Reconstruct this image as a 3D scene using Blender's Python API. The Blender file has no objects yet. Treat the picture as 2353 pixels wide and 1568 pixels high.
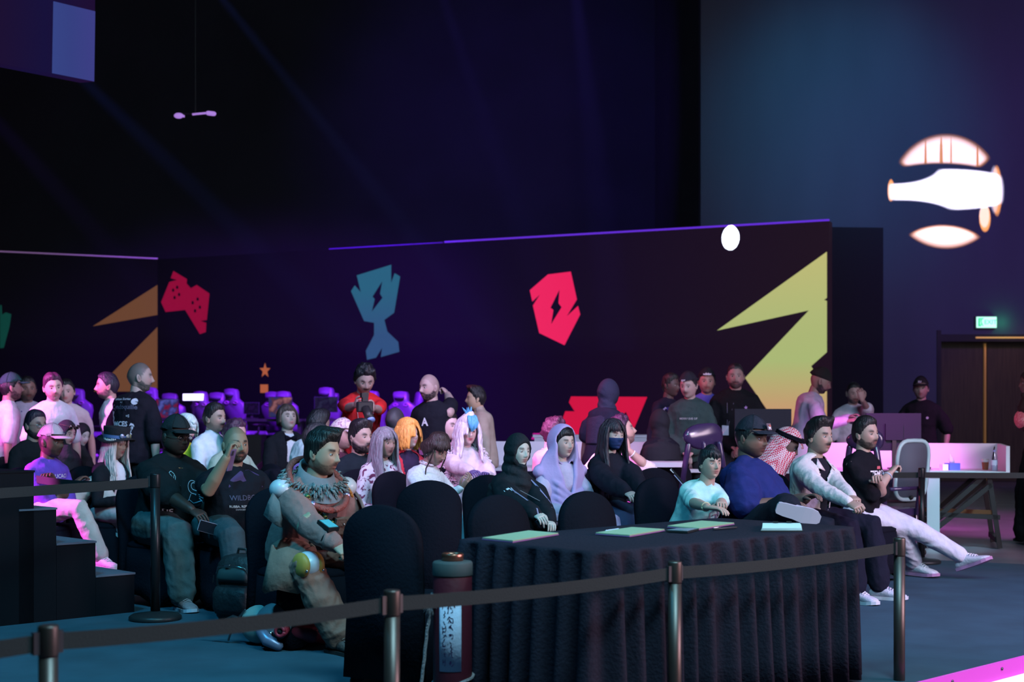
import bpy, math, random
import numpy as np
from mathutils import Vector, Matrix
from mathutils.bvhtree import BVHTree
random.seed(7); RNG=np.random.RandomState(5)
SC=bpy.context.scene; COL=SC.collection
FPX=3300.0; HY=955.0; CX=1176.5; HC=1.3
R=math.radians
# ---------------------------------------------------------------- camera
cam_d=bpy.data.cameras.new('camera'); cam=bpy.data.objects.new('camera',cam_d); COL.objects.link(cam); SC.camera=cam
cam.location=(0,0,HC); cam.rotation_euler=(R(90),0,0)
cam_d.sensor_width=36; cam_d.lens=FPX/2353*36; cam_d.shift_y=171/2353
cam_d.clip_end=200
cam_d.dof.use_dof=True; cam_d.dof.focus_distance=8.9; cam_d.dof.aperture_fstop=2.9
# ---------------------------------------------------------------- world, exposure
SC.view_settings.view_transform='Standard'; SC.view_settings.look='None'
SC.view_settings.exposure=0.0; SC.view_settings.gamma=1.0; SC.view_settings.use_curve_mapping=False
W=bpy.data.worlds.new('hall_dark'); SC.world=W; W.use_nodes=True
W.node_tree.nodes['Background'].inputs[0].default_value=(.20,.22,.55,1)
W.node_tree.nodes['Background'].inputs[1].default_value=.011
SC.cycles.max_bounces=5; SC.cycles.diffuse_bounces=2; SC.cycles.glossy_bounces=2
SC.cycles.transparent_max_bounces=8; SC.cycles.volume_bounces=0
SC.cycles.use_denoising=True; SC.cycles.caustics_reflective=False; SC.cycles.caustics_refractive=False
SC.cycles.sample_clamp_indirect=4

def spot(name,loc,at,col,power,angle=40,blend=.4,size=.15):
    l=bpy.data.lights.new(name,'SPOT'); l.color=col; l.energy=power; l.spot_size=R(angle); l.spot_blend=blend; l.shadow_soft_size=size
    o=bpy.data.objects.new(name,l); COL.objects.link(o); o.location=loc
    o.rotation_euler=(Vector(at)-Vector(loc)).to_track_quat('-Z','Y').to_euler(); return o
def area(name,loc,at,col,power,sx,sy):
    l=bpy.data.lights.new(name,'AREA'); l.shape='RECTANGLE'; l.size=sx; l.size_y=sy; l.color=col; l.energy=power
    o=bpy.data.objects.new(name,l); COL.objects.link(o); o.location=loc
    o.rotation_euler=(Vector(at)-Vector(loc)).to_track_quat('-Z','Y').to_euler(); return o
# stage wash from overhead in front of the audience (cyan), LED stage screen glow (blue violet), magenta beams from the left and right
area('cyan_stage_wash',(1.6,2.6,6.6),(-.5,9.5,.6),(.34,.84,1.0),560,2.6,1.2)
area('screen_glow',(8.0,5.5,3.0),(0,10.5,1),(1.0,.76,.92),520,5,2.5)
spot('cyan_back_wash',(-3.2,5.0,7.0),(-2.2,9.0,0),(.05,.60,1.0),1500,75,.9,.4)
spot('magenta_left_beam',(-8.6,9.6,3.2),(-3.35,11.35,.62),(1,.10,.82),9000,9,.5)
spot('magenta_left_far_beam',(-9.0,9.8,4.4),(-4.35,13.3,1.45),(1,.18,.82),8500,12,.5)
spot('magenta_centre_beam',(-4.0,10.2,5.4),(.62,12.3,1.05),(1,.22,.72),9000,8,.45)
spot('magenta_counter_beam',(2.2,10.5,4.6),(3.9,15.0,.85),(1,.16,.86),3400,17,.6)
spot('magenta_floor_beam',(7.5,13,5),(6.0,17.0,0),(1,.15,.85),1600,40,.7)
spot('violet_gaming_wash',(-3.0,23.2,6.5),(-4.4,29.5,1.5),(.30,.03,1.0),12000,80,.7,.3)
spot('red_back_beam',(-2.6,15.4,4.6),(1.5,14.6,1.5),(1,.12,.3),900,40,.6)
spot('pink_crowd_beam',(-3.5,6.5,5.0),(-.4,12.0,1.1),(1,.38,.80),1500,26,.7)
spot('soft_right_key',(6.0,5.5,4.4),(2.2,11.2,.9),(.86,.70,1.0),850,60,.8,.5)
spot('violet_right_floor',(6.0,7.5,5.0),(3.6,9.3,0),(.24,.12,1.0),520,60,.8,.4)
spot('cyan_leg_beam',(5.6,10.2,4.5),(4.25,13.9,.5),(.35,.85,1.0),1700,13,.5)
spot('warm_rim',(5.5,4.0,1.2),(1.0,5.6,.5),(1,.42,.12),60,40,.6,.1)
spot('violet_standing_wash',(1.0,9.0,5.8),(-1.5,14.5,1.4),(.66,.55,1.0),1400,70,.8,.4)
spot('teal_wall_wash',(7.2,19.0,10.5),(6.4,28,6.9),(.02,.40,.58),2700,40,1.0,.5)
spot('violet_wall_wash',(9.5,19.0,5.5),(10.6,28,5.0),(.34,.10,.85),1150,95,1.0,.5)
spot('violet_deep_wash',(-3,24.5,9),(.5,37,8),(.16,.05,.9),3200,62,1.0,.5)
spot('added_table_spot',(.2,4.2,5.2),(.75,6.8,.75),(.12,.85,1.0),330,26,.8,.3)  # cyan spot added to tint the table top, no such fixture known
# beams of moving heads through the haze above the hall
def beam(a,b,col,p,ang): spot('haze_beam',a,b,col,p,ang,.6,.05)
def PP(x,y,s): return ((x-CX)/s,FPX/s,HC-(y-HY)/s)
beam(PP(-60,-60,165),PP(930,900,165),(.08,.16,1),16000,4.2)
beam(PP(360,-190,160),PP(1180,830,160),(.10,.20,1),20000,3.2)
beam(PP(930,-260,165),PP(1260,700,165),(.14,.08,1),8000,5)
beam(PP(1290,-300,165),PP(1425,860,165),(.16,.10,1),13000,6)
beam(PP(-300,-50,170),PP(420,760,170),(.25,.05,1),8000,4.5)
# ---------------------------------------------------------------- materials
_M={}
def mat(name,col,rough=.7,metal=0,spec=.3,emit=None,es=1,bump=0,bscale=30,attr=False,var=0,trans=0,stretch=(1,1,1),sheen=0):
    k=(name,tuple(col),rough,metal,emit,es,bump,bscale,attr,var,trans,stretch,spec)
    if k in _M: return _M[k]
    m=bpy.data.materials.new(name); m.use_nodes=True; nt=m.node_tree; b=nt.nodes['Principled BSDF']
    b.inputs['Base Color'].default_value=(*col,1); b.inputs['Roughness'].default_value=rough; b.inputs['Metallic'].default_value=metal
    b.inputs['Specular IOR Level'].default_value=spec
    if trans: b.inputs['Transmission Weight'].default_value=trans
    if sheen: b.inputs['Sheen Weight'].default_value=sheen
    if emit: b.inputs['Emission Color'].default_value=(*emit,1); b.inputs['Emission Strength'].default_value=es
    if attr:
        a=nt.nodes.new('ShaderNodeAttribute'); a.attribute_name='Col'; nt.links.new(a.outputs['Color'],b.inputs['Base Color'])
    if bump or var:
        tc=nt.nodes.new('ShaderNodeTexCoord'); mp=nt.nodes.new('ShaderNodeMapping'); mp.inputs['Scale'].default_value=stretch
        nt.links.new(tc.outputs['Object'],mp.inputs[0])
        n=nt.nodes.new('ShaderNodeTexNoise'); n.inputs['Scale'].default_value=bscale; n.inputs['Detail'].default_value=3
        nt.links.new(mp.outputs[0],n.inputs['Vector'])
        if bump:
            bp=nt.nodes.new('ShaderNodeBump'); bp.inputs['Strength'].default_value=min(1,bump); bp.inputs['Distance'].default_value=.02
            nt.links.new(n.outputs['Fac'],bp.inputs['Height']); nt.links.new(bp.outputs[0],b.inputs['Normal'])
        if var and not attr:
            r=nt.nodes.new('ShaderNodeValToRGB'); r.color_ramp.elements[0].position=.3; r.color_ramp.elements[1].position=.7
            r.color_ramp.elements[0].color=(*[c*(1-var) for c in col],1); r.color_ramp.elements[1].color=(*[min(1,c*(1+var)) for c in col],1)
            nt.links.new(n.outputs['Fac'],r.inputs[0]); nt.links.new(r.outputs[0],b.inputs['Base Color'])
    _M[k]=m; return m
def cloth(col,bump=.5,sc=14): return mat('cloth',tuple(col),.92,bump=bump,bscale=sc,var=.10,spec=.1)
def hairm(col): return mat('hair',tuple(col),.45,spec=.4,bump=.6,bscale=90,var=.25,stretch=(1,1,.15))
SKIN=mat('skin',(.5,.3,.2),.5,spec=.35,attr=True)
BLACK=mat('black_fabric',(.0075,.0075,.013),.95,bump=.25,bscale=60,spec=.05)
PLASTIC=mat('black_plastic',(.02,.02,.022),.4)
STEEL=mat('dark_steel',(.16,.15,.17),.32,metal=.9)
CHROME=mat('chrome',(.6,.6,.62),.2,metal=1)
WHITE=mat('white_paint',(.75,.75,.78),.5)
# ---------------------------------------------------------------- geometry
class G:
    def __init__(s): s.v=[]; s.f=[]; s.n=0; s.mi=[]; s.c=[]
    def add(s,v,f,mi=0,col=None):
        v=np.asarray(v,float); s.v.append(v); s.f+=[tuple(i+s.n for i in q) for q in f]; s.mi+=[mi]*len(f); s.n+=len(v)
        s.c.append(np.ones((len(v),3))*.5 if col is None else (np.tile(col,(len(v),1)) if np.ndim(col)==1 else col)); return s
    def V(s): return np.concatenate(s.v)
    def mesh(s,name,mats=(),smooth=True,attr=False):
        me=bpy.data.meshes.new(name); me.from_pydata(s.V().tolist(),[],s.f)
        for m in mats: me.materials.append(m)
        if len(mats)>1: me.polygons.foreach_set('material_index',s.mi)
        if smooth: me.polygons.foreach_set('use_smooth',[True]*len(s.f))
        if attr: setcol(me,np.concatenate(s.c))
        me.update(); return me
    def obj(s,name,m,parent=None,smooth=True,attr=False,loc=None,rz=None):
        mats=m if isinstance(m,(list,tuple)) else [m]
        o=bpy.data.objects.new(name,s.mesh(name,mats,smooth,attr)); COL.objects.link(o)
        if parent: o.parent=parent
        if loc is not None: o.location=loc
        if rz is not None: o.rotation_euler=(0,0,rz)
        return o
    def box(s,x0,y0,z0,x1,y1,z1,mi=0,M=None):
        v=np.array([(x,y,z) for z in (z0,z1) for y in (y0,y1) for x in (x0,x1)],float)
        if M is not None: v=v@np.array(M.to_3x3()).T+np.array(M.translation)
        return s.add(v,[(0,2,3,1),(4,5,7,6),(0,1,5,4),(2,6,7,3),(0,4,6,2),(1,3,7,5)],mi)
    def bar(s,a,b,w,h=None,mi=0,up=(0,0,1)):
        h=h or w; a=np.array(a,float); b=np.array(b,float); d=b-a; d/=np.linalg.norm(d)
        u=np.array(up,float)
        if abs(d@u)>.95: u=np.array((1,0,0.))
        x=np.cross(d,u); x/=np.linalg.norm(x); y=np.cross(x,d)
        v=[p+x*sx*w/2+y*sy*h/2 for p in (a,b) for sx,sy in ((-1,-1),(1,-1),(1,1),(-1,1))]
        return s.add(v,[(3,2,1,0),(4,5,6,7),(0,1,5,4),(1,2,6,5),(2,3,7,6),(3,0,4,7)],mi)
    def loft(s,rings,mi=0,col=None,cap=True,wrap=True):
        n=len(rings[0]); f=[]
        for i in range(len(rings)-1):
            for j in range(n if wrap else n-1):
                k=(j+1)%n; f.append((i*n+j,i*n+k,(i+1)*n+k,(i+1)*n+j))
        if cap: f.append(tuple(range(n))[::-1]); f.append(tuple((len(rings)-1)*n+j for j in range(n)))
        return s.add(np.concatenate(rings),f,mi,col)
    def tube(s,pts,rad,n=10,mi=0,col=None,round_ends=True,flat=1,side=None):
        P=[np.array(p,float) for p in pts]; rad=[rad]*len(P) if np.isscalar(rad) else list(rad)
        if round_ends:
            d0=P[0]-P[1]; d0/=np.linalg.norm(d0)+1e-9; d1=P[-1]-P[-2]; d1/=np.linalg.norm(d1)+1e-9
            a,b=rad[0],rad[-1]
            P=[P[0]+d0*a*.92,P[0]+d0*a*.65]+P+[P[-1]+d1*b*.65,P[-1]+d1*b*.92]; rad=[a*.35,a*.76]+rad+[b*.76,b*.35]
        ref=None; rings=[]; t=np.linspace(0,2*np.pi,n,endpoint=False)
        for i,p in enumerate(P):
            d=P[min(i+1,len(P)-1)]-P[max(i-1,0)]; d/=np.linalg.norm(d)+1e-9
            if ref is None: ref=np.array(side,float) if side is not None else (np.array((0,1.,0)) if abs(d[1])<.9 else np.array((1.,0,0)))
            x=ref-d*(ref@d); x/=np.linalg.norm(x)+1e-9; ref=x; y=np.cross(d,x)
            rings.append(p+rad[i]*(np.outer(np.cos(t),x)+flat*np.outer(np.sin(t),y)))
        return s.loft(rings,mi,col)
    def ell(s,c,r,nu=14,nv=9,mi=0,col=None,M=None):
        rings=[]; t=np.linspace(0,2*np.pi,nu,endpoint=False)
        for i in range(nv+1):
            a=np.pi*(i+.02)/(nv+.04); rings.append(np.c_[r[0]*np.sin(a)*np.cos(t),r[1]*np.sin(a)*np.sin(t),np.full(nu,-r[2]*np.cos(a))])
        if M is not None: rings=[q@np.array(M.to_3x3()).T for q in rings]
        rings=[q+np.array(c) for q in rings]
        return s.loft(rings,mi,col)
    def lathe(s,prof,n=20,mi=0,c=(0,0,0),cap=True):
        t=np.linspace(0,2*np.pi,n,endpoint=False)
        return s.loft([np.c_[r*np.cos(t)+c[0],r*np.sin(t)+c[1],np.full(n,z+c[2])] for r,z in prof],mi,cap=cap)
    def prism(s,poly,T,depth,mi=0):
        """poly: 2-D outline; T(u,v,w)->3-D point; depth along w"""
        n=len(poly); v=[T(u,w_,0) for u,w_ in poly]+[T(u,w_,depth) for u,w_ in poly]
        return s.add(v,[tuple(range(n))[::-1],tuple(range(n,2*n))]+[(i,(i+1)%n,n+(i+1)%n,n+i) for i in range(n)],mi)
def setcol(me,c):
    a=me.color_attributes.new('Col','FLOAT_COLOR','POINT'); a.data.foreach_set('color',np.c_[c,np.ones(len(c))].astype(np.float32).ravel())
def tag(o,label,cat,group=None,kind=None):
    if label: o['label']=label
    if cat: o['category']=cat
    if group: o['group']=group
    if kind: o['kind']=kind
    return o
def empty(name,loc=(0,0,0),rz=0,label=None,cat=None,group=None):
    o=bpy.data.objects.new(name,None); COL.objects.link(o); o.location=loc; o.rotation_euler=(0,0,rz); o.empty_display_size=.1
    return tag(o,label,cat,group)
def struct(o): o['kind']='structure'; return o
def copy_tree(o,parent=None):
    c=o.copy(); COL.objects.link(c); c.parent=parent
    for ch in list(o.children): copy_tree(ch,c)
    return c
def P3(x,y,s): return np.array(((x-CX)/s,FPX/s,HC-(y-HY)/s))
def onz(x,y,z): return P3(x,y,(y-HY)/(HC-z))
def S_at(Y): return FPX/Y
class Plane2:
    """vertical plane through ground points a,b"""
    def __init__(s,a,b):
        s.a=np.array(a,float); d=np.array(b,float)-s.a; s.L=np.linalg.norm(d); s.d=d/s.L; s.n=np.array((s.d[1],-s.d[0]))
        if s.n@(-s.a)<0: s.n=-s.n
    def hit(s,x,y,off=0):
        r=np.array(((x-CX)/FPX,1.0)); t=((s.a+s.n*off)@s.n)/(r@s.n); return np.array((r[0]*t,t,HC-(y-HY)/FPX*t))
def remesh(g,voxel,smooth=4,name='m'):
    o=g.obj(name,SKIN) if isinstance(g,G) else g
    md=o.modifiers.new('r','REMESH'); md.mode='VOXEL'; md.voxel_size=voxel; md.use_smooth_shade=True
    if smooth: sm=o.modifiers.new('s','SMOOTH'); sm.factor=.5; sm.iterations=smooth
    dg=bpy.context.evaluated_depsgraph_get(); e=o.evaluated_get(dg); me=e.to_mesh()
    v=np.empty(len(me.vertices)*3,np.float32); me.vertices.foreach_get('co',v); v=v.reshape(-1,3).astype(float)
    n=np.empty(len(me.polygons)*4,np.int32); lt=np.empty(len(me.polygons),np.int32); me.polygons.foreach_get('loop_total',lt)
    nr=np.empty(len(v)*3,np.float32); me.vertices.foreach_get('normal',nr); nr=nr.reshape(-1,3).astype(float)
    if len(lt) and (lt==4).all():
        l=np.empty(len(lt)*4,np.int32); me.loops.foreach_get('vertex_index',l); f=l.reshape(-1,4)
    else: f=[tuple(p.vertices) for p in me.polygons]
    e.to_mesh_clear(); m=o.data; bpy.data.objects.remove(o); bpy.data.meshes.remove(m)
    return v,f,nr
def arr_mesh(name,v,f,mats,mi=None,col=None):
    me=bpy.data.meshes.new(name); me.from_pydata(v.tolist(),[],f.tolist() if hasattr(f,'tolist') else f)
    for m in mats: me.materials.append(m)
    me.polygons.foreach_set('use_smooth',[True]*len(me.polygons))
    if mi is not None: me.polygons.foreach_set('material_index',np.asarray(mi,np.int32))
    if col is not None: setcol(me,col)
    me.update(); return me
def wrinkle(v,nr,amp,seed=0,f=1.0,vert=False):
    r=np.random.RandomState(seed); h=np.zeros(len(v))
    w=v+.03*np.sin(v[:,[1,2,0]]*17*f+r.rand(3)*6)+.02*np.sin(v[:,[2,0,1]]*31*f+r.rand(3)*6)
    for k in range(5):
        d=r.randn(3); d/=np.linalg.norm(d)
        if vert: d[2]*=.15
        fr=(22,34,48,60,80)[k]*f; h+=(1,.8,.6,.4,.3)[k]*(1-np.abs(np.sin(w@d*fr+r.rand()*6)))*(.5+.5*np.sin(w@r.randn(3)*7+r.rand()*6))
    return v+nr*((h-1)*amp)[:,None]
FLAT=Matrix.Identity(4)
def text_mesh(txt,size=.1,bold=0.0):
    c=bpy.data.curves.new('t','FONT'); c.body=txt; c.size=size; c.align_x='CENTER'; c.align_y='CENTER'; c.offset=bold; c.resolution_u=2
    o=bpy.data.objects.new('t',c); COL.objects.link(o); dg=bpy.context.evaluated_depsgraph_get(); me=o.evaluated_get(dg).to_mesh()
    v=np.array([x.co[:] for x in me.vertices]); f=[tuple(p.vertices) for p in me.polygons]
    o.evaluated_get(dg).to_mesh_clear(); bpy.data.objects.remove(o); return v,f
# ================================================================= SETTING
U=np.array((.716,.698)); N=np.array((-.698,.716))            # along the table / rope line, and away from it
E0=np.array((1.99,7.02))                                      # a point on the platform's front edge
def uv(a,b,z=0,o=E0): p=o+U*a+N*b; return (p[0],p[1],z)
FLOORM=mat('grey_carpet',(.034,.074,.105),.8,spec=.3,bump=.12,bscale=3.2,var=.16)
CONC=mat('hall_concrete',(.14,.13,.16),.45,spec=.5,var=.2,bscale=2)
g=G(); v=[(-30,-3,-.25),(30,-3,-.25),(30,38,-.25),(-30,38,-.25)]; g.add([(*p[:2],-.3) for p in v]+v,[(3,2,1,0),(4,5,6,7),(0,1,5,4),(1,2,6,5),(2,3,7,6),(3,0,4,7)]); struct(g.obj('floor',mat('lower_floor',(.03,.03,.035),.5),smooth=False))
# raised hall deck behind the platform edge, then the carpet on it up to its far border
g=G(); poly=[uv(-9,.02)[:2],uv(14,.02)[:2],(22,37.5),(-22,37.5),(-22,2.0)]
g.prism(poly,lambda u,v,w:(u,v,w-.249),.239); struct(g.obj('floor_hall_deck',CONC,smooth=False))
def onz2(x,y): return tuple(onz(x,y,0)[:2])
cb=[uv(-7,.0)[:2],uv(4.2,.0)[:2],(7.2,12.2),onz2(2353,1297),onz2(1990,1280),(-2,14.6),(-9,14.6),(-9,4)]
g=G(); g.prism(cb,lambda u,v,w:(u,v,w-.012),.012); struct(g.obj('floor_carpet',FLOORM,smooth=False))
# edge trim with the LED strip
MAG=mat('trim_painted_glow',(.5,.1,.45),.35,emit=(.75,.01,.62),es=.5)  # magenta light of the strip put into the trim's colour and glow
LED=mat('led_strip',(1,.8,1),emit=(1,.45,.95),es=3)
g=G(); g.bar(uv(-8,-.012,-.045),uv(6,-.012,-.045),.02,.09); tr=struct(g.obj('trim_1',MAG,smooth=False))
for k in range(26):
    g=G(); a=-7+.52*k; g.tube([uv(a,-.022,-.035),uv(a,-.028,-.035)],.009,8,round_ends=False); g.obj('screw',STEEL,tr)
g=G(); g.bar(uv(-8,-.02,-.115),uv(6,-.02,-.115),.03,.035); st=struct(g.obj('trim_2',LED,smooth=False)); st['label']='glowing magenta LED strip along the platform edge'
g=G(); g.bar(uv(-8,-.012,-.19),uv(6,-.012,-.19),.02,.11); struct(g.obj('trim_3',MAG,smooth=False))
# walls
HW=13.5
WALLM=mat('dark_hall_wall',(.09,.09,.14),.9,var=.12,bscale=.7,stretch=(1,1,.25))
WALLB=mat('black_hall_wall',(.02,.018,.03),.9,var=.2,bscale=.6)
def wallbox(name,a,b,z0,z1,t,m):
    a=np.array(a,float); b=np.array(b,float); d=b-a; n=np.array((-d[1],d[0])); n/=np.linalg.norm(n)
    if n@a<0: n=-n
    g=G(); q=[a,b,b+n*t,a+n*t]; g.add([(*p,z0) for p in q]+[(*p,z1) for p in q],[(3,2,1,0),(4,5,6,7),(0,1,5,4),(1,2,6,5),(2,3,7,6),(3,0,4,7)])
    return struct(g.obj(name,m,smooth=False))
wallbox('wall_back',(-22,37),(3.75,37),-.01,HW,.3,WALLB)
wallbox('wall_left',(-22,2),(-22,37),-.01,HW,.3,WALLB)
XR=3.68
wr=wallbox('wall_right',(XR,28),(8.28,28),-.01,HW,.3,WALLM)
wallbox('wall_return',(XR,28.31),(XR,37),-.01,HW,.2,WALLB)
DT=2.86
wallbox('wall_over_door',(8.28,28),(20,28),DT+.02,HW,.3,WALLM)
wallbox('wall_far_right',(12.4,28),(20,28),-.01,DT,.3,WALLM)
wallbox('wall_side',(20,8),(20,28),-.01,HW,.3,WALLB)
g=G(); g.box(-22,2,HW,20.3,37.3,HW+.2); struct(g.obj('ceiling',WALLB,smooth=False))
# vertical panel joints of the right wall
# doorway: black frame, recessed room with brownish doors and a lit brass strip
BR=mat('brown_door',(.05,.035,.02),.5,var=.3,bscale=6,stretch=(6,1,.3))
dr=struct(empty('door_1',(8.28,28,0))); dr['label']='tall dark double door set back in the hall wall'
FR=mat('black_frame',(.01,.01,.012),.5)
g=G(); g.box(0,-.03,0,.08,.5,DT+.1); g.obj('door_frame',FR,dr,False)
g=G(); g.box(.08,-.03,DT-.12,4.12,.5,DT+.02); g.obj('door_frame',FR,dr,False)
g=G(); g.box(.08,.35,0,1.02,.42,DT-.12); g.obj('door_leaf',BR,dr,False)
g=G(); g.box(1.10,.35,0,2.4,.42,DT-.12); g.obj('door_leaf',BR,dr,False)
g=G(); g.box(1.02,.28,0,1.06,.34,DT-.14); o=g.obj('brass_strip',mat('brass',(.5,.3,.1),.35,metal=.8,emit=(.5,.25,.06),es=.12),dr,False); o['label']='thin lit brass strip'
g=G(); g.box(.75,-.05,DT-.06,3.9,-.03,DT-.03); o=g.obj('light_rail',mat('warm_rail',(.6,.35,.1),.4,emit=(1,.5,.15),es=.45),dr,False)
g=G(); g.box(2.4,.35,0,4.12,.5,DT-.12); g.obj('door_leaf',BR,dr,False)
spot('door_lamp',(10.2,26.2,3.2),(9.9,28.3,1.2),(1,.62,.25),26,95,.9)
# exit sign
ex=onz  # noqa
P=Plane2((8,27.9),(12,27.9)); a=P.hit(2242,755); b=P.hit(2291,727)
es=empty('exit_sign',(a[0],27.9,a[2]),0,'glowing green and white exit sign box above the dark doors','sign')
w=b[0]-a[0]; h=b[2]-a[2]
g=G(); g.box(0,.0,0,w,.09,h); g.obj('housing',mat('sign_housing',(.3,.32,.3),.5),es,False)
g=G(); g.box(.015,-.012,.015,w-.015,0,h-.015); g.obj('sign_face',mat('sign_face',(.4,.9,.6),emit=(.45,1.0,.70),es=1.5),es,False)
GR=mat('sign_green',(.02,.5,.2),emit=(.10,.80,.38),es=.9)
v,f=text_mesh('EXIT',.12,.002); g=G(); g.add(np.c_[v[:,0]+w*.68,np.full(len(v),-.016),v[:,1]+h*.5],f); g.obj('lettering',GR,es,False)
g=G(); g.box(w*.10,-.018,h*.15,w*.20,-.013,h*.85); g.box(w*.10,-.018,h*.75,w*.36,-.013,h*.85); g.obj('door_pictogram',GR,es,False)
g=G(); g.tube([(w*.24,-.016,h*.62),(w*.27,-.016,h*.42),(w*.22,-.016,h*.2)],.012,6); g.tube([(w*.27,-.016,h*.42),(w*.33,-.016,h*.22)],.01,6); g.ell((w*.255,-.016,h*.7),(.018,.006,.018),8,5); g.obj('figure_pictogram',GR,es)
l=bpy.data.lights.new('exit_glow','POINT'); l.color=(.05,1,.35); l.energy=1.6; l.shadow_soft_size=.05; lo=bpy.data.objects.new('exit_glow',l); COL.objects.link(lo); lo.location=(b[0]+.12,27.82,(a[2]+b[2])/2)
# black wing wall between the LED wall and the hall wall
g=G(); q=[(5.95,26.9),(6.98,27.0),(6.98,27.6),(5.95,27.6)]
g.add([(*p,-.009) for p in q]+[(*p,1.3+433/122.6) for p in q],[(3,2,1,0),(4,5,6,7),(0,1,5,4),(1,2,6,5),(2,3,7,6),(3,0,4,7)]); struct(g.obj('wall_wing',mat('wing_black',(.012,.01,.02),.8),smooth=False))
# ---------------------------------------------------------------- LED walls with the printed graphics
def led_mat(name,stops,es=1,axis='X',rng=(0,1),lines=True):
    m=bpy.data.materials.new(name); m.use_nodes=True; nt=m.node_tree; b=nt.nodes['Principled BSDF']; b.inputs['Base Color'].default_value=(.0015,.0015,.002,1); b.inputs['Roughness'].default_value=.8; b.inputs['Specular IOR Level'].default_value=.05
    tc=nt.nodes.new('ShaderNodeTexCoord'); sp=nt.nodes.new('ShaderNodeSeparateXYZ'); nt.links.new(tc.outputs['Object'],sp.inputs[0])
    mr=nt.nodes.new('ShaderNodeMapRange'); mr.inputs[1].default_value=rng[0]; mr.inputs[2].default_value=rng[1]; nt.links.new(sp.outputs[axis],mr.inputs[0])
    cr=nt.nodes.new('ShaderNodeValToRGB'); el=cr.color_ramp.elements
    while len(el)<len(stops): el.new(.5)
    for e,(p,c) in zip(el,stops): e.position=p; e.color=(*c,1)
    nt.links.new(mr.outputs[0],cr.inputs[0]); nt.links.new(cr.outputs[0],b.inputs['Emission Color']); b.inputs['Emission Strength'].default_value=es
    return m
CORN=np.array((-8.11,32.87)); RE=np.array((5.83,26.4)); TOPZ=4.876
mw=Plane2(CORN,RE); WALLD=np.array((*mw.d,0))
m_back=led_mat('led_wall_background',[(0,(.0010,.0006,.0022)),(.25,(.0022,.001,.009)),(.5,(.0035,.0012,.019)),(.72,(.008,.003,.016)),(1,(.014,.006,.014))],1,'X',(0,15.4))
def ledwall(name,a,b,m,top=TOPZ):
    a=np.array(a,float); b=np.array(b,float); d=b-a; L=np.linalg.norm(d); g=G(); g.box(0,0,-.005,L,.25,top)
    o=g.obj(name,m,smooth=False,loc=(a[0],a[1],0),rz=math.atan2(d[1],d[0])); return struct(o),L
lw,LL=ledwall('wall_led_screen',CORN,RE,m_back); lw['label']='long dark LED wall with coloured tournament icons'
LC=np.array((-16.0,29.2)); lp=Plane2(LC,CORN)
lw2,LL2=ledwall('wall_led_left',LC,CORN,led_mat('led_left_background',[(0,(.0006,.0006,.0015)),(1,(.0012,.0009,.0022))],1,'X',(0,9))); lw2['label']='dark LED wall with orange zigzag on the left'
BL=mat('blue_edge',(.05,.02,.2),.4,emit=(.14,.03,.75),es=.9)
g=G(); g.box(7.4,-.01,TOPZ,LL,.02,TOPZ+.035); struct(g.obj('trim_4',BL,smooth=False,loc=(*CORN,0),rz=math.atan2(mw.d[1],mw.d[0])))
g=G(); g.box(4.6,-.01,TOPZ,7.36,.02,TOPZ+.02); struct(g.obj('trim_5',mat('blue_edge_dim',(.05,.02,.2),.4,emit=(.06,.01,.28),es=.6),smooth=False,loc=(*CORN,0),rz=math.atan2(mw.d[1],mw.d[0])))
g=G(); g.box(0,-.01,TOPZ,LL2,.02,TOPZ+.03); struct(g.obj('trim_6',mat('violet_edge',(.2,.1,.25),.4,emit=(.22,.11,.28),es=.6),smooth=False,loc=(*LC,0),rz=math.atan2(lp.d[1],lp.d[0])))
def graphic(name,poly,m,wall=mw,parent=None,off=.012,holes=()):
    """flat print on the LED wall; polygon with optional holes, tessellated"""
    from mathutils.geometry import tessellate_polygon
    loops=[[wall.hit(x,y,off) for x,y in lp_] for lp_ in [poly,*holes]]
    o0=np.array((*(CORN if wall is mw else LC),0))
    def loc(p): q=p-o0; return (q[:2]@wall.d,q[:2]@(-wall.n),q[2])
    L=[[Vector((loc(p)[0],loc(p)[2],0)) for p in lp_] for lp_ in loops]; tri=tessellate_polygon(L)
    pts=[loc(p) for lp_ in loops for p in lp_]
    g=G(); g.add(pts,[tuple(t) for t in tri]); o=g.obj(name,m,parent,False); return o
def Z3(pts,x0,y0,k): return [(x0+a/k,y0+b/k) for a,b in pts]
def em(name,c,es=1): return mat(name,tuple(x*.02 for x in c),.8,emit=c,es=es,spec=.05)
k3=2353/600
bolt1=Z3([(385,262),(366,375),(388,410),(292,535),(318,422),(298,400)],780,580,k3)
graphic('trophy_icon',Z3([(156,208),(467,112),(466,275),(497,188),(547,218),(493,545),(405,610),(432,715),(530,808),(540,897),(372,945),(385,860),(330,950),(248,970),(238,888),(312,745),(312,636),(222,620),(104,350),(138,298),(192,360)],780,580,k3),
   led_mat('trophy_blue',[(0,(.045,.13,.32)),(1,(.03,.19,.32))],.62,'Z',(3.0,4.0)),parent=lw,holes=[bolt1])
bolt2=Z3([(1982,338),(1974,460),(2002,495),(1908,648),(1928,520),(1902,500)],780,580,k3)
graphic('shield_icon',Z3([(1878,200),(2085,174),(2140,425),(2050,575),(2150,483),(2170,560),(2028,838),(1800,728),(1743,480),(1806,382),(1738,445),(1715,342)],780,580,k3),
   led_mat('shield_red',[(0,(.88,.025,.13)),(1,(.82,.01,.10))],1,'X',(8,12)),parent=lw,holes=[bolt2])
k2=2353/520
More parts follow.
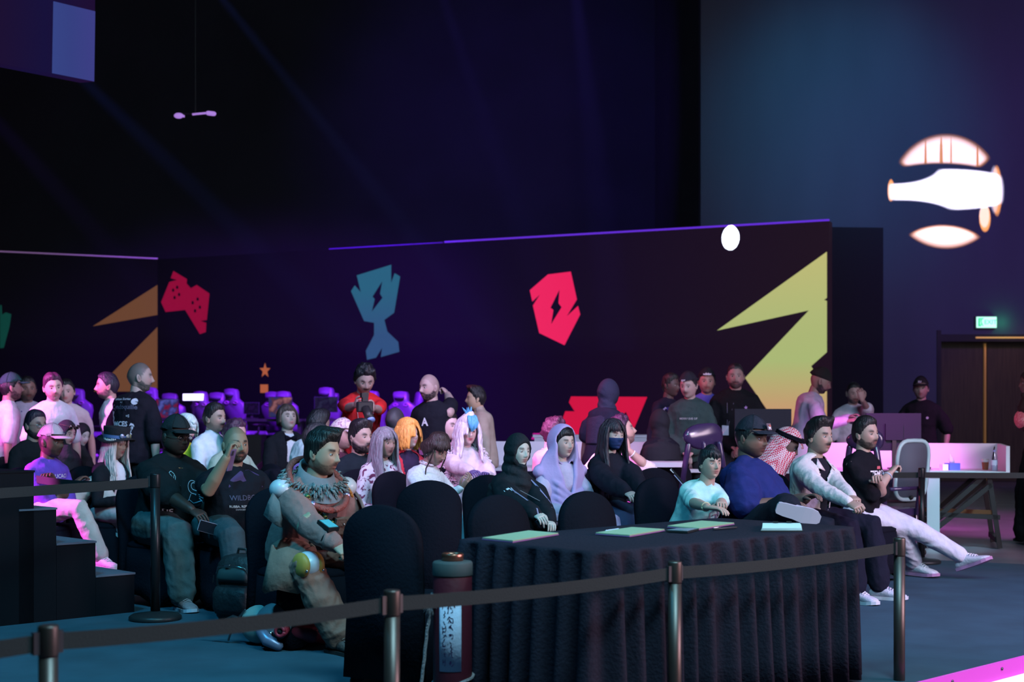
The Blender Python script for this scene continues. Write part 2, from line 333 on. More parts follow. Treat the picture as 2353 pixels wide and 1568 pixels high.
holes=[[(cx+13*math.cos(t),cy+19*math.sin(t)) for t in np.linspace(0,6.283,9)[:-1]] for cx,cy in ((1842,455),(1800,485),(1862,530),(1815,562),(2055,578),(2003,615),(2078,662),(2028,700))]
graphic('gamepad_icon',Z3([(1803,285),(1945,370),(1940,415),(1985,465),(2045,430),(2178,520),(2150,795),(2085,805),(2145,825),(2140,920),(2078,942),(1925,690),(1722,712),(1675,610),(1760,400),(1840,378),(1775,360)],0,560,k2),
   em('gamepad_red',(.26,.003,.035)),parent=lw,holes=[Z3(h,0,560,k2) for h in holes])
graphic('red_zigzag_icon',Z3([(270,600),(1742,610),(1480,1240),(1330,900),(900,1345),(300,1345),(75,1105),(160,885),(340,890),(228,715)],1280,840,2353/280),em('zigzag_red',(.62,.008,.055)),parent=lw)
graphic('magenta_block_icon',[(1225,996),(1253,996),(1253,1010),(1221,1010)],em('block_magenta',(.5,.01,.28)),parent=lw)
graphic('star_icon',[(609+13*(1 if i%2==0 else .42)*math.sin(i*math.pi/5),852-18*(1 if i%2==0 else .42)*math.cos(i*math.pi/5)) for i in range(10)],em('star_orange',(.40,.10,.045)),parent=lw)
graphic('square_icon',[(598,884),(616,884),(616,903),(598,903)],em('star_orange',(.40,.10,.045)),parent=lw)
YL=led_mat('zigzag_yellow',[(0,(.62,.30,.17)),(.35,(.42,.50,.19)),(.62,(.46,.51,.20)),(1,(.56,.52,.20))],.95,'Z',(1.2,4.4))
kz=2353/753
graphic('yellow_zigzag_icon',Z3([(938,308),(938,640),(918,655),(938,662),(938,1030),(825,1130),(860,1190),(938,1190),(938,1560),(505,1560),(505,1440),(350,1215),(808,730),(148,875)],1600,480,kz),YL,parent=lw)
graphic('orange_zigzag_icon',Z3([(1637,430),(1637,742),(965,860)],0,560,k2),em('zig_orange',(.135,.055,.024)),wall=lp,parent=lw2)
graphic('orange_zigzag_icon',Z3([(1637,868),(1637,1539),(975,1539)],0,560,k2),em('zig_orange',(.135,.055,.024)),wall=lp,parent=lw2)
graphic('teal_leaf_icon',Z3([(0,640),(18,640),(22,740),(60,715),(118,735),(100,860),(40,1085),(0,1090)],0,560,k2),em('leaf_teal',(.003,.045,.035)),wall=lp,parent=lw2)
# hanging LED screen, top left
sp=Plane2((-6.2,10.2),(-4.55,16.2)); 
def scr(x,y): return sp.hit(x,y)
hs=empty('hanging_led_screen',(-4.62,16,3),0,'hanging violet LED screen with a pale blue panel, cut by the top left corner','screen'); hs.location=(0,0,0)
def quad_solid(g,pts,t,nrm):
    n=len(pts); pts=[np.array(p) for p in pts]; nn=np.array((*nrm,0)); g.add(pts+[p-nn*t for p in pts],[tuple(range(n)),tuple(range(n,2*n))[::-1]]+[(i,n+i,n+(i+1)%n,(i+1)%n) for i in range(n)]); return g
top=-420
g=G(); quad_solid(g,[scr(-150,115),scr(217,188),scr(222,top),scr(-150,top)],.18,sp.n)
m=led_mat('screen_violet',[(0,(.010,.007,.045)),(.25,(.02,.01,.05)),(.4,(.016,.010,.07)),(.6,(.022,.008,.05)),(.8,(.014,.009,.075)),(1,(.024,.007,.055))],.55,'Y',(11,16)); g.obj('screen_panel',m,hs,False)
g=G(); quad_solid(g,[sp.hit(121,168,.01),sp.hit(216.5,187,.01),sp.hit(219,26,.01),sp.hit(124,3,.01)],.008,sp.n)
m=led_mat('screen_blue',[(0,(.05,.085,.33)),(.5,(.05,.07,.30)),(1,(.065,.065,.32))],.72,'Y',(14.9,16)); g.obj('bright_panel',m,hs,False)
for x in (40,190):
    a=sp.hit(x,top+8,-.09); g=G(); g.tube([a,(a[0],a[1],HW)],.015,8); g.obj('suspension_cable',STEEL,hs)
# small truss lamp high on the left
q=P3(448,263,150); tl=empty('truss_lamp',q,0,'small violet lit truss bar with clamp heads hanging high on the left','lamp')
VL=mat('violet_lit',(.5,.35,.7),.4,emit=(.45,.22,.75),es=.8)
g=G(); g.bar((-.04,0,0),(.16,0,.02),.03,.025); g.obj('bar',VL,tl,False)
g=G(); g.ell((-.25,0,-.02),(.075,.05,.045),10,6); g.bar((-.30,0,-.01),(-.16,0,-.03),.03); g.obj('clamp_head',VL,tl)
g=G(); g.tube([(.20,0,.02),(.29,0,.01)],.035,10); g.obj('clamp_head',VL,tl)
g=G(); g.tube([(.0,0.03,.02),(0,.03,HW-q[2])],.008,6); g.bar((-.3,.03,.02),(.3,.03,.02),.02); g.obj('hanger',PLASTIC,tl)
# gobo projection onto the hall wall and the round white dot on the LED wall : real spot lights with a gobo mask
def gobo(name,loc,at,power,angle,shapes,col=(1,1,1)):
    o=spot(name,loc,at,col,power,angle,.0,.004); l=o.data; l.use_nodes=True; nt=l.node_tree; em_=nt.nodes['Emission']
    tc=nt.nodes.new('ShaderNodeTexCoord'); sx=nt.nodes.new('ShaderNodeSeparateXYZ'); nt.links.new(tc.outputs['Normal'],sx.inputs[0])
    def mth(op,a,b=None,c=None):
        n=nt.nodes.new('ShaderNodeMath'); n.operation=op
        for i,x in enumerate((a,b,c)):
            if x is None: continue
            if isinstance(x,(int,float)): n.inputs[i].default_value=x
            else: nt.links.new(x,n.inputs[i])
        return n.outputs[0]
    zz=mth('ABSOLUTE',sx.outputs[2]); u=mth('DIVIDE',sx.outputs[0],zz); v=mth('DIVIDE',sx.outputs[1],zz)
    T=math.tan(R(angle)/2); u=mth('DIVIDE',u,T); v=mth('DIVIDE',v,T)
    tot=None
    for sh in shapes:
        (cx,cy,rx,ry),cuts,br=sh
        def disc(cx,cy,rx,ry,soft=6):
            a=mth('DIVIDE',mth('SUBTRACT',u,cx),rx); b=mth('DIVIDE',mth('SUBTRACT',v,cy),ry)
            d=mth('SQRT',mth('ADD',mth('MULTIPLY',a,a),mth('MULTIPLY',b,b)))
            n=mth('MULTIPLY',mth('SUBTRACT',1,d),soft); n2=nt.nodes.new('ShaderNodeClamp'); nt.links.new(n,n2.inputs[0]); return n2.outputs[0]
        s=disc(cx,cy,rx,ry,br[1])
        for c in cuts:
            if c[0]=='in': s=mth('MULTIPLY',s,disc(*c[1:],br[1]))
            elif c[0]=='out': s=mth('MULTIPLY',s,mth('SUBTRACT',1,disc(*c[1:],br[1])))
        s=mth('MULTIPLY',s,br[0]); tot=s if tot is None else mth('ADD',tot,s)
    nt.links.new(tot,em_.inputs['Strength']); return o
c=np.array(((2172-CX)*28/FPX,28,HC-(438-HY)*28/FPX))
gobo('gobo_projector',(c[0]-.35,22.8,c[2]+.25),tuple(c),10500,24.6,[
  ((0,.0,1.0,1.0),[('in',.05,.02,1.3,.36),('out',-.9,.42,.9,.34),('out',-.75,-.42,1.0,.28),],(3,7)),
  ((0,-.02,.92,.98),[('in',-.05,.72,.85,.46),('out',-.1,.05,1.3,.46),('out',-.34,.42,.022,.5),('out',-.07,.45,.03,.5),('out',.1,.45,.015,.5),('out',.55,.45,.02,.4)],(.9,10)),
  ((0,0,.98,.98),[('in',-.03,-1.05,.75,.46),('out',0,-1.25,.5,.2)],(1.1,9)),
  ((.66,-.42,.09,.22),[],(.5,6)),
  ((.83,.02,.09,.42),[],(.4,6))],(1,.93,.90))
gobo('gobo_fringe_added',(c[0]-.35,22.8,c[2]+.25),tuple(c),16000,24.9,[((0,0,.985,.985),[('in',-.03,-1.06,.79,.49),('out',0,-1.25,.45,.15)],(1.1,9)),((0,-.02,.95,1.0),[('in',-.05,.72,.88,.50),('out',-.1,.05,1.3,.44)],(.5,10)),((.66,-.46,.10,.24),[],(.9,6)),((.86,.0,.09,.44),[],(.7,6)),((-.93,.0,.06,.2),[],(.9,6))],(1,.36,.05))  # second orange light added for the fringe; only one projector is there
c=mw.hit(1679,547); 
gobo('dot_projector',(c[0]+.2,22.8,c[2]+.2),tuple(c),110000,6.4,[((0,0,.62,.95),[],(30,10))],(.75,.85,1))

# thin stage haze in the upper hall that shows the beams
def haze():
    m=bpy.data.materials.new('haze'); m.use_nodes=True; nt=m.node_tree; nt.nodes.clear(); o=nt.nodes.new('ShaderNodeOutputMaterial'); v=nt.nodes.new('ShaderNodeVolumeScatter')
    v.inputs['Density'].default_value=.0035; v.inputs['Anisotropy'].default_value=.2; v.inputs['Color'].default_value=(.8,.85,1,1); nt.links.new(v.outputs[0],o.inputs['Volume'])
    g=G(); g.box(-20,16.0,2.2,19,22.6,13.3); o=g.obj('haze',m,smooth=False); tag(o,'thin stage haze under the hall roof carrying blue light beams','haze',None,'stuff')
haze()
# ================================================================= PEOPLE
def gs(y,z,y0,z0,sy,sz): return np.exp(-((np.abs(y)-y0)/sy)**2-((z-z0)/sz)**2)
def head_pts(nu=44,nv=40,fem=False,fat=0.):
    """grid head, forward +X, centre at eye level; returns verts, faces"""
    t=np.linspace(-1,1,nu,endpoint=False); phi=np.pi*(.45*t+.55*t**3); phi=np.sort(phi)
    cz=np.cos(np.linspace(.0001,np.pi-.0001,nv)); cz=np.sign(cz)*np.abs(cz)**1.0
    C,PH=np.meshgrid(cz,phi,indexing='ij'); up=C>0
    rho=np.where(up,np.sqrt(np.maximum(0,1-C**2)),np.maximum(0,1-np.abs(C)**2.7)**(1/2.3))
    t_=np.clip(-C,0,1); cp,sp_=np.cos(PH),np.sin(PH)
    x=.098*rho*cp; y=.078*rho*sp_; z=.120*C
    y*=1-(.30 if fem else .22)*t_**1.3+fat*.22*np.sin(np.pi*np.clip(t_*1.1,0,1))
    back=cp<0; x=np.where(back,x*(1.06-.62*t_**1.2*(-cp)),x*(1+.02*t_))
    x=np.where(back,x,x*.94)
    fr=np.clip(cp*1.6,0,1)
    a=np.abs
    d=(.0045*gs(y,z,.026,.028,.02,.010)-.010*gs(y,z,.031,.004,.013,.011)-.004*gs(y,z,0,.012,.02,.014)
       +.013*gs(y,z,0,-.004,.0075,.020)+.021*gs(y,z,0,-.026,.0095,.012)+.009*gs(y,z,.011,-.031,.006,.007)-.003*gs(y,z,0,-.042,.02,.005)
       +.0065*gs(y,z,0,-.051,.020,.0055)-.005*gs(y,z,0,-.0575,.019,.0028)+.0065*gs(y,z,0,-.0645,.015,.0055)-.0035*gs(y,z,0,-.076,.018,.006)
       +.010*gs(y,z,0,-.097,.018,.014)+.004*gs(y,z,.043,-.022,.016,.02)-.003*gs(y,z,.05,-.06,.015,.02)*(1-fat))
    if fem: d-=.003*gs(y,z,.026,.028,.02,.010)+.004*gs(y,z,0,-.026,.0095,.012)-.002*gs(y,z,0,-.0645,.015,.0055)
    x=x+d*fr
    v=np.stack([x,y,z],-1).reshape(-1,3); f=[]
    for i in range(nv-1):
        for j in range(nu):
            k=(j+1)%nu; f.append((i*nu+j,(i+1)*nu+j,(i+1)*nu+k,i*nu+k))
    return v,f,np.degrees(np.abs(PH)).reshape(-1)
def hairline(phi,kind='m'):
    return np.interp(phi,[0,30,48,62,74,86,100,125,180],[.074,.076,.066,.045,.022,-.012,-.030,-.062,-.075] if kind=='m' else [.060,.062,.050,.03,.0,-.03,-.06,-.08,-.09])
def head_geo(g,spec,M):
    """adds head with face, ears, eyes; M = 4x4 numpy transform. colours in attribute"""
    hi=spec.get('res',1)
    v,f,phi=head_pts(*((60,56) if hi==2 else (44,40) if hi==1 else (28,26)),fem=spec.get('fem',False),fat=spec.get('fat',0))
    sk=np.array(spec.get('skin',(.42,.25,.16))); x,y,z=v.T
    c=np.tile(sk,(len(v),1)); fr=(x>.02)
    rnd=RNG.rand(len(v))
    def blend(w,col): 
        nonlocal c; w=np.clip(w,0,1)[:,None]; c=c*(1-w)+np.array(col)*w
    hc=np.array(spec.get('hair',(.012,.010,.010)))
    blend(.5*gs(y,z,.045,-.02,.02,.02)*fr,sk*np.array((1.15,.85,.85)))
    blend(.22*gs(y,z,.031,.006,.017,.012)*fr,sk*.45)
    lip=spec.get('lip',sk*np.array((.95,.5,.55)))
    blend(1.6*gs(y,z,0,-.0515,.021,.0048)*fr,lip); blend(1.6*gs(y,z,0,-.064,.018,.0058)*fr,lip); blend(1.3*gs(y,z,0,-.0575,.022,.0022)*fr,np.array(lip)*.25)
    bw=np.clip(1.8*np.exp(-((np.abs(y)-.032)/.017)**4-((z-.0255-.10*(.032-np.abs(np.abs(y)-.034)))/.0052)**2),0,1); blend(bw*fr*(.95 if not spec.get('fem') else .75),hc*.9)
    be=spec.get('beard',0)
    if be:
        line=np.interp(phi,[0,20,35,60,85,100],[-.040,-.044,-.052,-.048,-.015,.02])
        m=np.clip((line-z)/.008,0,1)*(phi<98)*np.clip((.118+z)/.01,0,1)
        m=m*(1-1.0*gs(y,z,0,-.061,.017,.0085))
        ms=np.clip(1.5*gs(y,z,.004,-.0455,.024,.006),0,1)*fr
        blend(np.clip(m*be*(.75+.4*rnd),0,1),hc); blend(ms*min(1,be*1.2),hc)
        if be>.95: v=v+v/np.linalg.norm(v,axis=1)[:,None]*(m*spec.get('blen',.006)*(.7+.6*rnd))[:,None]
    if spec.get('moust'): blend(np.clip(1.7*gs(y,z,.006,-.0455,.022,.0065),0,1)*fr,hc)
    if spec.get('buzz') is not None:
        m=np.clip((z-hairline(phi))/.006,0,1); blend(m*spec['buzz'],hc)
    hs=spec.get('hs',1.0)
    def T(p): p=np.asarray(p)*hs; return p@M[:3,:3].T+M[:3,3]
    g.add(T(v),f,0,c)
    # ears
    if not spec.get('noears'):
        for s in (-1,1):
            e=G(); Me=Matrix.Rotation(R(-14),4,'Y')@Matrix.Rotation(R(-s*22),4,'Z'); e.ell((-.008,s*.079,-.008),(.019,.008,.032),10,8,M=Me); e.ell((-.004,s*.083,-.004),(.010,.006,.019),8,6,M=Me,col=sk*.7)
            e.c[0]=np.tile(sk*.98,(len(e.v[0]),1))
            for q,cc in zip(e.v,e.c): pass
            ve=e.V(); g.add(T(ve),e.f,0,np.concatenate(e.c))
    # eyes
    if not spec.get('eyes_closed'):
        gx,gy=spec.get('gaze',(0,0))
        for s in (-1,1):
            n1,n2=(14,11) if hi==2 else (10,8)
            e=G(); e.ell((0,0,0),(.0118,.0128,.0118),n1,n2,M=Matrix.Rotation(R(90),4,'Y')); ve=e.V()
            d=ve/np.linalg.norm(ve,axis=1)[:,None]; gd=np.array((1,gx,gy)); gd=gd/np.linalg.norm(gd)
            a=np.degrees(np.arccos(np.clip(d@gd,-1,1))); ce=np.tile((.42,.40,.40),(len(ve),1)); ce[a<32]=(.03,.018,.012)
            lid=(d[:,2]>.36)|(d[:,2]<-.42); ce[lid]=sk*.92; ce[(d[:,2]>.24)&(d[:,2]<=.40)]=(.02,.015,.015) 
            base=np.array((.0715,s*.0305,.0045)); g.add(T(ve+base),e.f,0,ce)
def hair_cap(g,spec,M,style):
    hi=spec.get('res',1); v,f,phi=head_pts(*((60,44) if hi==2 else (40,32) if hi==1 else (26,22)),fem=spec.get('fem',False))
    x,y,z=v.T; hl=hairline(phi,'f' if spec.get('fem') else 'm')
    top=spec.get('ht',.022); side=spec.get('hside',.008)
    w=np.clip((z-.02)/.07,0,1); th=side+(top-side)*w
    if style=='swept': th=th+.014*np.exp(-((z-.085)/.03)**2)*np.clip(x/.05,0,1)
    if style=='quiff': th=th+.022*np.exp(-((z-.09)/.03)**2)*np.clip(x/.05,0,1)
    r=np.random.RandomState(spec.get('seed',1)); nz=np.zeros(len(v))
    curl=spec.get('curl',0); fq=95 if curl else 45
    for k in range(6):
        d=r.randn(3); d/=np.linalg.norm(d)
        if not curl: d[0]*=.25
        nz+=np.sin(v@d*fq*(1+.4*k)+r.rand()*6)
    th=th*(1+(.06 if curl else .13)*nz)+curl*.0028*nz
    fringe=spec.get('fringe',0)
    if fringe: hl=hl-fringe*np.clip(1-phi/62,0,1)**.6*(1+.25*np.sin(y*260))
    m=np.clip((z-hl)/.009,-1,1); d=v/np.linalg.norm(v,axis=1)[:,None]
    off=np.where(m>0,th*m**.5 if False else th*np.sqrt(np.clip(m,0,1)),m*.008)
    if fringe: off=np.maximum(off,np.where((z>hl)&(phi<62),.010,-1))
    v=v+d*off[:,None]
    hs=spec.get('hs',1.0); g.add((v*hs)@M[:3,:3].T+M[:3,3],f,0)
def locks(g,spec,M,n,length,phi0,phi1,rad=.013,spread=.02,seed=3,part=0.,curl=0.,back=False,chest=.0,nseg=12,z0=.10):
    """hair locks that start on the crown, follow the skull and hang down"""
    r=np.random.RandomState(seed); hs=spec.get('hs',1.0)
    for i in range(n):
        ph=math.radians(phi0+(phi1-phi0)*(i+.5)/n+r.randn()*2); sgn=1 if r.rand()>.0 else -1
        L=length*(1+.12*r.randn()); pts=[]; a=ph
        zlow=-.02; ca,sa=math.cos(a),math.sin(a)
        for k in range(nseg):
            t=k/(nseg-1); s_=t*(L+.16)
            if s_<.16:
                q=s_/.16; th=q*math.pi/2*1.05; rr=.013+spread*.4*q
                x=(.100+rr)*math.sin(th)*ca*1.02; y=(.080+rr)*math.sin(th)*sa+part*(1-q)*.03; z=(.118+rr)*math.cos(th)
            else:
                h=s_-.16; o=1+spread*3*min(h/.15,1)+.02*r.randn(); x=(.100+.013+spread*.4)*ca*o; y=(.080+.013+spread*.4)*sa*o; z=-.0-h
                if h>.10: y*=1+.9*chest*(h-.10); x=x+chest*(h-.10)*(1 if ca>-.2 else -.6)
                if curl: x+=curl*math.sin(h*32+i); y+=curl*math.cos(h*29+i*2)
            pts.append((x,y,z))
        rd=[rad*(.45+.75*math.sin(math.pi*min(.93,(k+1)/nseg*.95+.05))) for k in range(nseg)]
        P=np.array(pts)*hs@M[:3,:3].T+M[:3,3]
        g.tube(P,[q*hs for q in rd],6,round_ends=False,flat=.55)
def ik(a,t,l1,l2,pole):
    a=np.array(a,float); t=np.array(t,float); d=t-a; L=np.linalg.norm(d); d/=L
    if L>(l1+l2)*.995: L=(l1+l2)*.995; t=a+d*L
    if L<abs(l1-l2)*1.05: L=abs(l1-l2)*1.05; t=a+d*L
    c=(l1*l1+L*L-l2*l2)/(2*l1*L); p=np.array(pole,float); p=p-d*(p@d); p/=np.linalg.norm(p)+1e-9
    return a+d*l1*c+p*l1*math.sqrt(max(0,1-c*c)),t
def hand(g,w,d,nrm,side,curl=.45,k=1.,col=None,spreadf=.1,n=7):
    """w wrist, d direction to fingers, nrm palm normal (palm faces), side = thumb side vector sign"""
    d=np.array(d,float); d/=np.linalg.norm(d); nrm=np.array(nrm,float); nrm-=d*(nrm@d); nrm/=np.linalg.norm(nrm); s=np.cross(d,nrm)*side
    w=np.array(w,float); P=lambda a,b,c: w+k*(d*a+s*b+nrm*c)
    rings=[]; t=np.linspace(0,2*np.pi,10,endpoint=False)
    for a,b,c in ((-.025,.024,.020),(.0,.026,.018),(.03,.036,.017),(.065,.041,.015),(.088,.040,.012),(.097,.034,.008)):
        rings.append(np.array([P(a,b*math.cos(q)*1.0,c*math.sin(q)) for q in t]))
    g.loft(rings,0,col)
    def rot(v,ang): return d*v  # unused
    for i,(b,L) in enumerate(((.030,.070),(.010,.078),(-.010,.073),(-.029,.058))):
        p=P(.086,b,0); ang=0; pts=[P(.07,b,0),p]; segs=(L*.44,L*.32,L*.24); sp_=spreadf*b*8
        cc=curl*(1+.12*i)
        for q,sg in enumerate(segs):
            ang+=cc*(.8,1.0,.8)[q]; dv=d*math.cos(ang)+nrm*math.sin(ang)+s*sp_*math.cos(ang); p=p+k*sg*dv; pts.append(p)
        g.tube(pts,[k*x for x in (.0095,.0095,.0088,.0080,.0068)],n,0,col)
    p0=P(.012,.022,.006); p1=P(.042,.050,.012); p2=P(.068,.060,.022); p3=P(.090,.056,.036)
    g.tube([p0,p1,p2,p3],[k*x for x in (.014,.0125,.0105,.0080)],n,0,col)
def shoe(parent,ankle,fwd,up,col,solecol,k=1.,socks=None,name='shoe'):
    f=np.array(fwd,float); f/=np.linalg.norm(f); u=np.array(up,float); u-=f*(u@f); u/=np.linalg.norm(u); s=np.cross(u,f); a=np.array(ankle,float)
    P=lambda x,y,z: a+k*(f*x+s*y+u*z)
    t=np.linspace(0,2*np.pi,14,endpoint=False)
    g=G(); rings=[]
    for x,w,h in ((-.072,.022,.03),(-.066,.032,.060),(-.04,.038,.092),(.0,.040,.098),(.035,.042,.082),(.08,.046,.058),(.13,.049,.045),(.165,.043,.036),(.188,.026,.026),(.194,.012,.016)):
        rings.append(np.array([P(x,w*np.sign(math.cos(q))*abs(math.cos(q))**.8,-.072+(h/2)*(1+math.sin(q))) for q in t]))
    g.loft(rings); o=g.obj(name,mat('shoe_upper',col,.55,bump=.3,bscale=60,var=.1),parent)
    g=G(); rings=[]
    for x,w in ((-.080,.020),(-.072,.034),(-.03,.041),(.03,.042),(.09,.050),(.14,.051),(.175,.042),(.200,.020)):
        rings.append(np.array([P(x,w*yy,-.085+zz+max(0,x-.12)*.12) for yy,zz in ((-1,0),(1,0),(1.02,.022),(-1.02,.022))]))
    g.loft(rings); g.obj('sole',mat('shoe_sole',solecol,.6),o,False)
    g=G()
    for x in (.045,.062,.079,.096): g.tube([P(x,-.026,-.072+.082-(x-.03)*.45),P(x,0,-.072+.094-(x-.03)*.47),P(x,.026,-.072+.082-(x-.03)*.45)],k*.004,5)
    g.obj('laces',mat('laces',tuple(min(1,c*1.2+.05) for c in col),.8),o)
    return o
def cap_part(parent,M,col,hs=1.,fwd=1,logo=None,name='cap',tilt=0,brim=.072,brimcol=None,patt=None):
    v,f,phi=head_pts(40,30); x,y,z=v.T; line=.044+.012*np.clip(x/.08,-1,1)
    r=v/np.linalg.norm(v,axis=1)[:,None]; m=np.clip((z-line)/.006,-1,1); v2=v+r*np.where(m>0,.0175,m*.02)[:,None]
    v2[:,2]+=np.where(z>.06,.006*np.clip((z-.06)/.05,0,1),0)
    T=lambda p:(np.asarray(p)*hs)@M[:3,:3].T+M[:3,3]
    keep=[q for q in f if all(m[i]>-1 for i in q)]
    cm=patt or mat('cap_cloth',col,.85,bump=.3,bscale=80)
    g=G(); g.add(T(v2),keep); o=g.obj(name,cm,parent)
    g=G(); ro=[]; n=14
    for lay in (0,1):
        for a,ext in ((0,.0),(1,.5),(2,.85),(3,1.0)):
            pts=[]
            for i in range(n):
                b=R(-62+124*i/(n-1)); bx=.102*math.cos(b)*fwd; by=.086*math.sin(b); e=ext*brim*math.cos(b)**.55
                pts.append((bx+fwd*e,by*(1+ext*.04),.058-ext*.006-abs(by)*abs(by)*1.2-lay*.006-ext*ext*.006))
            ro.append(np.array(pts))
    ro=[T(q) for q in ro]; ro=ro[:4]+ro[4:][::-1]+[ro[0]]
    g.loft(ro,cap=False,wrap=False); g.obj('brim',mat('cap_cloth',brimcol or col,.85,bump=.3,bscale=80),o)
    g=G(); g.ell(T([(0,0,.147)])[0],(.007,.007,.004),8,5); g.obj('button',cm,o)
    g=G()
    for a in (0,60,120):
        b=R(a); pts=[]
        for q in np.linspace(-78,78,13):
            z_=.1465*math.cos(R(q)); rr=math.sin(R(q)); pts.append((.1175*rr*math.cos(b),.0975*rr*math.sin(b),max(.045,z_)))
        g.tube(T(pts),.0014,4,round_ends=False)
    g.obj('seam',mat('cap_cloth',tuple(c*.6 for c in col),.85,bump=.3,bscale=80),o)
    return o
def glasses_part(parent,M,hs=1.,col=(.15,.12,.08),sun=False,zoff=0.):
    T=lambda p:(np.asarray(p)*hs)@M[:3,:3].T+M[:3,3]; g=G()
    for s in (-1,1):
        c=[(.094-.012*abs(math.cos(t))*0,s*.033+.024*math.cos(t),.001+zoff+.019*math.sin(t)) for t in np.linspace(0,2*np.pi,17)]
        g.tube(T(c),.0016*hs,5,round_ends=False); g.tube(T([(.092,s*.056,.006+zoff),(.05,s*.080,.008+zoff),(-.01,s*.084,.004+zoff)]),.0015*hs,5)
    g.tube(T([(.096,-.010,.004+zoff),(.099,0,.007+zoff),(.096,.010,.004+zoff)]),.0015*hs,5)
    o=g.obj('glasses',mat('glasses_frame',col,.3,metal=.6),parent)
    g=G()
    for s in (-1,1):
        g.loft([T([(.0935+dx,s*.033+.023*math.cos(t),.001+zoff+.018*math.sin(t)) for t in np.linspace(0,2*np.pi,14,endpoint=False)]) for dx in (0,.001)])
    g.obj('lens',mat('dark_lens',(.01,.01,.012),.08,spec=.8) if sun else glass_mat(),o); return o
_gl=[]
def glass_mat():
    if not _gl:
        m=bpy.data.materials.new('clear_glass'); m.use_nodes=True; nt=m.node_tree; nt.nodes.clear(); o=nt.nodes.new('ShaderNodeOutputMaterial')
        t=nt.nodes.new('ShaderNodeBsdfTransparent'); t.inputs[0].default_value=(.88,.92,.95,1); gl=nt.nodes.new('ShaderNodeBsdfGlossy'); gl.inputs['Roughness'].default_value=.08
        mx=nt.nodes.new('ShaderNodeMixShader'); mx.inputs[0].default_value=.10; nt.links.new(t.outputs[0],mx.inputs[1]); nt.links.new(gl.outputs[0],mx.inputs[2]); nt.links.new(mx.outputs[0],o.inputs[0]); _gl.append(m)
    return _gl[0]
def rotm(yaw=0,pitch=0,roll=0):
    return np.array(Matrix.Rotation(R(yaw),3,'Z')@Matrix.Rotation(R(pitch),3,'Y')@Matrix.Rotation(R(roll),3,'X'))
PEOPLE={}
def person(key,label,hx,hy,s,yaw,pose='sit',group=None,**K):
    """hx,hy: image position of the head centre (eye level), s: pixels per metre there, yaw: body heading in degrees (0 = towards the right of the picture, -90 = to the camera)"""
    hw=P3(hx,hy,s); k=K.get('k',1.0); fat=K.get('fat',0.); fem=K.get('fem',False); kid=K.get('kid',1.)
    lean=R(K.get('lean',8)); hyaw,hpitch,hroll=K.get('head',(0,0,0)); res=2 if s>300 else 1 if s>235 else 0
    if K.get('stand') or pose=='stand': pz0=.93
    else: pz0=K.get('seat',.545)
    ld=np.array((math.sin(lean),math.sin(R(K.get('tilt',0))),math.cos(lean))); ld/=np.linalg.norm(ld)
    # spine: pelvis -> neck base -> head
    spine=.50*(1 if not fem else .95); neckl=K.get('neckl',.068); hd=np.array((.028,0,.112))
    nf=np.array((math.sin(lean*.6+R(hpitch)*.5),0,math.cos(lean*.6+R(hpitch)*.5)))
    gz=K.get('ground',0.)
    def headz(sc,sp): return sc*(pz0+spine*sp*ld[2]+neckl*nf[2]+hd[2])
    target=hw[2]-gz
    if pose=='stand': k=target/headz(1,1); sp=1.; sc=k
    else:
        sc=K.get('k',1.0 if not fem else .95); need=(target-sc*pz0-sc*(neckl*nf[2]+hd[2]))/(sc*spine*ld[2]); sp=min(1.12,max(.62,need))
    pel=np.array((0,0,pz0)); Nk=pel+ld*spine*sp; ntop=Nk+nf*neckl; hdR=rotm(hyaw,hpitch+math.degrees(lean)*.25,hroll); hc=ntop+np.array((.012,0,.02))+hdR@np.array((.018,0,.085))
    # place so that the head lands on the pixel
    cy,sy=math.cos(R(yaw)),math.sin(R(yaw)); ox,oy=hc[0]*sc,hc[1]*sc
    loc=(hw[0]-(cy*ox-sy*oy),hw[1]-(sy*ox+cy*oy),gz); dz=target-hc[2]*sc
    if pose=='sit':   # lift or sink the torso slightly to meet the exact height
        sh=max(-.09,min(.12,dz/sc)); Nk=Nk+(0,0,sh); ntop=ntop+(0,0,sh); hc=hc+(0,0,sh)
    root=empty('person',loc,R(yaw),label,'person',group)
    Wm=1+fat*.35; hb=K.get('hs',1.05 if not fem else .99); HM=np.eye(4); HM[:3,:3]=hdR; HM[:3,3]=hc
    spec=dict(K); spec['res']=K.get('hres',res); spec['hs']=hb; 
    # joints
    shw=.176*(1+.30*fat)*(.88 if fem else 1)*K.get('shw',1.); shz=K.get('shz',0.); side=np.array((0,1.,0))
    ch=Nk-ld*.055; SH=[ch+side*q*shw+np.array((0,0,-.015+shz)) for q in (-1,1)]
    fw=np.array((ld[2],0,-ld[0]))
    ua,fa=.285,.255; th,shn=.42,.43
    def topx(p): # world pixel target -> local
        wx=P3(*p)-np.array(loc); return np.array((cy*wx[0]+sy*wx[1],-sy*wx[0]+cy*wx[1],wx[2]))/sc
    ht=K.get('hands'); preset=ht if isinstance(ht,str) else None
    if preset is None and ht is None: preset='lap' if pose=='sit' else 'down'
    H={'lap':((.34,-.12,.62),(.34,.12,.62)),'clasp':((.36,-.015,.61),(.36,.025,.63)),'down':((.03,-.27,.80),(.03,.27,.80)),'crossed':((.20,.13,1.10),(.20,-.12,1.08)),'crossed_sit':((.24,.15,.80),(.23,-.14,.82)),
       'knees':((.40,-.17,.58),(.40,.17,.58)),'front':((.30,-.06,1.10),(.30,.06,1.10)),'low_front':((.18,-.05,.92),(.18,.05,.92))}.get(preset)
    hands=[np.array(p,float) for p in H] if H else [topx(p[1:]) if p[0]=='px' else np.array(p,float) for p in ht]
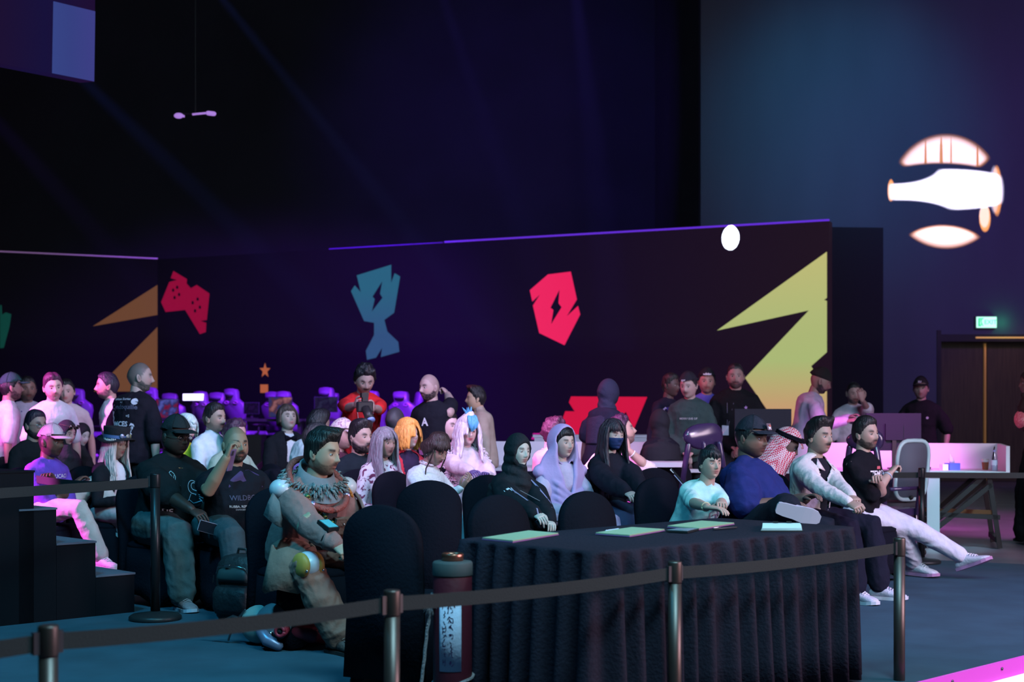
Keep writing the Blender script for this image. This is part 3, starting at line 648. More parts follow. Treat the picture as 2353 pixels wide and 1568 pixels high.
    poles=K.get('poles',((-.35,-.6,-1),(-.35,.6,-1))); arms=[]
    for i in (0,1):
        e,w=ik(SH[i],hands[i],ua,fa,poles[i]); arms.append((SH[i],e,w))
    hipx=.095*(1+.3*fat)
    HP=[pel+side*q*hipx+np.array((0,0,-.01)) for q in (-1,1)]
    if pose=='stand': feet=K.get('feet',((.02,-.12,.085),(.02,.12,.085))); lp=((1,-.1,0),(1,.1,0))
    else: feet=K.get('feet',((.42,-.16,.085),(.42,.16,.085))); lp=K.get('lpoles',((1,-.25,1.2),(1,.25,1.2)))
    legs=[]
    for i in (0,1):
        ft=np.array(feet[i],float) if feet[i][0]!='px' else topx(feet[i][1:])
        kn,an=ik(HP[i],ft,th,shn,lp[i]); legs.append((HP[i],kn,an))
    vx=max(.007,min(.022,3.1/s))
    S=lambda p:np.asarray(p)*sc
    # ---------- torso rings
    def torso(g,grow=0.,z0=-.10,z1=1.0,hem=0.,thin=1.):
        b=fat; rings=[]; t=np.linspace(0,2*np.pi,20,endpoint=False)
        prof=[(-.10,.15,.11,0),(-.02,.168,.122,0),(.08,.163,.118,.0),(.20,.150,.112,.0),(.32,.163,.120,.0),(.42,.180,.120,-.005),(.47,.172,.105,-.012),(.505,.120,.080,-.010),(.525,.070,.065,0)]
        if fem: prof=[(-.10,.16,.11,0),(-.02,.175,.12,0),(.08,.158,.11,0),(.20,.132,.098,0),(.32,.148,.118,.012),(.42,.160,.108,-.002),(.47,.152,.092,-.010),(.505,.105,.070,-.01),(.525,.058,.055,0)]
        for h,a,c,o in prof:
            if h<z0 or h>z1: continue
            q=max(0,h)/.5; p=(Nk-pel)*q+pel if h>0 else pel+ld*h
            bl=1+b*.95*math.exp(-((h-.16)/.17)**2); aa=a*(1+b*.45)*thin+grow; c_=c*(1+b*.35)*bl*thin+grow; fo=o+b*.06*math.exp(-((h-.16)/.15)**2)
            cc=np.cos(t); ss=np.sin(t)
            rings.append(S(p+fw*(fo+c_*np.sign(cc)[:,None]*np.abs(cc)[:,None]**.9)+side*(aa*np.sign(ss)[:,None]*np.abs(ss)[:,None]**.85)))
        g.loft(rings)
    def traps(g,q):
        for i in (0,1): g.tube(S([Nk+nf*.022,Nk*.55+SH[i]*.45+np.array((-.004,0,.022)),SH[i]+np.array((0,0,.0))]),[sc*x*q for x in (.046,.050,.050)],12)
    sk=K.get('skin',(.42,.25,.16))
    # ---------- skin body : one continuous surface
    g=G(); torso(g,-.018,thin=.88)
    g.tube(S([Nk-ld*.06,Nk,ntop,ntop+nf*.03]),[x*sc*(1+.25*fat)*(.86 if fem else 1) for x in (.075,.060,.056,.054)],14)
    af=1+.45*fat
    for i,(a,e,w) in enumerate(arms):
        q=(.80 if fem else 1)*af*K.get('armw',1.)
        g.tube(S([a,a*.5+e*.5,e,e*.65+w*.35,w]),[sc*x*q for x in (.044,.045,.039,.040,.026)],12)
    traps(g,.78*(.85 if fem else 1))
    for i,(a,b_,c) in enumerate(legs): g.tube(S([a,a*.5+b_*.5,b_,b_*.6+c*.4,c]),[sc*x*af for x in (.075,.066,.050,.048,.034)],12)
    v,f,nr=remesh(g,max(vx,.010) if not K.get('bare') else vx,3)
    b=G(); b.add(v,f,0,np.array(sk))
    hm=HM.copy(); hm[:3,:3]*=sc; hm[:3,3]=S(HM[:3,3])
    head_geo(b,spec,hm)
    hcv=K.get('curls',(.45,.45)); hn=K.get('palms',((.3,.3,-1),(.3,-.3,-1)))
    if 'nohands' not in K:
        for i,(a,e,w) in enumerate(arms):
            d=K.get('hdir',(None,None))[i]; d=(w-e) if d is None else np.array(d,float)
            sidev=1 if i==0 else -1
            hand(b,S(w),d,hn[i],sidev,hcv[i],sc*(.86 if fem else 1)*K.get('handk',1.),np.array(K.get('glove',sk)),n=7 if s>290 else 5)
    b.obj('body',SKIN,root,attr=True)
    seed=abs(hash(key))%1000 if False else sum(map(ord,key))
    info=dict(root=root,S=S,sc=sc,HM=hm,arms=arms,legs=legs,SH=SH,Nk=Nk,pel=pel,ld=ld,fw=fw,side=side,loc=loc,yaw=yaw,s=s,hb=hb,ntop=ntop,hc=hc,fat=fat,topx=topx,vx=vx)
    # ---------- shirt
    top=K.get('top','tee'); tc=K.get('topc',(.02,.02,.022)); tmat=K.get('topm') or cloth(tc,K.get('wr',.5))
    if top!='none':
        g=G(); gr=K.get('loose',.010)+.004; torso(g,gr)
        traps(g,(1.12*(.85 if fem else 1))*(1+.2*fat))
        cov=1.0 if top in('long','jacket','thobe') else K.get('slv',.62)
        for i,(a,e,w) in enumerate(arms):
            q=(.88 if fem else 1)*af; lo=K.get('sleeve',1.0)
            if top=='vest': continue
            if cov<1:
                p=a+(e-a)*cov/ .95 if cov<.95 else e
                g.tube(S([a-side*(-1,1)[i]*.02,a*.5+p*.5,p]),[sc*x*q for x in (.066,.064*lo,.062*lo)],14)
            else: g.tube(S([a-side*(-1,1)[i]*.02,a*.5+e*.5,e,e*.5+w*.5,w-(w-e)*.04]),[sc*x*q for x in (.068,.064*lo,.056*lo,.050*lo,.040*lo)],14)
        g.tube(S([Nk-ld*.05,Nk+nf*K.get('collar',.012)]),[sc*.085*(1+.25*fat)*(.84 if fem else 1),sc*.068*(1+.25*fat)*(.84 if fem else 1)],14)
        v,f,nr=remesh(g,vx,4); v=wrinkle(v,nr,K.get('wa',.0055)*sc,seed)
        info['shirt_bvh']=BVHTree.FromPolygons(v.tolist(),[tuple(q) for q in f])
        mi=None; mats=[tmat]
        if K.get('paint'): mi,mats=K['paint'](v,np.asarray(f),info,tmat)
        if K.get('open'):
            w0=K['open']; c=v[np.asarray(f)].mean(1)/sc; rel=c-pel; hgt=rel@ld; fo=rel@fw
            da=np.full(len(c),9.)
            for (a,e,w) in arms:
                for p0,p1 in ((a*.6+e*.4,e),(e,w)):
                    dd=p1-p0; tt=np.clip((c-p0)@dd/(dd@dd),0,1); da=np.minimum(da,np.linalg.norm(c-p0-tt[:,None]*dd,axis=1))
            kill=(da>.078)&(np.abs(c[:,1]+K.get('opshift',0))<w0*(.55+1.1*np.clip(hgt/.5,0,1)))&(fo>.03)&(hgt>K.get('opz',-.05)); f=np.asarray(f)[~kill]
            g2=G(); torso(g2,gr-.012); g2.tube(S([Nk-ld*.05,Nk+nf*.014]),[sc*.075,sc*.060],12); v2,f2,n2=remesh(g2,max(vx,.01),3)
            me=arr_mesh('inner_shirt',v2,f2,[cloth(K.get('inner',(.03,.03,.035)))]); o=bpy.data.objects.new('inner_shirt',me); COL.objects.link(o); o.parent=root
            info['inner_bvh']=BVHTree.FromPolygons(v2.tolist(),[tuple(q) for q in f2])
        me=arr_mesh('shirt',v,np.asarray(f),mats,mi)
        o=bpy.data.objects.new({'jacket':'jacket','thobe':'thobe','abaya':'robe'}.get(top,K.get('topname','shirt')),me); COL.objects.link(o); o.parent=root
        if K.get('open'): sd=o.modifiers.new('t','SOLIDIFY'); sd.thickness=.006; sd.offset=1
        info['shirt']=o
        if not K.get('nocollar') and top in ('tee','long') :
            g=G(); t=np.linspace(0,2*np.pi,19); rr=.069*(1+.25*fat)*(.84 if fem else 1)
            g.tube(S([Nk+nf*.010+fw*(rr*1.02*math.cos(q)+.004)+side*rr*math.sin(q)-np.array((0,0,.016*math.cos(q)))for q in t]),sc*.006,6,round_ends=False)
            g.obj('neckband',tmat,root)
    # ---------- legs
    pc=K.get('pants',(.02,.02,.025))
    if pc is not None:
        g=G(); lw=K.get('legw',1.)*(1+.35*fat)
        g.ell(S(pel+(0,0,-.01)),(sc*.135*(1+.35*fat),sc*.185*(1+.4*fat),sc*.115),18,12)
        if K.get('skirt'):
            for (a,b_,c) in legs: g.tube(S([a,b_,np.array((c[0],c[1]*1.2,.10 if gz==0 else .1))]),[sc*.13,sc*.13,sc*.17],14)
            m0=(legs[0][1]+legs[1][1])/2; g.tube(S([pel,m0,np.array((m0[0]+.02,m0[1],.12))]),[sc*.15,sc*.13,sc*.16],14)
        else:
            for (a,b_,c) in legs:
                g.tube(S([a,a*.5+b_*.5,b_,b_*.55+c*.45,c*.93+b_*.07]),[sc*x*lw for x in (.098,.088,.073,.068*K.get('flare',1),.062*K.get('flare',1))],14)
        v,f,nr=remesh(g,vx*1.1,3); v=wrinkle(v,nr,K.get('wp',.006)*sc,seed+3); v[:,2]=np.maximum(v[:,2],.02)
        me=arr_mesh('skirt' if K.get('skirt') else 'trousers',v,f,[K.get('pantm') or cloth(pc)]); o=bpy.data.objects.new(me.name,me); COL.objects.link(o); o.parent=root; info['pants']=o
    # ---------- shoes
    if K.get('shoes',(.03,.03,.03)) is not None:
        fd=K.get('fdir',(None,None))
        for i,(a,b_,c) in enumerate(legs):
            d=np.array((1,(-.25,.25)[i],0.)) if fd[i] is None else np.array(fd[i][:3],float); up=(0,0,1) if fd[i] is None or len(fd[i])<4 else fd[i][3]
            shoe(root,S(c),d,up,K.get('shoes',(.03,.03,.03)),K.get('sole',(.05,.05,.05)),sc*K.get('shk',1.))
    # ---------- hair / head wear
    st=K.get('style','short'); hm_=K.get('hairm') or hairm(K.get('hair',(.012,.010,.010)))
    if st in('short','swept','quiff','curly'):
        if st=='curly': spec['curl']=1
        g=G(); hair_cap(g,spec,hm,st); g.obj('hair',hm_,root)
    if st=='custom': K['hairf'](info,spec,hm_)
    if K.get('cap'): info['cap']=cap_part(root,hm,K['cap'],hb,K.get('capdir',1),brimcol=K.get('brimc'),patt=K.get('capm'))
    if K.get('glasses'): glasses_part(root,hm,hb)
    PEOPLE[key]=info; return info
def lw(info,p):
    """local point (metres, unscaled) -> world"""
    p=info['S'](np.array(p)); c,s=math.cos(R(info['yaw'])),math.sin(R(info['yaw'])); l=info['loc']; return np.array((l[0]+c*p[0]-s*p[1],l[1]+s*p[0]+c*p[1],l[2]+p[2]))
def decal(info,name,v2,f2,center,col,size=1.,off=.004,bvh='shirt_bvh',back=False,m=None,fwd=None,up=None):
    """project a flat outline onto the garment"""
    S=info['S']; fw=info['fw']*(-1 if back else 1) if fwd is None else np.array(fwd,float); fw=fw/np.linalg.norm(fw)
    u=info['ld'] if up is None else np.array(up,float); rt=np.cross(u,fw); rt/=np.linalg.norm(rt); u=np.cross(fw,rt)
    o=S(info['pel'])+S(np.array((center[0]*info['ld']))) if False else S(info['pel']+info['ld']*center[0]+info['side']*center[1])
    P=[]
    for x,y,*_ in v2:
        p=o+rt*x*size+u*y*size+fw*.6; h=info[bvh].ray_cast(Vector(p),Vector(-fw))
        P.append(np.array(h[0])+fw*off if h[0] is not None else None)
    ok=[p for p in P if p is not None]
    if not ok: return
    F=[q for q in f2 if all(P[i] is not None for i in q)]; d=np.mean(ok,0); P=[p if p is not None else d for p in P]
    g=G(); g.add(P,F); return g.obj(name,m or mat('print',col,.7),info['root'],False)
def text_decal(info,txt,center,h,col,back=False,name='lettering',bold=.0,**k):
    v,f=text_mesh(txt,1,bold); return decal(info,name,v*h,f,center,col,back=back,**k)
def stroke_poly(lines,w):
    """thin ribbons from 2-D polylines"""
    v=[];f=[]
    for L in lines:
        L=np.array(L,float)
        for a,b in zip(L[:-1],L[1:]):
            d=b-a; n=np.array((-d[1],d[0])); n=n/(np.linalg.norm(n)+1e-9)*w/2; k=len(v); v+=[a-n,b-n,b+n,a+n]; f.append((k,k+1,k+2,k+3))
    return np.array(v),f
def circ(cx,cy,r,a0=0,a1=360,n=14): return [(cx+r*math.cos(R(a)),cy+r*math.sin(R(a))) for a in np.linspace(a0,a1,n)]
# ================================================================= FURNITURE
def make_chair():
    r=empty('banquet_chair',(0,0,0),0)
    t=np.linspace(0,2*np.pi,32,endpoint=False)
    def rr(a,b,p=5): c,s=np.cos(t),np.sin(t); q=(np.abs(c)**p+np.abs(s)**p)**(-1/p); return np.c_[a*c*q,b*s*q]
    g=G(); g.loft([np.c_[rr(.205,.195)+(.04,0),np.full(32,.37)],np.c_[rr(.222,.212)+(.04,0),np.full(32,.385)],np.c_[rr(.224,.214)+(.04,0),np.full(32,.41)],np.c_[rr(.20,.19)+(.04,0),np.full(32,.428)],np.c_[rr(.12,.11)+(.04,0),np.full(32,.432)]]); g.obj('seat_cover',BLACK,r)
    g=G(); rings=[]
    cn=np.abs(np.sin(2*t))**3
    for z,e in ((.385,0),(.25,.006),(.12,.018),(.0,.034)):
        q=rr(.222+e,.213+e)+(.04-.012*(.4-z),0); rings.append(np.c_[q,z+(1-cn)*.07*(1-z/.385)**2+ .002])
    g.loft(rings,cap=False); o=g.obj('skirt',BLACK,r); sd=o.modifiers.new('t','SOLIDIFY'); sd.thickness=.005
    g=G(); ol=[]
    for i in range(24):
        a=math.pi*i/23; ol.append((.215*math.cos(a)*(1-.0*i),.68+.20*math.sin(a)**.8))
    ol=[(.222,.05),(.208,.40)]+ol+[(-.208,.40),(-.222,.05)]
    X=lambda z:-.185-.10*max(0,z-.43)-.035*max(0,.43-z)
    fr=[(X(z)+.006,y*.965,z*.99+.002) for y,z in ol]; md=[(X(z)-.022,y,z) for y,z in ol]; bk=[(X(z)-.052,y*.965,z*.99+.002) for y,z in ol]
    g.loft([np.array(q) for q in (fr,md,bk)]); o=g.obj('back_cover',BLACK,r)
    for sx in (-.19,.24):
        for sy in (-.2,.2): g=G(); g.lathe([(.012,0),(.014,.004),(.014,.03),(.011,.034)],8,c=(sx,sy,0)); g.obj('foot',PLASTIC,r)
    return r
CH0=make_chair(); used=[0]
def chair(x,y,yaw,label,group=None,z=0):
    o=CH0 if not used[0] else copy_tree(CH0); used[0]=1
    o.location=(x,y,z); o.rotation_euler=(0,0,R(yaw)); tag(o,label,'chair',group); return o
def seat_for(key,label,back=.0,group='covered chairs under the audience'):
    i=PEOPLE[key]; l=i['loc']; c,s=math.cos(R(i['yaw'])),math.sin(R(i['yaw'])); x=i['pel'][0]-.02-back
    return chair(l[0]+c*x,l[1]+s*x,i['yaw'],label,group)
# long judges' table under its pleated cloth
TA=np.array((-.282,6.37)); TB=np.array((.337,5.73)); TC=np.array((1.732,7.07)); TD=TC+(TA-TB)
tb=empty('folding_table',(*((TA+TC)/2),0),math.atan2(U[1],U[0]),'long folding table hidden under the pleated black cloth','table')
g=G(); g.box(-.94,-.40,.715,.94,.40,.738); g.obj('tabletop',mat('plywood',(.3,.22,.14),.7),tb,False)
for sx in (-.8,.8):
    for sy in (-.32,.32): g=G(); g.tube([(sx,sy,0),(sx,sy,.715)],.014,8,round_ends=False); g.obj('leg',STEEL,tb)
g=G()
def outline(a,b,r,n=10):
    p=[]
    for cx,cy,a0 in ((a-r,b-r,0),(-a+r,b-r,90),(-a+r,-b+r,180),(a-r,-b+r,270)):
        for i in range(n+1): q=R(a0+90*i/n); p.append((cx+r*math.cos(q),cy+r*math.sin(q)))
    return np.array(p)
def resample(p,n):
    q=np.vstack([p,p[:1]]); d=np.r_[0,np.cumsum(np.linalg.norm(np.diff(q,axis=0),axis=1))]; s=np.linspace(0,d[-1],n,endpoint=False)
    return np.c_[np.interp(s,d,q[:,0]),np.interp(s,d,q[:,1])],s,d[-1]
base,s_,Lp=resample(outline(.955,.435,.07),560)
tn=np.roll(base,-1,0)-np.roll(base,1,0); tn/=np.linalg.norm(tn,axis=1)[:,None]; nn=np.c_[tn[:,1],-tn[:,0]]
per=Lp/44; ph=s_/per*2*np.pi; jit=np.interp(s_,np.linspace(0,Lp,45),RNG.rand(45)*2.6)
wv=np.sign(np.sin(ph+jit))*np.abs(np.sin(ph+jit))**.7
rings=[np.c_[base*.6,np.full(560,.748)],np.c_[base*.97,np.full(560,.750)],np.c_[base,np.full(560,.746)]]
for z,am,fl in ((.735,.006,.004),(.70,.018,.012),(.6,.027,.022),(.4,.031,.034),(.2,.034,.046),(.012,.037,.06)):
    w2=wv*am+.012*np.sin(s_*5.3+z*3)*(.75-z)
    rings.append(np.c_[base+nn*(fl*.6+w2)[:,None],np.full(560,z)])
g.loft(rings[::-1]); 
tcl=g.obj('tablecloth',mat('black_tablecloth',(.020,.015,.027),.85,bump=.3,bscale=70,spec=.12),loc=(*((TA+TC)/2),0.003),rz=math.atan2(U[1],U[0]))
tag(tcl,'black pleated cloth draped to the floor over the long table','tablecloth')
TZ=.754
def tpt(x,y,z=TZ): return onz(x,y,z)
def slab(name,corners,t,m,label,cat,group=None,z=TZ):
    P=[tpt(x,y,z) for x,y in corners]; c=np.mean(P,0); g=G(); n=len(P)
    g.add([p-c for p in P]+[p-c+(0,0,t) for p in P],[tuple(range(n))[::-1],tuple(range(n,2*n))]+[(i,(i+1)%n,n+(i+1)%n,n+i) for i in range(n)])
    o=g.obj(name,m,smooth=False,loc=c); return tag(o,label,cat,group)
KR=mat('kraft_card',(.36,.40,.27),.75,bump=.1,bscale=90)
def folder(cs,label):
    P=[tpt(x,y,TZ) for x,y in cs]; c=np.mean(P,0); e=empty('card_folder',c,0,label,'folder'); 
    up=lambda k,t:[ (p-c)*k+(0,0,t) for p in P]
    g=G(); n=4; v=up(1,0)+up(1,.004); g.add(v,[(3,2,1,0),(4,5,6,7)]+[(i,(i+1)%4,4+(i+1)%4,4+i) for i in range(4)]); g.obj('back_sheet',mat('magenta_card',(.3,.1,.3),.7),e,False)
    v=up(.985,.005)+up(.985,.010); g=G(); g.add(v,[(3,2,1,0),(4,5,6,7)]+[(i,(i+1)%4,4+(i+1)%4,4+i) for i in range(4)]); g.obj('front_board',KR,e,False)
    q=[(P[3]-c)*.75+(P[2]-c)*.1+(0,0,.0105)]; a=(P[3]-c)*.80+(P[0]-c)*.08; b=(P[3]-c)*.55+(P[2]-c)*.33
    g=G(); d=(P[1]-P[0])*.07; w=(P[2]-P[3])*.05
    g.add([a+(0,0,.0108),a+w+(0,0,.0108),a+w+d+(0,0,.0108),a+d+(0,0,.0108)],[(0,1,2,3)]); g.obj('small_label',mat('pale_label',(.5,.55,.6),.6),e,False)
folder([(1107,1241),(1215,1224),(1284,1230),(1178,1248)],'kraft card folder lying near the left corner of the black table')
folder([(1368,1229),(1452,1216),(1528,1221),(1447,1235)],'kraft card folder in the middle of the black table')
folder([(1533,1213),(1612,1201),(1688,1206),(1606,1219)],'kraft card folder lying in front of the boy on the black table')
e=empty('tablet',tpt(1566,1221),0,'thin dark tablet with a pale lit rim beside the boy\'s folder','tablet'); c=np.array(e.location)
def qd(cs,z0,z1):
    P=[tpt(x,y)-c for x,y in cs]; g=G(); g.add([p+(0,0,z0) for p in P]+[p+(0,0,z1) for p in P],[(3,2,1,0),(4,5,6,7)]+[(i,(i+1)%4,4+(i+1)%4,4+i) for i in range(4)]); return g
qd([(1530,1223),(1560,1217.5),(1606,1219),(1580,1226)],0,.008).obj('body',PLASTIC,e,False); qd([(1533,1222.6),(1561,1218.2),(1603,1219.4),(1579,1225)],.0085,.0095).obj('screen',mat('tablet_glass',(.35,.4,.5),.15,spec=.8),e,False)
def pen(a,b,col,label):
    a=tpt(*a)+(0,0,.006); b=tpt(*b)+(0,0,.006); e=empty('pen',a,0,label,'pen'); d=b-a
    g=G(); g.tube([(0,0,0),d*.8],.0055,8); g.obj('barrel',mat('pen_barrel',col,.35),e); g=G(); g.tube([d*.8,d*.95],[.0055,.003],8); g.obj('grip',PLASTIC,e); g=G(); g.tube([(0,0,.005),d*.25+np.array((0,0,.007))],.002,5); g.obj('clip',CHROME,e)
pen((1393,1224),(1428,1219),(.6,.6,.8),'pale blue and white pen behind the middle folder')
pen((1640,1219),(1697,1215),(.03,.03,.04),'black marker pen lying right of the boy\'s folder')
e=empty('clipboard',tpt(1796,1215),0,'white paper stack on a clipboard near the right end of the black table','clipboard'); c=np.array(e.location)
qd([(1748,1222),(1753,1208),(1842,1209),(1845,1222)],0,.004).obj('board',mat('clip_board',(.05,.04,.04),.6),e,False)
for i in range(5):
    j=i*.6; qd([(1749+j,1221.5),(1755-j,1208.5+j*.3),(1841-j,1209.3),(1843-j,1221.5-j*.3)],.0045+i*.0022,.0045+i*.0022+.0012).obj('paper_sheet',mat('paper',(.72,.78,.82),.8),e,False)
for x in (1782,1813): qd([(x-6,1210),(x-6,1208.5),(x+6,1208.6),(x+6,1210.1)],.016,.022).obj('clip',PLASTIC,e,False)
# retractable belt posts
BELT=mat('black_webbing',(.030,.028,.030),.9,bump=.2,bscale=200)
def post(x,y,z0,label,dirs,hz=.95,flat=True,group='belt posts along the platform edge',rad=.0275,m=None):
    e=empty('belt_post',(x,y,z0),math.atan2(U[1],U[0]),label,'post',group)
    m=m or mat('post_metal',(.12,.085,.08),.42,metal=.8)
    g=G(); g.lathe([(.16,0),(.165,.006),(.165,.022),(.15,.034),(.06,.045),(.03,.055)],28); g.obj('base',PLASTIC,e)
    g=G(); g.lathe([(rad,.04),(rad,hz-.09)],24); g.obj('pole',m,e)
    g=G(); g.lathe([(rad+.001,hz-.09),(rad+.002,hz-.085),(rad+.002,hz-.008),(rad+.0005,hz-.002),(rad-.004,hz)],24); g.obj('head',m,e)
    for d in dirs:
        g=G(); g.box(-.006+d*(rad+.008)-.006,-.009,hz-.082,d*(rad+.008)+.006,.009,hz-.018); g.obj('belt_clip',STEEL,e,False)
    return e
def belt(a,b,label,sag=.012,w=.050):
    a=np.array(a,float); b=np.array(b,float); n=14; d=b-a; nv=np.array((-d[1],d[0],0)); nv/=np.linalg.norm(nv); v=[];
    rings=[]
    for i in range(n+1):
        t=i/n; p=a+d*t; p[2]-=sag*4*t*(1-t); tw=.006*math.sin(t*5); rings.append(np.array([p+nv*(.0012+tw*0)+(0,0,w/2),p-nv*.0012+(0,0,w/2),p-nv*.0012-(0,0,w/2)+nv*tw,p+nv*.0012-(0,0,w/2)+nv*tw]) if False else np.array([p+nv*.0012+np.array((0,0,w/2)),p-nv*.0012+np.array((0,0,w/2)),p-nv*.0012-np.array((0,0,w/2)),p+nv*.0012-np.array((0,0,w/2))]))
    c=(a+b)/2; g=G(); g.loft([r-c for r in rings]); return tag(g.obj('barrier_belt',BELT,loc=c,smooth=False),label,'belt')
ps=[(-1.327,4.11),(-.413,4.94),(.67,5.91),(1.90,7.045)]
lab=['blurred metal belt post at the lower left corner','brown metal belt post left of the rope-tied prop','metal belt post in front of the middle of the black table','metal belt post at the right end of the black table']
for (x,y),l in zip(ps,lab): post(x,y,-.25,l,(-1,1))
bz=-.25+.95-.050
for i in range(3):
    a,b=ps[i],ps[i+1]; d=np.array(b)-a; d/=np.linalg.norm(d); o=.036
    belt((a[0]+d[0]*o,a[1]+d[1]*o,bz),(b[0]-d[0]*o,b[1]-d[1]*o,bz),('dark belt stretched between the lower left post and the next one','dark belt passing in front of the red prop and the table','dark belt between the two right posts in front of the table skirt')[i])
d=np.array(ps[0])-ps[1]; d/=np.linalg.norm(d); e_=np.array(ps[0])+d*1.3
belt((ps[0][0]+d[0]*.036,ps[0][1]+d[1]*.036,bz),(e_[0],e_[1],bz-.01),'dark belt running out of the picture at the lower left edge')
post(-2.27,9.14,0,'black belt post with a round base beside the black steps',(-1,),.93,group=None,rad=.030,m=mat('black_post',(.015,.015,.018),.35,metal=.3)).rotation_euler=(0,0,.2)
belt((-2.30,9.16,.868),(-3.75,11.3,.80),'upper black belt running from the round-based post behind the black steps',.03,.058)
belt((-2.31,9.12,.872),(-3.25,7.35,.865),'lower black belt crossing in front of the black steps',.005,.058)
post(3.60,12.62,0,'black belt post half hidden behind the man in white trousers',(-1,1),.84,group=None,m=mat('black_post',(.015,.015,.018),.35,metal=.3))
belt((3.63,12.63,.775),(5.3,13.2,.752),'navy belt across the front of the white desk',.004,.050)
belt((3.565,12.61,.775),(2.6,12.9,.79),'navy belt end behind the crossed-arm man',.01,.050)
# black steps at the left
STP=mat('black_step',(.005,.005,.008),.7,spec=.1); TRD=mat('grey_tread',(.13,.12,.16),.8,bump=.2,bscale=60)
s0=np.array((-2.494,9.49)); sd=empty('stage_steps',(*s0,0),math.atan2(-U[1],-U[0]),'black wooden steps rising to the left with grey treads','steps')
Ls=[(0,.279,.262),(.279,.55,.487),(.55,.80,.715),(.70,2.4,.955)]
for a,b,h in Ls:
    g=G(); g.box(a+.002,-1.1,0,b,0,h-.012); g.obj('riser_box',STP,sd,False)
    g=G(); g.box(a-.004,-1.1,h-.012,b,.004,h); g.obj('tread',TRD if h<.9 else STP,sd,False)
g=G(); g.box(1.0,-.5,.955,1.25,-.3,.965); g.box(1.35,-.5,.955,1.5,-.3,.968); g.obj('hinge_plate',PLASTIC,sd,False)
g=G(); g.tube([(.78,-.35,.955),(1.35,-.35,1.55)],.016,8); g.obj('handrail',PLASTIC,sd)
# ---------------------------------------------------------------- white counter desk
DW=np.array((.2,.85))/.873; DD=np.array((-.973,.229)); D0=np.array((4.81,13.98)); DK=math.atan2(DD[1],DD[0])
desk=empty('white_desk',(*D0,0),DK,'long white desk with a raised back panel behind the audience','desk')
# local: x along desk away to the left, y: towards back is negative after rotation; compute sign
def dloc(p): d=np.array(p[:2])-D0; return (d@DD, d@np.array((-DD[1],DD[0])))
bs=-1 if dloc(D0+DW)[1]<0 else 1; WD=.873; DL=5.6
WP=mat('white_laminate',(.62,.60,.68),.45,spec=.4)
g=G(); g.box(0,min(0,bs*WD),.715,DL,max(0,bs*WD),.75); g.obj('desk_top',WP,desk,False)
g=G(); g.box(0,min(bs*WD,bs*(WD+.03)),.70,DL,max(bs*WD,bs*(WD+.03)),1.01); g.obj('back_panel',WP,desk,False)
g=G(); n=[(0,.70),(0,.79),(bs*.25,.90),(bs*WD,1.01),(bs*WD,.70)]; g.prism([(0,.70),(0,1.0),(bs*WD,1.01),(bs*WD,.70)],lambda u,v,w:(w-.035,u,v),.035); g.obj('end_panel',WP,desk,False)
LEG=mat('desk_leg_metal',(.5,.55,.6),.35,metal=.4)
for lx in (.62,3.4): g=G(); g.box(lx,bs*.01,0,lx+.12,bs*.10,.715) if bs>0 else g.box(lx,-.10,0,lx+.12,-.01,.715); g.obj('leg',LEG,desk,False)
g=G(); g.box(0,-.012 if bs>0 else 0,.70,.72,0 if bs>0 else .012,.752); g.obj('front_edge',LEG,desk,False)
BEAM=mat('dark_trestle',(.025,.02,.022),.45,metal=.3)
for x0 in (.05,):
    for y0 in (.08,.78):
        y=bs*y0
        for a,b in (((x0,y,0),(x0+.10,y,.70)),((x0+.9,y,0),(x0+.15,y,.70)),((x0,y,.30),(x0+.85,y,.33)),((x0+.08,y,.62),(x0+.75,y,.05))): g=G(); g.bar(a,b,.045); g.obj('trestle_beam',BEAM,desk,False)
    g=G(); g.bar((x0+.02,bs*.08,.08),(x0+.02,bs*.78,.08),.05); g.obj('trestle_beam',BEAM,desk,False)
    g=G(); g.bar((x0+.06,bs*.08,.35),(x0+.8,bs*.78,.32),.04); g.obj('trestle_beam',mat('orange_brown_beam',(.28,.10,.05),.5),desk,False)
# far white counter / crates further left
def fbox(name,x0,x1,ytop,s,h,d,m,label,cat,zb=0):
    a=P3(x0,HY,s); b=P3(x1,HY,s); zt=HC-(ytop-HY)/s; g=G(); g.box(0,0,zb if zb else 0,b[0]-a[0],d,zt); o=g.obj(name,m,smooth=False,loc=(a[0],a[1],0)); return tag(o,label,cat)
cb_=empty('white_counter',(*P3(1228,HY,188)[:2],0),0,'white counter front behind the lilac scarf and the blown-out shirt','counter')
wc=(1515-1228)/188
g=G(); g.box(0,0,.05,wc,.03,1.03); g.obj('front_panel',WP,cb_,False); g=G(); g.box(-.02,-.01,1.03,wc+.02,.6,1.06); g.obj('counter_top',WP,cb_,False); g=G(); g.box(0.02,.02,0,wc-.02,.5,.05); g.obj('plinth',PLASTIC,cb_,False)
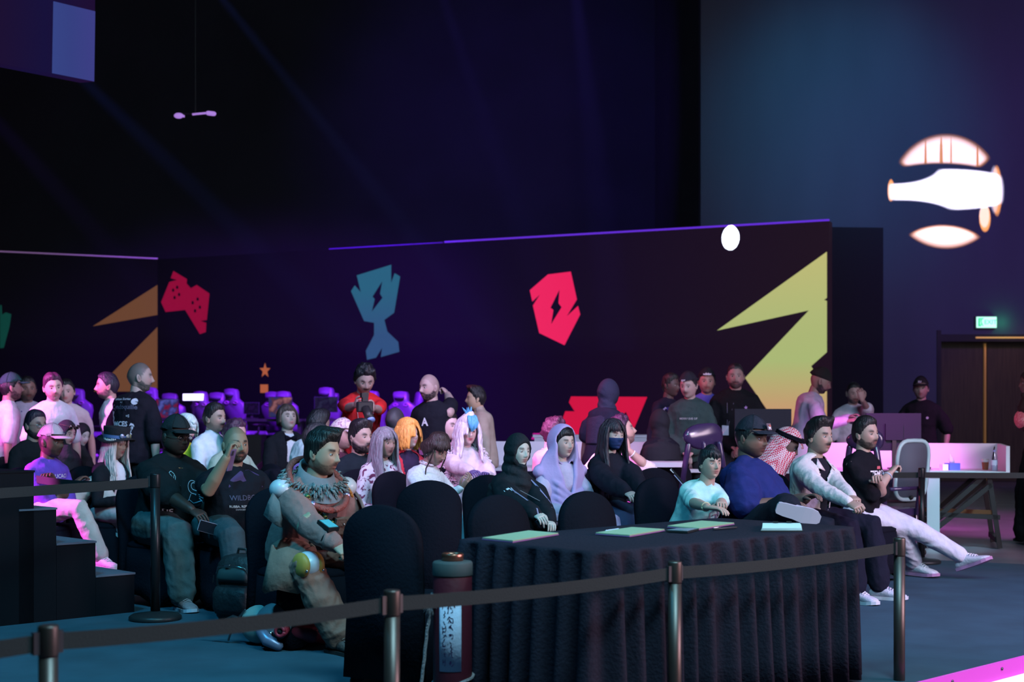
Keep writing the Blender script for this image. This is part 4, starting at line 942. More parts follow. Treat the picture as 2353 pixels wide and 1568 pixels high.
# computer monitors seen from behind
MON=mat('monitor_back',(.014,.014,.028),.6,spec=.2)
def monitor(x0,y0,x1,y1,s,label,group=None,screen=None,zt=.75,front=False):
    a=P3(x0,y1,s); b=P3(x1,y0,s); w=b[0]-a[0]; h=b[2]-a[2]; c=((a[0]+b[0])/2,a[1],0)
    e=empty('monitor',(c[0],c[1],zt),0,label,'monitor',group); z0=a[2]-zt
    g=G(); g.box(-w/2,-.012,z0,w/2,.018,z0+h); g.obj('housing',MON,e,False)
    g=G(); g.box(-.16*w,-.04 if not front else .018,z0+h*.28,.16*w,-.012 if not front else .045,z0+h*.72); g.obj('back_bulge',MON,e,False)
    g=G(); g.box(-.02,-.035,.012,.02,-.01,z0+h*.4) if not front else g.box(-.02,.02,.012,.02,.045,z0+h*.4); g.obj('stand_neck',PLASTIC,e,False)
    g=G(); g.box(-.12,-.11,0,.12,.09,.012); g.obj('stand_foot',PLASTIC,e,False)
    if front: g=G(); g.box(-w/2+.012,-.015,z0+.012,w/2-.012,-.012,z0+h-.012); g.obj('screen',screen,e,False)
    return e
monitor(1688,940,1818,1003,227,'dark monitor back on the desk behind the headscarfed man')
monitor(1990,950,2116,1036,236,'dark monitor back on the desk behind the crossed-arm man')
# small things on the desk
def on_desk(x,y,z=.75,b=None):
    b=b if b is not None else max(.12,min(.78,(1088-y)/48)); k=(x-CX)/FPX; q=D0+DW*b; a=(k*q[1]-q[0])/(DD[0]-k*DD[1]); p=q+DD*a; return (p[0],p[1],z)
p=on_desk(2188,1070); e=empty('tissue_box',p,.3,'blue tissue box with a white tissue on the white desk','tissue box')
g=G(); g.box(-.06,-.05,0,.06,.05,.07); g.obj('box',mat('tissue_blue',(.10,.16,.65),.6),e,False); g=G(); g.box(-.13,-.03,0,-.065,.03,.06); g.obj('side_card',WHITE,e,False)
g=G(); g.loft([np.array([(.03*math.cos(t)*k+.0-(z-.07)*.25,.012*math.sin(t)*k,z) for t in np.linspace(0,6.28,9)[:-1]]) for z,k in ((.07,1),(.10,1.1),(.13,.7),(.165,.1))]); g.obj('tissue',mat('tissue',(.7,.6,.75),.9),e)
p=on_desk(2264,1064); e=empty('paper_cup',p,0,'brown paper cup in the right corner of the white desk','cup')
g=G(); g.lathe([(.026,0),(.028,.005),(.037,.10),(.039,.105),(.036,.105)],18); g.obj('cup',mat('paper_cup',(.35,.12,.07),.6),e); g=G(); g.lathe([(.0345,.075),(.0382,.100),(.0382,.108),(.034,.110)],18); g.obj('rim',WHITE,e)
p=on_desk(2285,1080); e=empty('water_bottle',p,0,'clear plastic water bottle at the right end of the white desk','bottle')
g=G(); g.lathe([(.028,0),(.032,.008),(.032,.07),(.030,.075),(.032,.08),(.032,.14),(.012,.185),(.012,.195)],16); g.obj('bottle',glass_mat(),e)
g=G(); g.lathe([(.0135,.190),(.0135,.208),(.010,.210)],12); g.obj('cap',mat('bottle_cap',(.35,.4,.75),.5),e); g=G(); g.lathe([(.0325,.06),(.0325,.11)],16,cap=False); g.obj('label_band',mat('bottle_label',(.55,.6,.75),.6),e); g=G(); g.lathe([(.030,.004),(.030,.10)],14); g.obj('water',mat('water',(.45,.45,.6),.2,trans=.0),e)
p=on_desk(2279,1052); e=empty('pen_stick',p,0,'dark stick standing behind the water bottle','stick'); e.name='vape_pen'; g=G(); g.tube([(0,0,0),(.03,.02,.20)],.008,8); g.obj('barrel',PLASTIC,e); g=G(); g.tube([(.03,.02,.20),(.035,.023,.225)],.006,6); g.obj('tip',PLASTIC,e)
p=on_desk(2128,1064); e=empty('computer_mouse',p,.2,'black computer mouse lying on the white desk','mouse'); g=G(); g.ell((0,0,.014),(.055,.032,.02),14,8); g.obj('shell',PLASTIC,e); g=G(); g.tube([(.0,-.004,.036),(.02,-.002,.034)],.004,6); g.obj('wheel',STEEL,e)
p=on_desk(2106,1058); e=empty('drinking_glass',p,0,'clear drinking glass between monitor and mouse','glass'); g=G(); g.lathe([(.028,0),(.03,.004),(.035,.12),(.033,.12),(.027,.008)],16); g.obj('glass',glass_mat(),e); g=G(); g.lathe([(.027,.009),(.031,.07)],14); g.obj('water',mat('water',(.45,.35,.55),.2),e)
p=on_desk(2082,1060); e=empty('keyboard',p,.2,'dark keyboard end showing beside the monitor stand','keyboard'); g=G(); g.box(-.18,-.06,0,.10,.06,.015); g.obj('case',PLASTIC,e,False)
for q in range(8):
    g=G(); g.box(-.17+q*.033,-.045,.015,-.145+q*.033,-.02,.020); g.obj('key',MON,e,False)
# office chairs with mesh backs
def office_chair(x,y,yaw,label,m,k=1.):
    e=empty('office_chair',(x,y,0),R(yaw),label,'chair'); fr=mat('office_frame',m,.35,spec=.6)
    g=G(); g.loft([np.array([(a*.24,b*.235,z) for a,b in [(math.copysign(abs(math.cos(t))**.5,math.cos(t)),math.copysign(abs(math.sin(t))**.5,math.sin(t))) for t in np.linspace(0,6.28,21)[:-1]]]) for z in (.45,.50)]); g.obj('seat',mat('seat_grey',(.04,.04,.05),.8),e)
    ol=[(.20*math.cos(t)*(1.0),.86+.24*math.sin(t)) for t in np.linspace(0,2*math.pi,25)]
    ol=[(.19*math.copysign(abs(math.cos(t))**.5,math.cos(t)),.80+.27*math.copysign(abs(math.sin(t))**.5,math.sin(t))) for t in np.linspace(0,2*math.pi,29)]
    g=G(); g.tube([(-.24-.12*(z-.5),y_,z) for y_,z in ol],.020,7,round_ends=False); g.obj('back_frame',fr,e)
    g=G(); g.loft([np.array([(-.24-.12*(z-.5)+dx,y_,z) for y_,z in ol[:-1]]) for dx in (-.004,.004)]); g.obj('mesh_back',mat('mesh_back',(.10,.10,.14),.7),e)
    for s in (-1,1): g=G(); g.tube([(-.1,s*.25,.46),(-.02,s*.28,.56),(-.02,s*.28,.68)],.014,7); g.bar((-.12,s*.28,.69),(.14,s*.28,.69),.05,.025); g.obj('armrest',PLASTIC,e)
    g=G(); g.tube([(0,0,.10),(0,0,.45)],.028,10); g.obj('gas_lift',STEEL,e); g=G(); g.tube([(-.05,0,.44),(-.27,0,.55)],.02,8); g.obj('back_support',PLASTIC,e)
    for q in range(5):
        a=R(72*q+20); g=G(); g.tube([(0,0,.11),(.30*math.cos(a),.30*math.sin(a),.07)],[.025,.016],7); o=g.obj('base_leg',STEEL,e); g=G(); g.ell((.30*math.cos(a),.30*math.sin(a),.030),(.028,.02,.030),10,7); g.obj('caster',PLASTIC,o)
    return e
p=P3(1540,HY,262); 
q=onz(2105,1290,0); office_chair(3.52,13.35,118,'white-framed office chair tucked at the desk behind the crossed-arm man',(.45,.6,.65))
def bar_chair(x,y,s,yaw,label,k=1.):
    c=P3(x,y,s); e=empty('armchair',(c[0],c[1],0),R(yaw),label,'chair'); vm=mat('violet_plastic',(.045,.025,.08),.2,spec=.7)
    zt=c[2]; t=np.linspace(0,2*np.pi,22,endpoint=False)
    g=G(); rings=[]
    for dx,kk in ((-.03,.80),(-.015,.97),(.015,.97),(.03,.80)): rings.append(np.array([(-.22+dx-.05*math.cos(b),.20*k*kk*math.copysign(abs(math.cos(b))**.7,math.cos(b)),zt+.12*k*kk*math.sin(b)*(1-.25*math.cos(b))) for b in t]))
    g.loft(rings); g.obj('headrest',vm,e)
    g=G(); g.tube([(-.25,-.14,zt-.06),(-.25,-.24,.45),(-.25,.24,.45),(-.25,.14,zt-.06)],.028,8); g.tube([(-.25,-.0,zt-.06),(-.25,-.0,.45)],.022,8); g.obj('back_frame',vm,e)
    g=G(); g.box(-.24,-.26,.42,.26,.26,.48); g.obj('seat',vm,e,False)
    for sx in (-.2,.22):
        for sy in (-.22,.22): g=G(); g.tube([(sx,sy,.42),(sx*1.15,sy*1.15,0.015)],.016,7); g.obj('leg',STEEL,e)
    for sy in (-.28,.28): g=G(); g.bar((-.25,sy,.66),(.2,sy,.66),.05,.03); g.tube([(.18,sy,.66),(.18,sy*.9,.45)],.014,6); g.obj('armrest',vm,e)
bar_chair(1598,1003,258,100,'glossy violet chair with a wide headrest behind the boy')
bar_chair(2022,1012,258,40,'violet chair with a glossy rounded headrest behind the smiling bearded man',.8)
ld_=P3(1500,1068,262); e=empty('side_bench',(*P3(1530,HY,250)[:2],0),0,'low violet bench edge between the masked woman and the boy','bench')
g=G(); zt=HC-(1063-HY)/250; g.box(-.28,0,zt-.045,.20,.4,zt); g.obj('top',WP,e,False)
for sx in (-.25,.15): g=G(); g.box(sx,.02,0,sx+.04,.06,zt-.045); g.obj('leg',PLASTIC,e,False)
# ---------------------------------------------------------------- gaming area far left: a low deck with racing chairs and screens
PD=.50
g=G(); q=[(-10.4,29.2),(-2.1,27.6),(-2.0,29.6),(-8.0,32.4)]; 
gd=G(); gd.prism([(-10.2,28.6),(-1.2,27.0),(-.9,29.2),(-8.3,32.6)],lambda u,v,w:(u,v,-.009+w),PD); o=gd.obj('floor_gaming_deck',mat('deck_black',(.03,.03,.04),.5),smooth=False); struct(o)
VIO=mat('gaming_leather',(.13,.07,.20),.38,spec=.5); ACC=mat('gaming_accent',(.5,.15,.6),.35)
def make_gc():
    e=empty('gaming_chair'); 
    def sheet(ol,x0,th,name,m,tiltz=.9):
        g=G(); X=lambda z:x0-.16*(z-.5); g.loft([np.array([(X(z)+dx,y*kk,z) for y,z in ol]) for dx,kk in ((-th/2,.93),(-th/4,1),(th/4,1),(th/2,.93))]); return g.obj(name,m,e)
    half=[(.20,.50),(.22,.62),(.215,.80),(.27,.98),(.265,1.10),(.17,1.18),(.13,1.22),(.145,1.36),(.12,1.42)]
    ol=half+[(0,1.44)]+[(-y,z) for y,z in half[::-1]]
    sheet(ol,-.20,.09,'backrest',VIO)
    sheet([(.10*math.cos(t),1.31+.055*math.sin(t)) for t in np.linspace(0,2*math.pi,17)[:-1]],-.265,.03,'head_pillow',mat('pillow_violet',(.16,.1,.25),.5))
    for s in (-1,1):
        o=[(s*.105+.045*math.cos(t),1.14+.028*math.sin(t)) for t in np.linspace(0,2*math.pi,13)]
        g=G(); g.tube([(-.20-.16*(z-.5)-.05,y,z) for y,z in o],.010,6,round_ends=False); g.obj('belt_slot',ACC,e)
    g=G(); g.loft([np.array([(a*.25+.02,b*.26,z) for a,b in [(math.copysign(abs(math.cos(t))**.4,math.cos(t)),math.copysign(abs(math.sin(t))**.4,math.sin(t))) for t in np.linspace(0,6.28,21)[:-1]]]) for z in (.42,.46,.52)]); g.obj('seat',VIO,e)
    for s in (-1,1): g=G(); g.tube([(-.05,s*.27,.46),(-.02,s*.31,.5),(-.02,s*.31,.64)],.018,7); g.bar((-.15,s*.31,.66),(.13,s*.31,.66),.08,.03); g.obj('armrest',PLASTIC,e)
    g=G(); g.tube([(0,0,.1),(0,0,.42)],.03,10); g.obj('gas_lift',PLASTIC,e)
    for q in range(5):
        a=R(72*q); g=G(); g.tube([(0,0,.11),(.32*math.cos(a),.32*math.sin(a),.08)],[.03,.018],7); o=g.obj('base_leg',PLASTIC,e); g=G(); g.ell((.32*math.cos(a),.32*math.sin(a),.034),(.032,.022,.034),10,7); g.obj('caster',ACC,o)
    return e
GC0=make_gc(); first=[1]
def gchair(x,ytop,s,yaw,label):
    tt=(CX-x)/FPX; yw_=(CORN[1]+mw.d[1]/mw.d[0]*(0-CORN[0]))/(1+mw.d[1]/mw.d[0]*tt); s=max(s,FPX/(yw_-.75)); c=P3(x,ytop,s); o=GC0 if first[0] else copy_tree(GC0); first[0]=0; o.location=(c[0],c[1],PD-.009); o.rotation_euler=(0,0,R(yaw)); k=(c[2]-PD)/1.44; o.scale=(1.22,1.22,max(.9,min(1.3,k))); tag(o,label,'chair','violet racing-style gaming chairs')
gl=['right behind the black shirt with the question mark','right of the white lit panel','third left of the star','just left of the orange square','below the orange square','with a pink slot left of the tuxedo boy','with a pink slot behind the tuxedo boy','between the grey screen and the red shirt','behind the left shoulder of the red shirt','behind the right shoulder of the red shirt','showing a magenta rim left of the bald standing man','nearest the bald standing man\'s arm','between two standing men at the left','behind the white tee at far left','left of the white lit panel']
for (x,y,s,yw),t in zip([(378,890,112,60),(495,899,110,55),(520,908,108,75),(566,893,112,55),(612,905,104,200),(655,900,106,60),(684,899,112,55),(735,905,104,240),(778,890,106,60),(880,898,112,60),(920,900,106,200),(948,903,108,60),(205,893,116,70),(180,904,118,60),(408,910,104,80)],gl): gchair(x,y,s,yw,'violet racing-style gaming chair '+t)
def sm(name,stops,ax,rng): return led_mat(name,stops,1,ax,rng)
def gmon(x0,y0,x1,y1,s,label,col1,col2):
    m=sm('screen_image',[(.30,tuple(c*.4 for c in col2)),(.42,col2),(.50,tuple(c*.3 for c in col1)),(.58,col1),(.70,tuple(min(1,c*1.6) for c in col1))],'X',(0,1)); nt=m.node_tree; cr=[n for n in nt.nodes if n.type=='VALTORGB'][0]; ns=nt.nodes.new('ShaderNodeTexNoise'); ns.inputs['Scale'].default_value=7; ns.inputs['Detail'].default_value=4; tc=[n for n in nt.nodes if n.type=='TEX_COORD'][0]; nt.links.new(tc.outputs['Object'],ns.inputs['Vector']); nt.links.new(ns.outputs['Fac'],cr.inputs[0])
    a=P3(x0,y1,s); e=monitor(x0,y0,x1,y1,s,label,'screens of the gaming stations',m,zt=PD+.74,front=True)
    v,f=text_mesh('o',.05,.006); return e
mons=[(358,917,411,962,128,'gaming screen with a blue and red picture behind the black printed shirt',(.06,.07,.30),(.15,.01,.04)),(617,912,672,960,128,'gaming screen with an orange and blue picture behind the tuxedo boy',(.20,.08,.08),(.02,.03,.10)),(722,912,776,948,124,'dim grey gaming screen right of the tuxedo boy',(.012,.015,.03),(.01,.01,.02)),(560,925,596,952,118,'nearly dark gaming screen below the star',(.006,.004,.02),(.01,.004,.03))]
for i,q in enumerate(mons):
    gmon(*q)
def gdesk(x0,x1,s,label):
    a=P3(x0,HY,s); b=P3(x1,HY,s); e=empty('gaming_desk',(a[0],a[1]-.35,PD-.009),0,label,'desk'); w=b[0]-a[0]
    g=G(); g.box(0,0,.70,w,.7,.745); g.obj('desk_top',PLASTIC,e,False)
    for lx in (.03,w-.09):
        g=G(); g.box(lx,.05,0,lx+.06,.65,.70); g.obj('leg',PLASTIC,e,False)
gd2=G(); gd2.prism([(-7.2,24.6),(-3.0,24.3),(-2.7,27.0),(-7.2,28.2)],lambda u,v,w:(u,v,-.009+w),PD-.001); struct(gd2.obj('floor_gaming_riser',mat('deck_black',(.03,.03,.04),.5),smooth=False))
gdesk(345,500,128,'black gaming desk left of the white lit panel'); gdesk(545,700,126,'black gaming desk below the star'); gdesk(705,800,124,'black gaming desk under the grey screen')
# bright white lit panel
a=P3(428,920,112); b=P3(475,905,112); e=empty('light_panel',((a[0]+b[0])/2,a[1]-.3,PD-.009),0,'small bright white lit panel among the gaming chairs','light')
w=(b[0]-a[0]); z0=a[2]-PD; h=b[2]-a[2]; g=G(); g.prism([(-w/2,z0),(w/2-.01,z0),(w/2,z0+h),(-w/2,z0+h)],lambda u,v,w_:(u,w_,v),.02); g.obj('panel',mat('white_glow',(.8,.9,.85),emit=(.85,1,.9),es=1.6),e,False)
g=G(); g.box(-.02,.02,0,.02,.05,z0+h*.5); g.obj('stand',PLASTIC,e,False); g=G(); g.box(-.2,-.12,0,.2,.2,.02); g.obj('foot_plate',PLASTIC,e,False)
# ribbed speaker-like box behind
tag(fbox('equipment_case',560,600,1000,150,.4,.5,PLASTIC,'low dark equipment case under the gaming chairs','case'),'low dark equipment case under the gaming chairs','case')
# ================================================================= WHO SITS AND STANDS WHERE
S_LIGHT=(.46,.29,.21); S_TAN=(.36,.21,.14); S_BRN=(.20,.115,.08); S_DARK=(.045,.026,.022); S_FAIR=(.62,.47,.40)
BLK=(.010,.009,.011)
def wrap(info,name,c,m,opening=(.062,.085),off=.016,shoulder=True,loose=0,folds=.5,chest=.34,long_=0):
    """head scarf: closed cloth around head and neck with a face opening, draped onto the shoulders"""
    hb=info['hb']; sc=info['sc']; M=info['HM']; g=G()
    v,f,phi=head_pts(56,44,fem=True); r=v/np.linalg.norm(v,axis=1)[:,None]; x,y,z=v.T
    inside=((y/opening[0])**2+((z+.018)/opening[1])**2<1)&(x>.0)
    o=np.where(inside,-.012,off+loose*np.clip(-x/.1,0,1)); v2=v+r*o[:,None]
    T=lambda p:(np.asarray(p)*hb)@M[:3,:3].T+M[:3,3]
    g.add(T(v2),f)
    S=info['S']; Nk,nt,side,fw=info['Nk'],info['ntop'],info['side'],info['fw']
    hc=info['hc']
    g.tube([T([(-.012,0,-.03)])[0],S(nt+fw*-.005),S(Nk+fw*.012)],[sc*.088,sc*.086,sc*.105],16)
    g.tube([T([(.055,0,-.118)])[0],S(nt*.5+Nk*.5+fw*.055),S(Nk+fw*.075-np.array((0,0,.06)))],[sc*.036,sc*.060,sc*.085],14)
    if shoulder:
        t=np.linspace(0,2*np.pi,20,endpoint=False); rings=[]
        for h,a,b in ((.02,.085,.09),(-.03,.155,.125),(-.09,.20,.15),(-.16,.205,.160),(-chest*.8,.19,.165)): rings.append(S(Nk+info['ld']*h+fw*(b*np.cos(t)[:,None]+.005)+side*(a*np.sin(t)[:,None])))
        g.loft(rings)
    v,f,nr=remesh(g,max(.0065,info['vx']*.9),3)
    # fabric folds that run around the neck
    p=v-S(Nk); h=(p@info['ld']); an=np.arctan2(p@side,p@fw)
    am=np.clip(1-np.abs(h-.02)/.22,0,1)*folds*.006*sc; v=v+nr*(am*np.sin(h*95+an*1.6+.8*np.sin(an*2.3)))[:,None]
    me=arr_mesh(name,v,f,[m]); ob=bpy.data.objects.new(name,me); COL.objects.link(ob); ob.parent=info['root']; return ob
def loc2(info,pts): return info['S'](np.array(pts))
# ---------- front rows -------------------------------------------------------
w=person('cap_purple','man in pale pink cap and purple tee, arms crossed, one ankle on his knee',118,1016,288,-26,skin=(.10,.055,.04),cap=(.62,.42,.50),beard=.6,hair=BLK,style='none',buzz=.8,
 topc=(.13,.06,.42),top='tee',slv=.95,sleeve=1.15,hands=((.19,.12,.75),(.20,-.11,.78)),poles=((-.2,-1,-.8),(-.2,1,-.8)),pants=(.42,.40,.38),legw=1.12,feet=(('px',234,1283,292),('px',280,1208,284)),fdir=(None,(.85,.1,-.5)),lpoles=((1,-.2,1.2),(.9,1,.7)),shoes=(.62,.55,.60),sole=(.6,.6,.6),lean=4,head=(6,4,0))
v,f=text_mesh('NY',1,.02); 
def cap_logo(info,txt,h,col,x0=.122,z0=.078,name='logo'):
    v,f=text_mesh(txt,1,.03); hb=info['hb']; M=info['HM']; g=G()
    P=[]; 
    for a,b in v[:,:2]*h:
        th=a/.105; P.append((x0*math.cos(th)-b*.35,x0*math.sin(th)*.9,z0+b*.93))
    g.add((np.array(P)*hb)@M[:3,:3].T+M[:3,3],f); return g.obj(name,mat('print',col,.6),info['root'],False)
cap_logo(w,'NY',.034,(.03,.03,.08))
text_decal(w,'EDUCACI',(.28,.0),.045,(.75,.75,.8))
def tophat(i,spec,hm):
    M=i['HM']; hb=i['hb']; g=G()
    locks(g,spec,M,44,.30,58,150,rad=.013,seed=4,chest=.3); locks(g,spec,M,44,.30,-150,-58,rad=.013,seed=5,chest=.3); locks(g,spec,M,30,.30,150,210,seed=6); locks(g,spec,M,10,-.03,-60,-20,seed=8,rad=.010,nseg=8); locks(g,spec,M,10,-.03,20,60,seed=9,rad=.010,nseg=8)
    g.obj('hair',hm,i['root']); T=lambda p:(np.asarray(p)*hb)@M[:3,:3].T+M[:3,3]
    t=np.linspace(0,2*np.pi,28,endpoint=False); E=lambda a,b,z:np.c_[a*np.cos(t),b*np.sin(t),np.full(28,z)+0*t]
    g=G(); g.loft([T(E(.118,.098,.045)),T(E(.120,.100,.09)),T(E(.124,.106,.15)),T(E(.122,.104,.157)),T(E(.05,.05,.158))]); o=g.obj('top_hat',mat('felt',(.015,.014,.018),.85,bump=.3,bscale=90),i['root'])
    Bm=lambda a,b,z:np.c_[a*np.cos(t),b*np.sin(t),z-.020*np.cos(2*t)*-1]
    g=G(); g.loft([T(Bm(.112,.095,.052)),T(Bm(.168,.150,.040)),T(Bm(.172,.154,.044)),T(Bm(.112,.095,.058))],cap=False); g.obj('brim',mat('felt',(.015,.014,.018),.85,bump=.3,bscale=90),o)
    g=G(); g.loft([T(E(.1225,.1025,.060)),T(E(.1235,.1035,.088))],cap=False); g.obj('hat_band',mat('band_blue',(.10,.16,.35),.5),o)
    for a,c in ((0,(.5,.5,.45)),(32,(.45,.4,.2)),(-30,(.3,.35,.5)),(60,(.4,.35,.2))):
        q=R(a); g=G(); g.lathe([(.004,-.004),(.022,0),(.018,.004),(.008,.005)],12); g2=G(); vv=g.V()[:,[2,0,1]]; vv=vv@np.array(Matrix.Rotation(q,3,'Z')).T+np.array((.126*math.cos(q),.107*math.sin(q),.085)); g2.add(T(vv),g.f); g2.obj('badge',mat('badge',c,.3,metal=.6),o)
w=person('top_hat','woman with long pale hair under a black top hat with badges',266,1022,280,-30,fem=True,skin=(.30,.18,.14),style='custom',hairf=tophat,hair=(.60,.50,.48),top='jacket',topc=(.010,.012,.016),open=.055,inner=(.62,.62,.66),hands=(('px',290,1148,286),('px',298,1155,282)),pants=(.55,.40,.42),skirt=False,shoes=(.02,.02,.02),lip=(.25,.06,.06),head=(4,4,0))
w=person('big_black','large man in a black cap and round glasses holding a phone by his knee',404,1004,332,-40,fat=.62,skin=S_DARK,cap=(.016,.018,.022),glasses=1,style='none',buzz=.9,hs=1.10,topc=(.012,.014,.017),slv=.98,sleeve=1.35,hands=(('px',474,1200,350),('px',490,1195,338)),pants=(.075,.105,.115),legw=1.25,shoes=(.25,.18,.2),sole=(.5,.5,.6),feet=((.46,-.20,.085),(.36,.14,.085)),lean=10,head=(2,4,0),hw=1)
def lineart(info,lines,center,size,w_,col,**k): v,f=stroke_poly(lines,w_); return decal(info,'line_print',v,f,center,col,size=size,off=.005,**k)
g0=[circ(0,0,.5,20,330,16),circ(.12,.05,.28,0,300,10),[(-.3,-.5),(-.6,-.9),(-.2,-1.2),(.2,-.9),(0,-.5)],[(.1,-.6),(.5,-.8),(.7,-1.3),(.4,-1.6)],[(-.6,-.9),(-1.0,-1.2),(-1.1,-1.6),(-.5,-1.5),(0,-1.7)],[(.2,-.9),(.35,-1.3),(.1,-1.7)],[(-.9,-1.7),(-.4,-1.9),(0,-1.8),(.5,-1.95)]]
lineart(w,g0,(.30,.05),.085,.05,(.5,.5,.6))
lineart(w,[[(-.5,0),(-.3,.5),(0,.7),(.3,.4),(.5,0),(.3,-.5),(-.3,-.5),(-.5,0)],[(-.2,.3),(.1,-.3),(.3,.2)],[(-.4,-.7),(.4,-.7)]],(.37,-.10),.05,.07,(.4,.6,.65))
text_decal(w,'TIE',(.14,-.15),.05,(.7,.75,.8),bold=.02)
g=G(); i=w; t=np.linspace(0,2*np.pi,25); g.tube([i['S'](i['Nk']+np.array((.03,0,.0))+i['fw']*(.095*math.cos(q))+i['side']*.085*math.sin(q)-np.array((0,0,.03*math.cos(q)))) for q in t],.003,5,round_ends=False); g.obj('necklace',mat('gold',(.6,.45,.2),.3,metal=1),i['root'])
w=person('phone_bald','bald bearded man with a see-through case phone at his ear, black printed tee',541,1024,338,-58,fat=.42,skin=S_TAN,style='none',buzz=.25,beard=.93,hair=(.015,.012,.012),topc=(.012,.012,.018),hands=(('px',520,1052,352),(.30,.16,.66)),poles=((.35,-.55,-1),(-.35,.6,-1)),hdir=((.1,.3,1),None),palms=((.2,1,.1),(.3,-.3,-1)),curls=(.75,.45),pants=(.045,.07,.085),legw=1.15,lean=6,head=(4,-2,0),gaze=(.35,0),feet=((.44,-.12,.085),(.44,.2,.085)))
text_decal(w,'WILDBOT',(.22,.02),.048,(.10,.09,.16)); text_decal(w,'RUBBA, REPLYS',(.165,-.02),.022,(.65,.65,.7)); text_decal(w,'DAMAGED',(.145,-.02),.014,(.45,.45,.5))
v=[(-.12,-.02),(.14,-.03),(.12,.05),(.05,.085),(-.02,.08),(-.10,.03)]; decal(w,'car_print',np.array(v+[(0,.02)]),[(6,a,(a+1)%6) for a in range(6)],(.31,.03),(.07,.035,.12))
# wanderer costume
def quiffhair(i,spec,hm):
    spec['hside']=.011; spec['ht']=.022; spec['seed']=12; g=G(); hair_cap(g,spec,i['HM'],'quiff'); g.obj('hair',hm,i['root'])
w=person('costume','bearded man in a brown armoured costume with fur collar and white shoulder domes',742,1042,408,-50,skin=S_LIGHT,style='custom',hairf=quiffhair,beard=.62,hair=(.014,.011,.011),fat=.22,top='long',topname='tunic',topc=(.30,.15,.14),loose=.03,sleeve=1.25,wa=.006,hands=(('px',782,1262,432),(.30,.22,.62)),curls=(.95,.5),palms=((-.2,.3,-1),(.3,-.3,-1)),poles=((-.5,-1,-.4),(-.35,.6,-1)),pants=(.30,.15,.12),legw=1.12,flare=1.25,wp=.009,shoes=(.10,.055,.05),sole=(.03,.02,.02),feet=(('px',778,1464,421),(.30,.24,.085)),lean=23,head=(22,2,0),gaze=(.1,0),nocollar=1,lpoles=((1,-.9,1.2),(1,.25,1.2)),fdir=((1,.1,0),None),shk=1.12)
i=w; S=w['S']; root=w['root']; Nk,fw,side,ld=w['Nk'],w['fw'],w['side'],w['ld']
FUR=mat('blue_grey_fur',(.27,.29,.30),.95,bump=1,bscale=120); LEA=mat('brown_leather',(.16,.09,.07),.6,bump=.4,bscale=50); DOME=mat('white_dome',(.62,.58,.64),.32,spec=.6); ORG=mat('orange_trim',(.55,.22,.05),.5)
g=G(); r=np.random.RandomState(4)
for q in range(300):
    a=r.rand()*2*math.pi; rr=.13+.05*r.rand(); zz=.035-.06*r.rand(); p=Nk+fw*(rr*.85*math.cos(a)-.01)+side*rr*1.15*math.sin(a)+np.array((0,0,zz)); d=fw*math.cos(a)*.5+side*math.sin(a)*.8+np.array((0,0,.25-r.rand())); d/=np.linalg.norm(d)
    g.tube([S(p-d*.01),S(p+d*.01),S(p+d*.026+np.array((0,0,-.006)))],[.008,.007,.002],4,round_ends=False)
g.obj('fur_collar',FUR,root)['kind']='stuff'
g=G(); t=np.linspace(0,2*np.pi,24,endpoint=False)
g.loft([S(Nk+fw*((a*.95)*np.cos(t)[:,None]+.01)+side*(a*1.0*np.sin(t))[:,None]+np.array((0,0,z))-np.outer(np.cos(t)*.02,(0,0,1))) for a,z in ((.135,-.03),(.10,.03),(.092,.085),(.100,.088),(.112,.03),(.15,-.035))],cap=False); g.obj('standing_collar',cloth((.20,.19,.21)),root)
g=G(); g.tube([S(Nk+fw*(.165*math.cos(q)+.02)+side*.165*math.sin(q)+np.array((0,0,.0-.075*math.cos(q)))) for q in np.linspace(0,2*np.pi,33)],.019,12,round_ends=False); ho=g.obj('red_hose_ring',mat('red_rubber',(.30,.07,.06),.5,bump=.6,bscale=60),root)
for q in (-40,60): 
    a=R(q); p=Nk+fw*(.165*math.cos(a)+.02)+side*.165*math.sin(a)+np.array((0,0,-.075*math.cos(a))); d=side*math.cos(a)-fw*math.sin(a); g=G(); g.tube([S(p-d*.012),S(p+d*.012)],.0225,12,round_ends=False); g.obj('hose_clamp',mat('clamp_violet',(.35,.3,.5),.3,metal=.6),ho)
for s in (-1,1):
    c=w['SH'][0 if s<0 else 1]+side*s*.028+np.array((0,0,.035)); 
    g=G(); g.ell(S(c),(.070,.062,.058),20,12); o=g.obj('shoulder_dome',DOME,root)
    g=G(); tt=np.linspace(0,2*np.pi,25); ax=(side*s*.75+np.array((0,0,.65))); ax/=np.linalg.norm(ax); e1=fw; e2=np.cross(ax,e1)
    g.tube([S(c-ax*.012+e1*.069*math.cos(q)+e2*.066*math.sin(q)) for q in tt],.011,8,round_ends=False); g.obj('orange_rim',ORG,o)
    g=G(); g.ell(S(c+fw*.060-ax*.018+side*s*.01),(.010,.010,.010),8,6); g.obj('rivet',CHROME,o)
    g=G(); rings=[]
    for k_,dn in ((0,.0),(1,.05),(2,.12)): rings.append(np.array([S(c+e1*(.08+.025*k_)*math.cos(q)+side*s*(.03+.03*k_*abs(math.sin(q))+.02)+np.array((0,0,-.015-dn-.02*math.cos(q)))) for q in np.linspace(-1.5,1.5,9)*1.0]))
    g.loft(rings,cap=False,wrap=False); ob=g.obj('shoulder_flap',cloth((.24,.17,.17)),root); sd=ob.modifiers.new('t','SOLIDIFY'); sd.thickness=.008
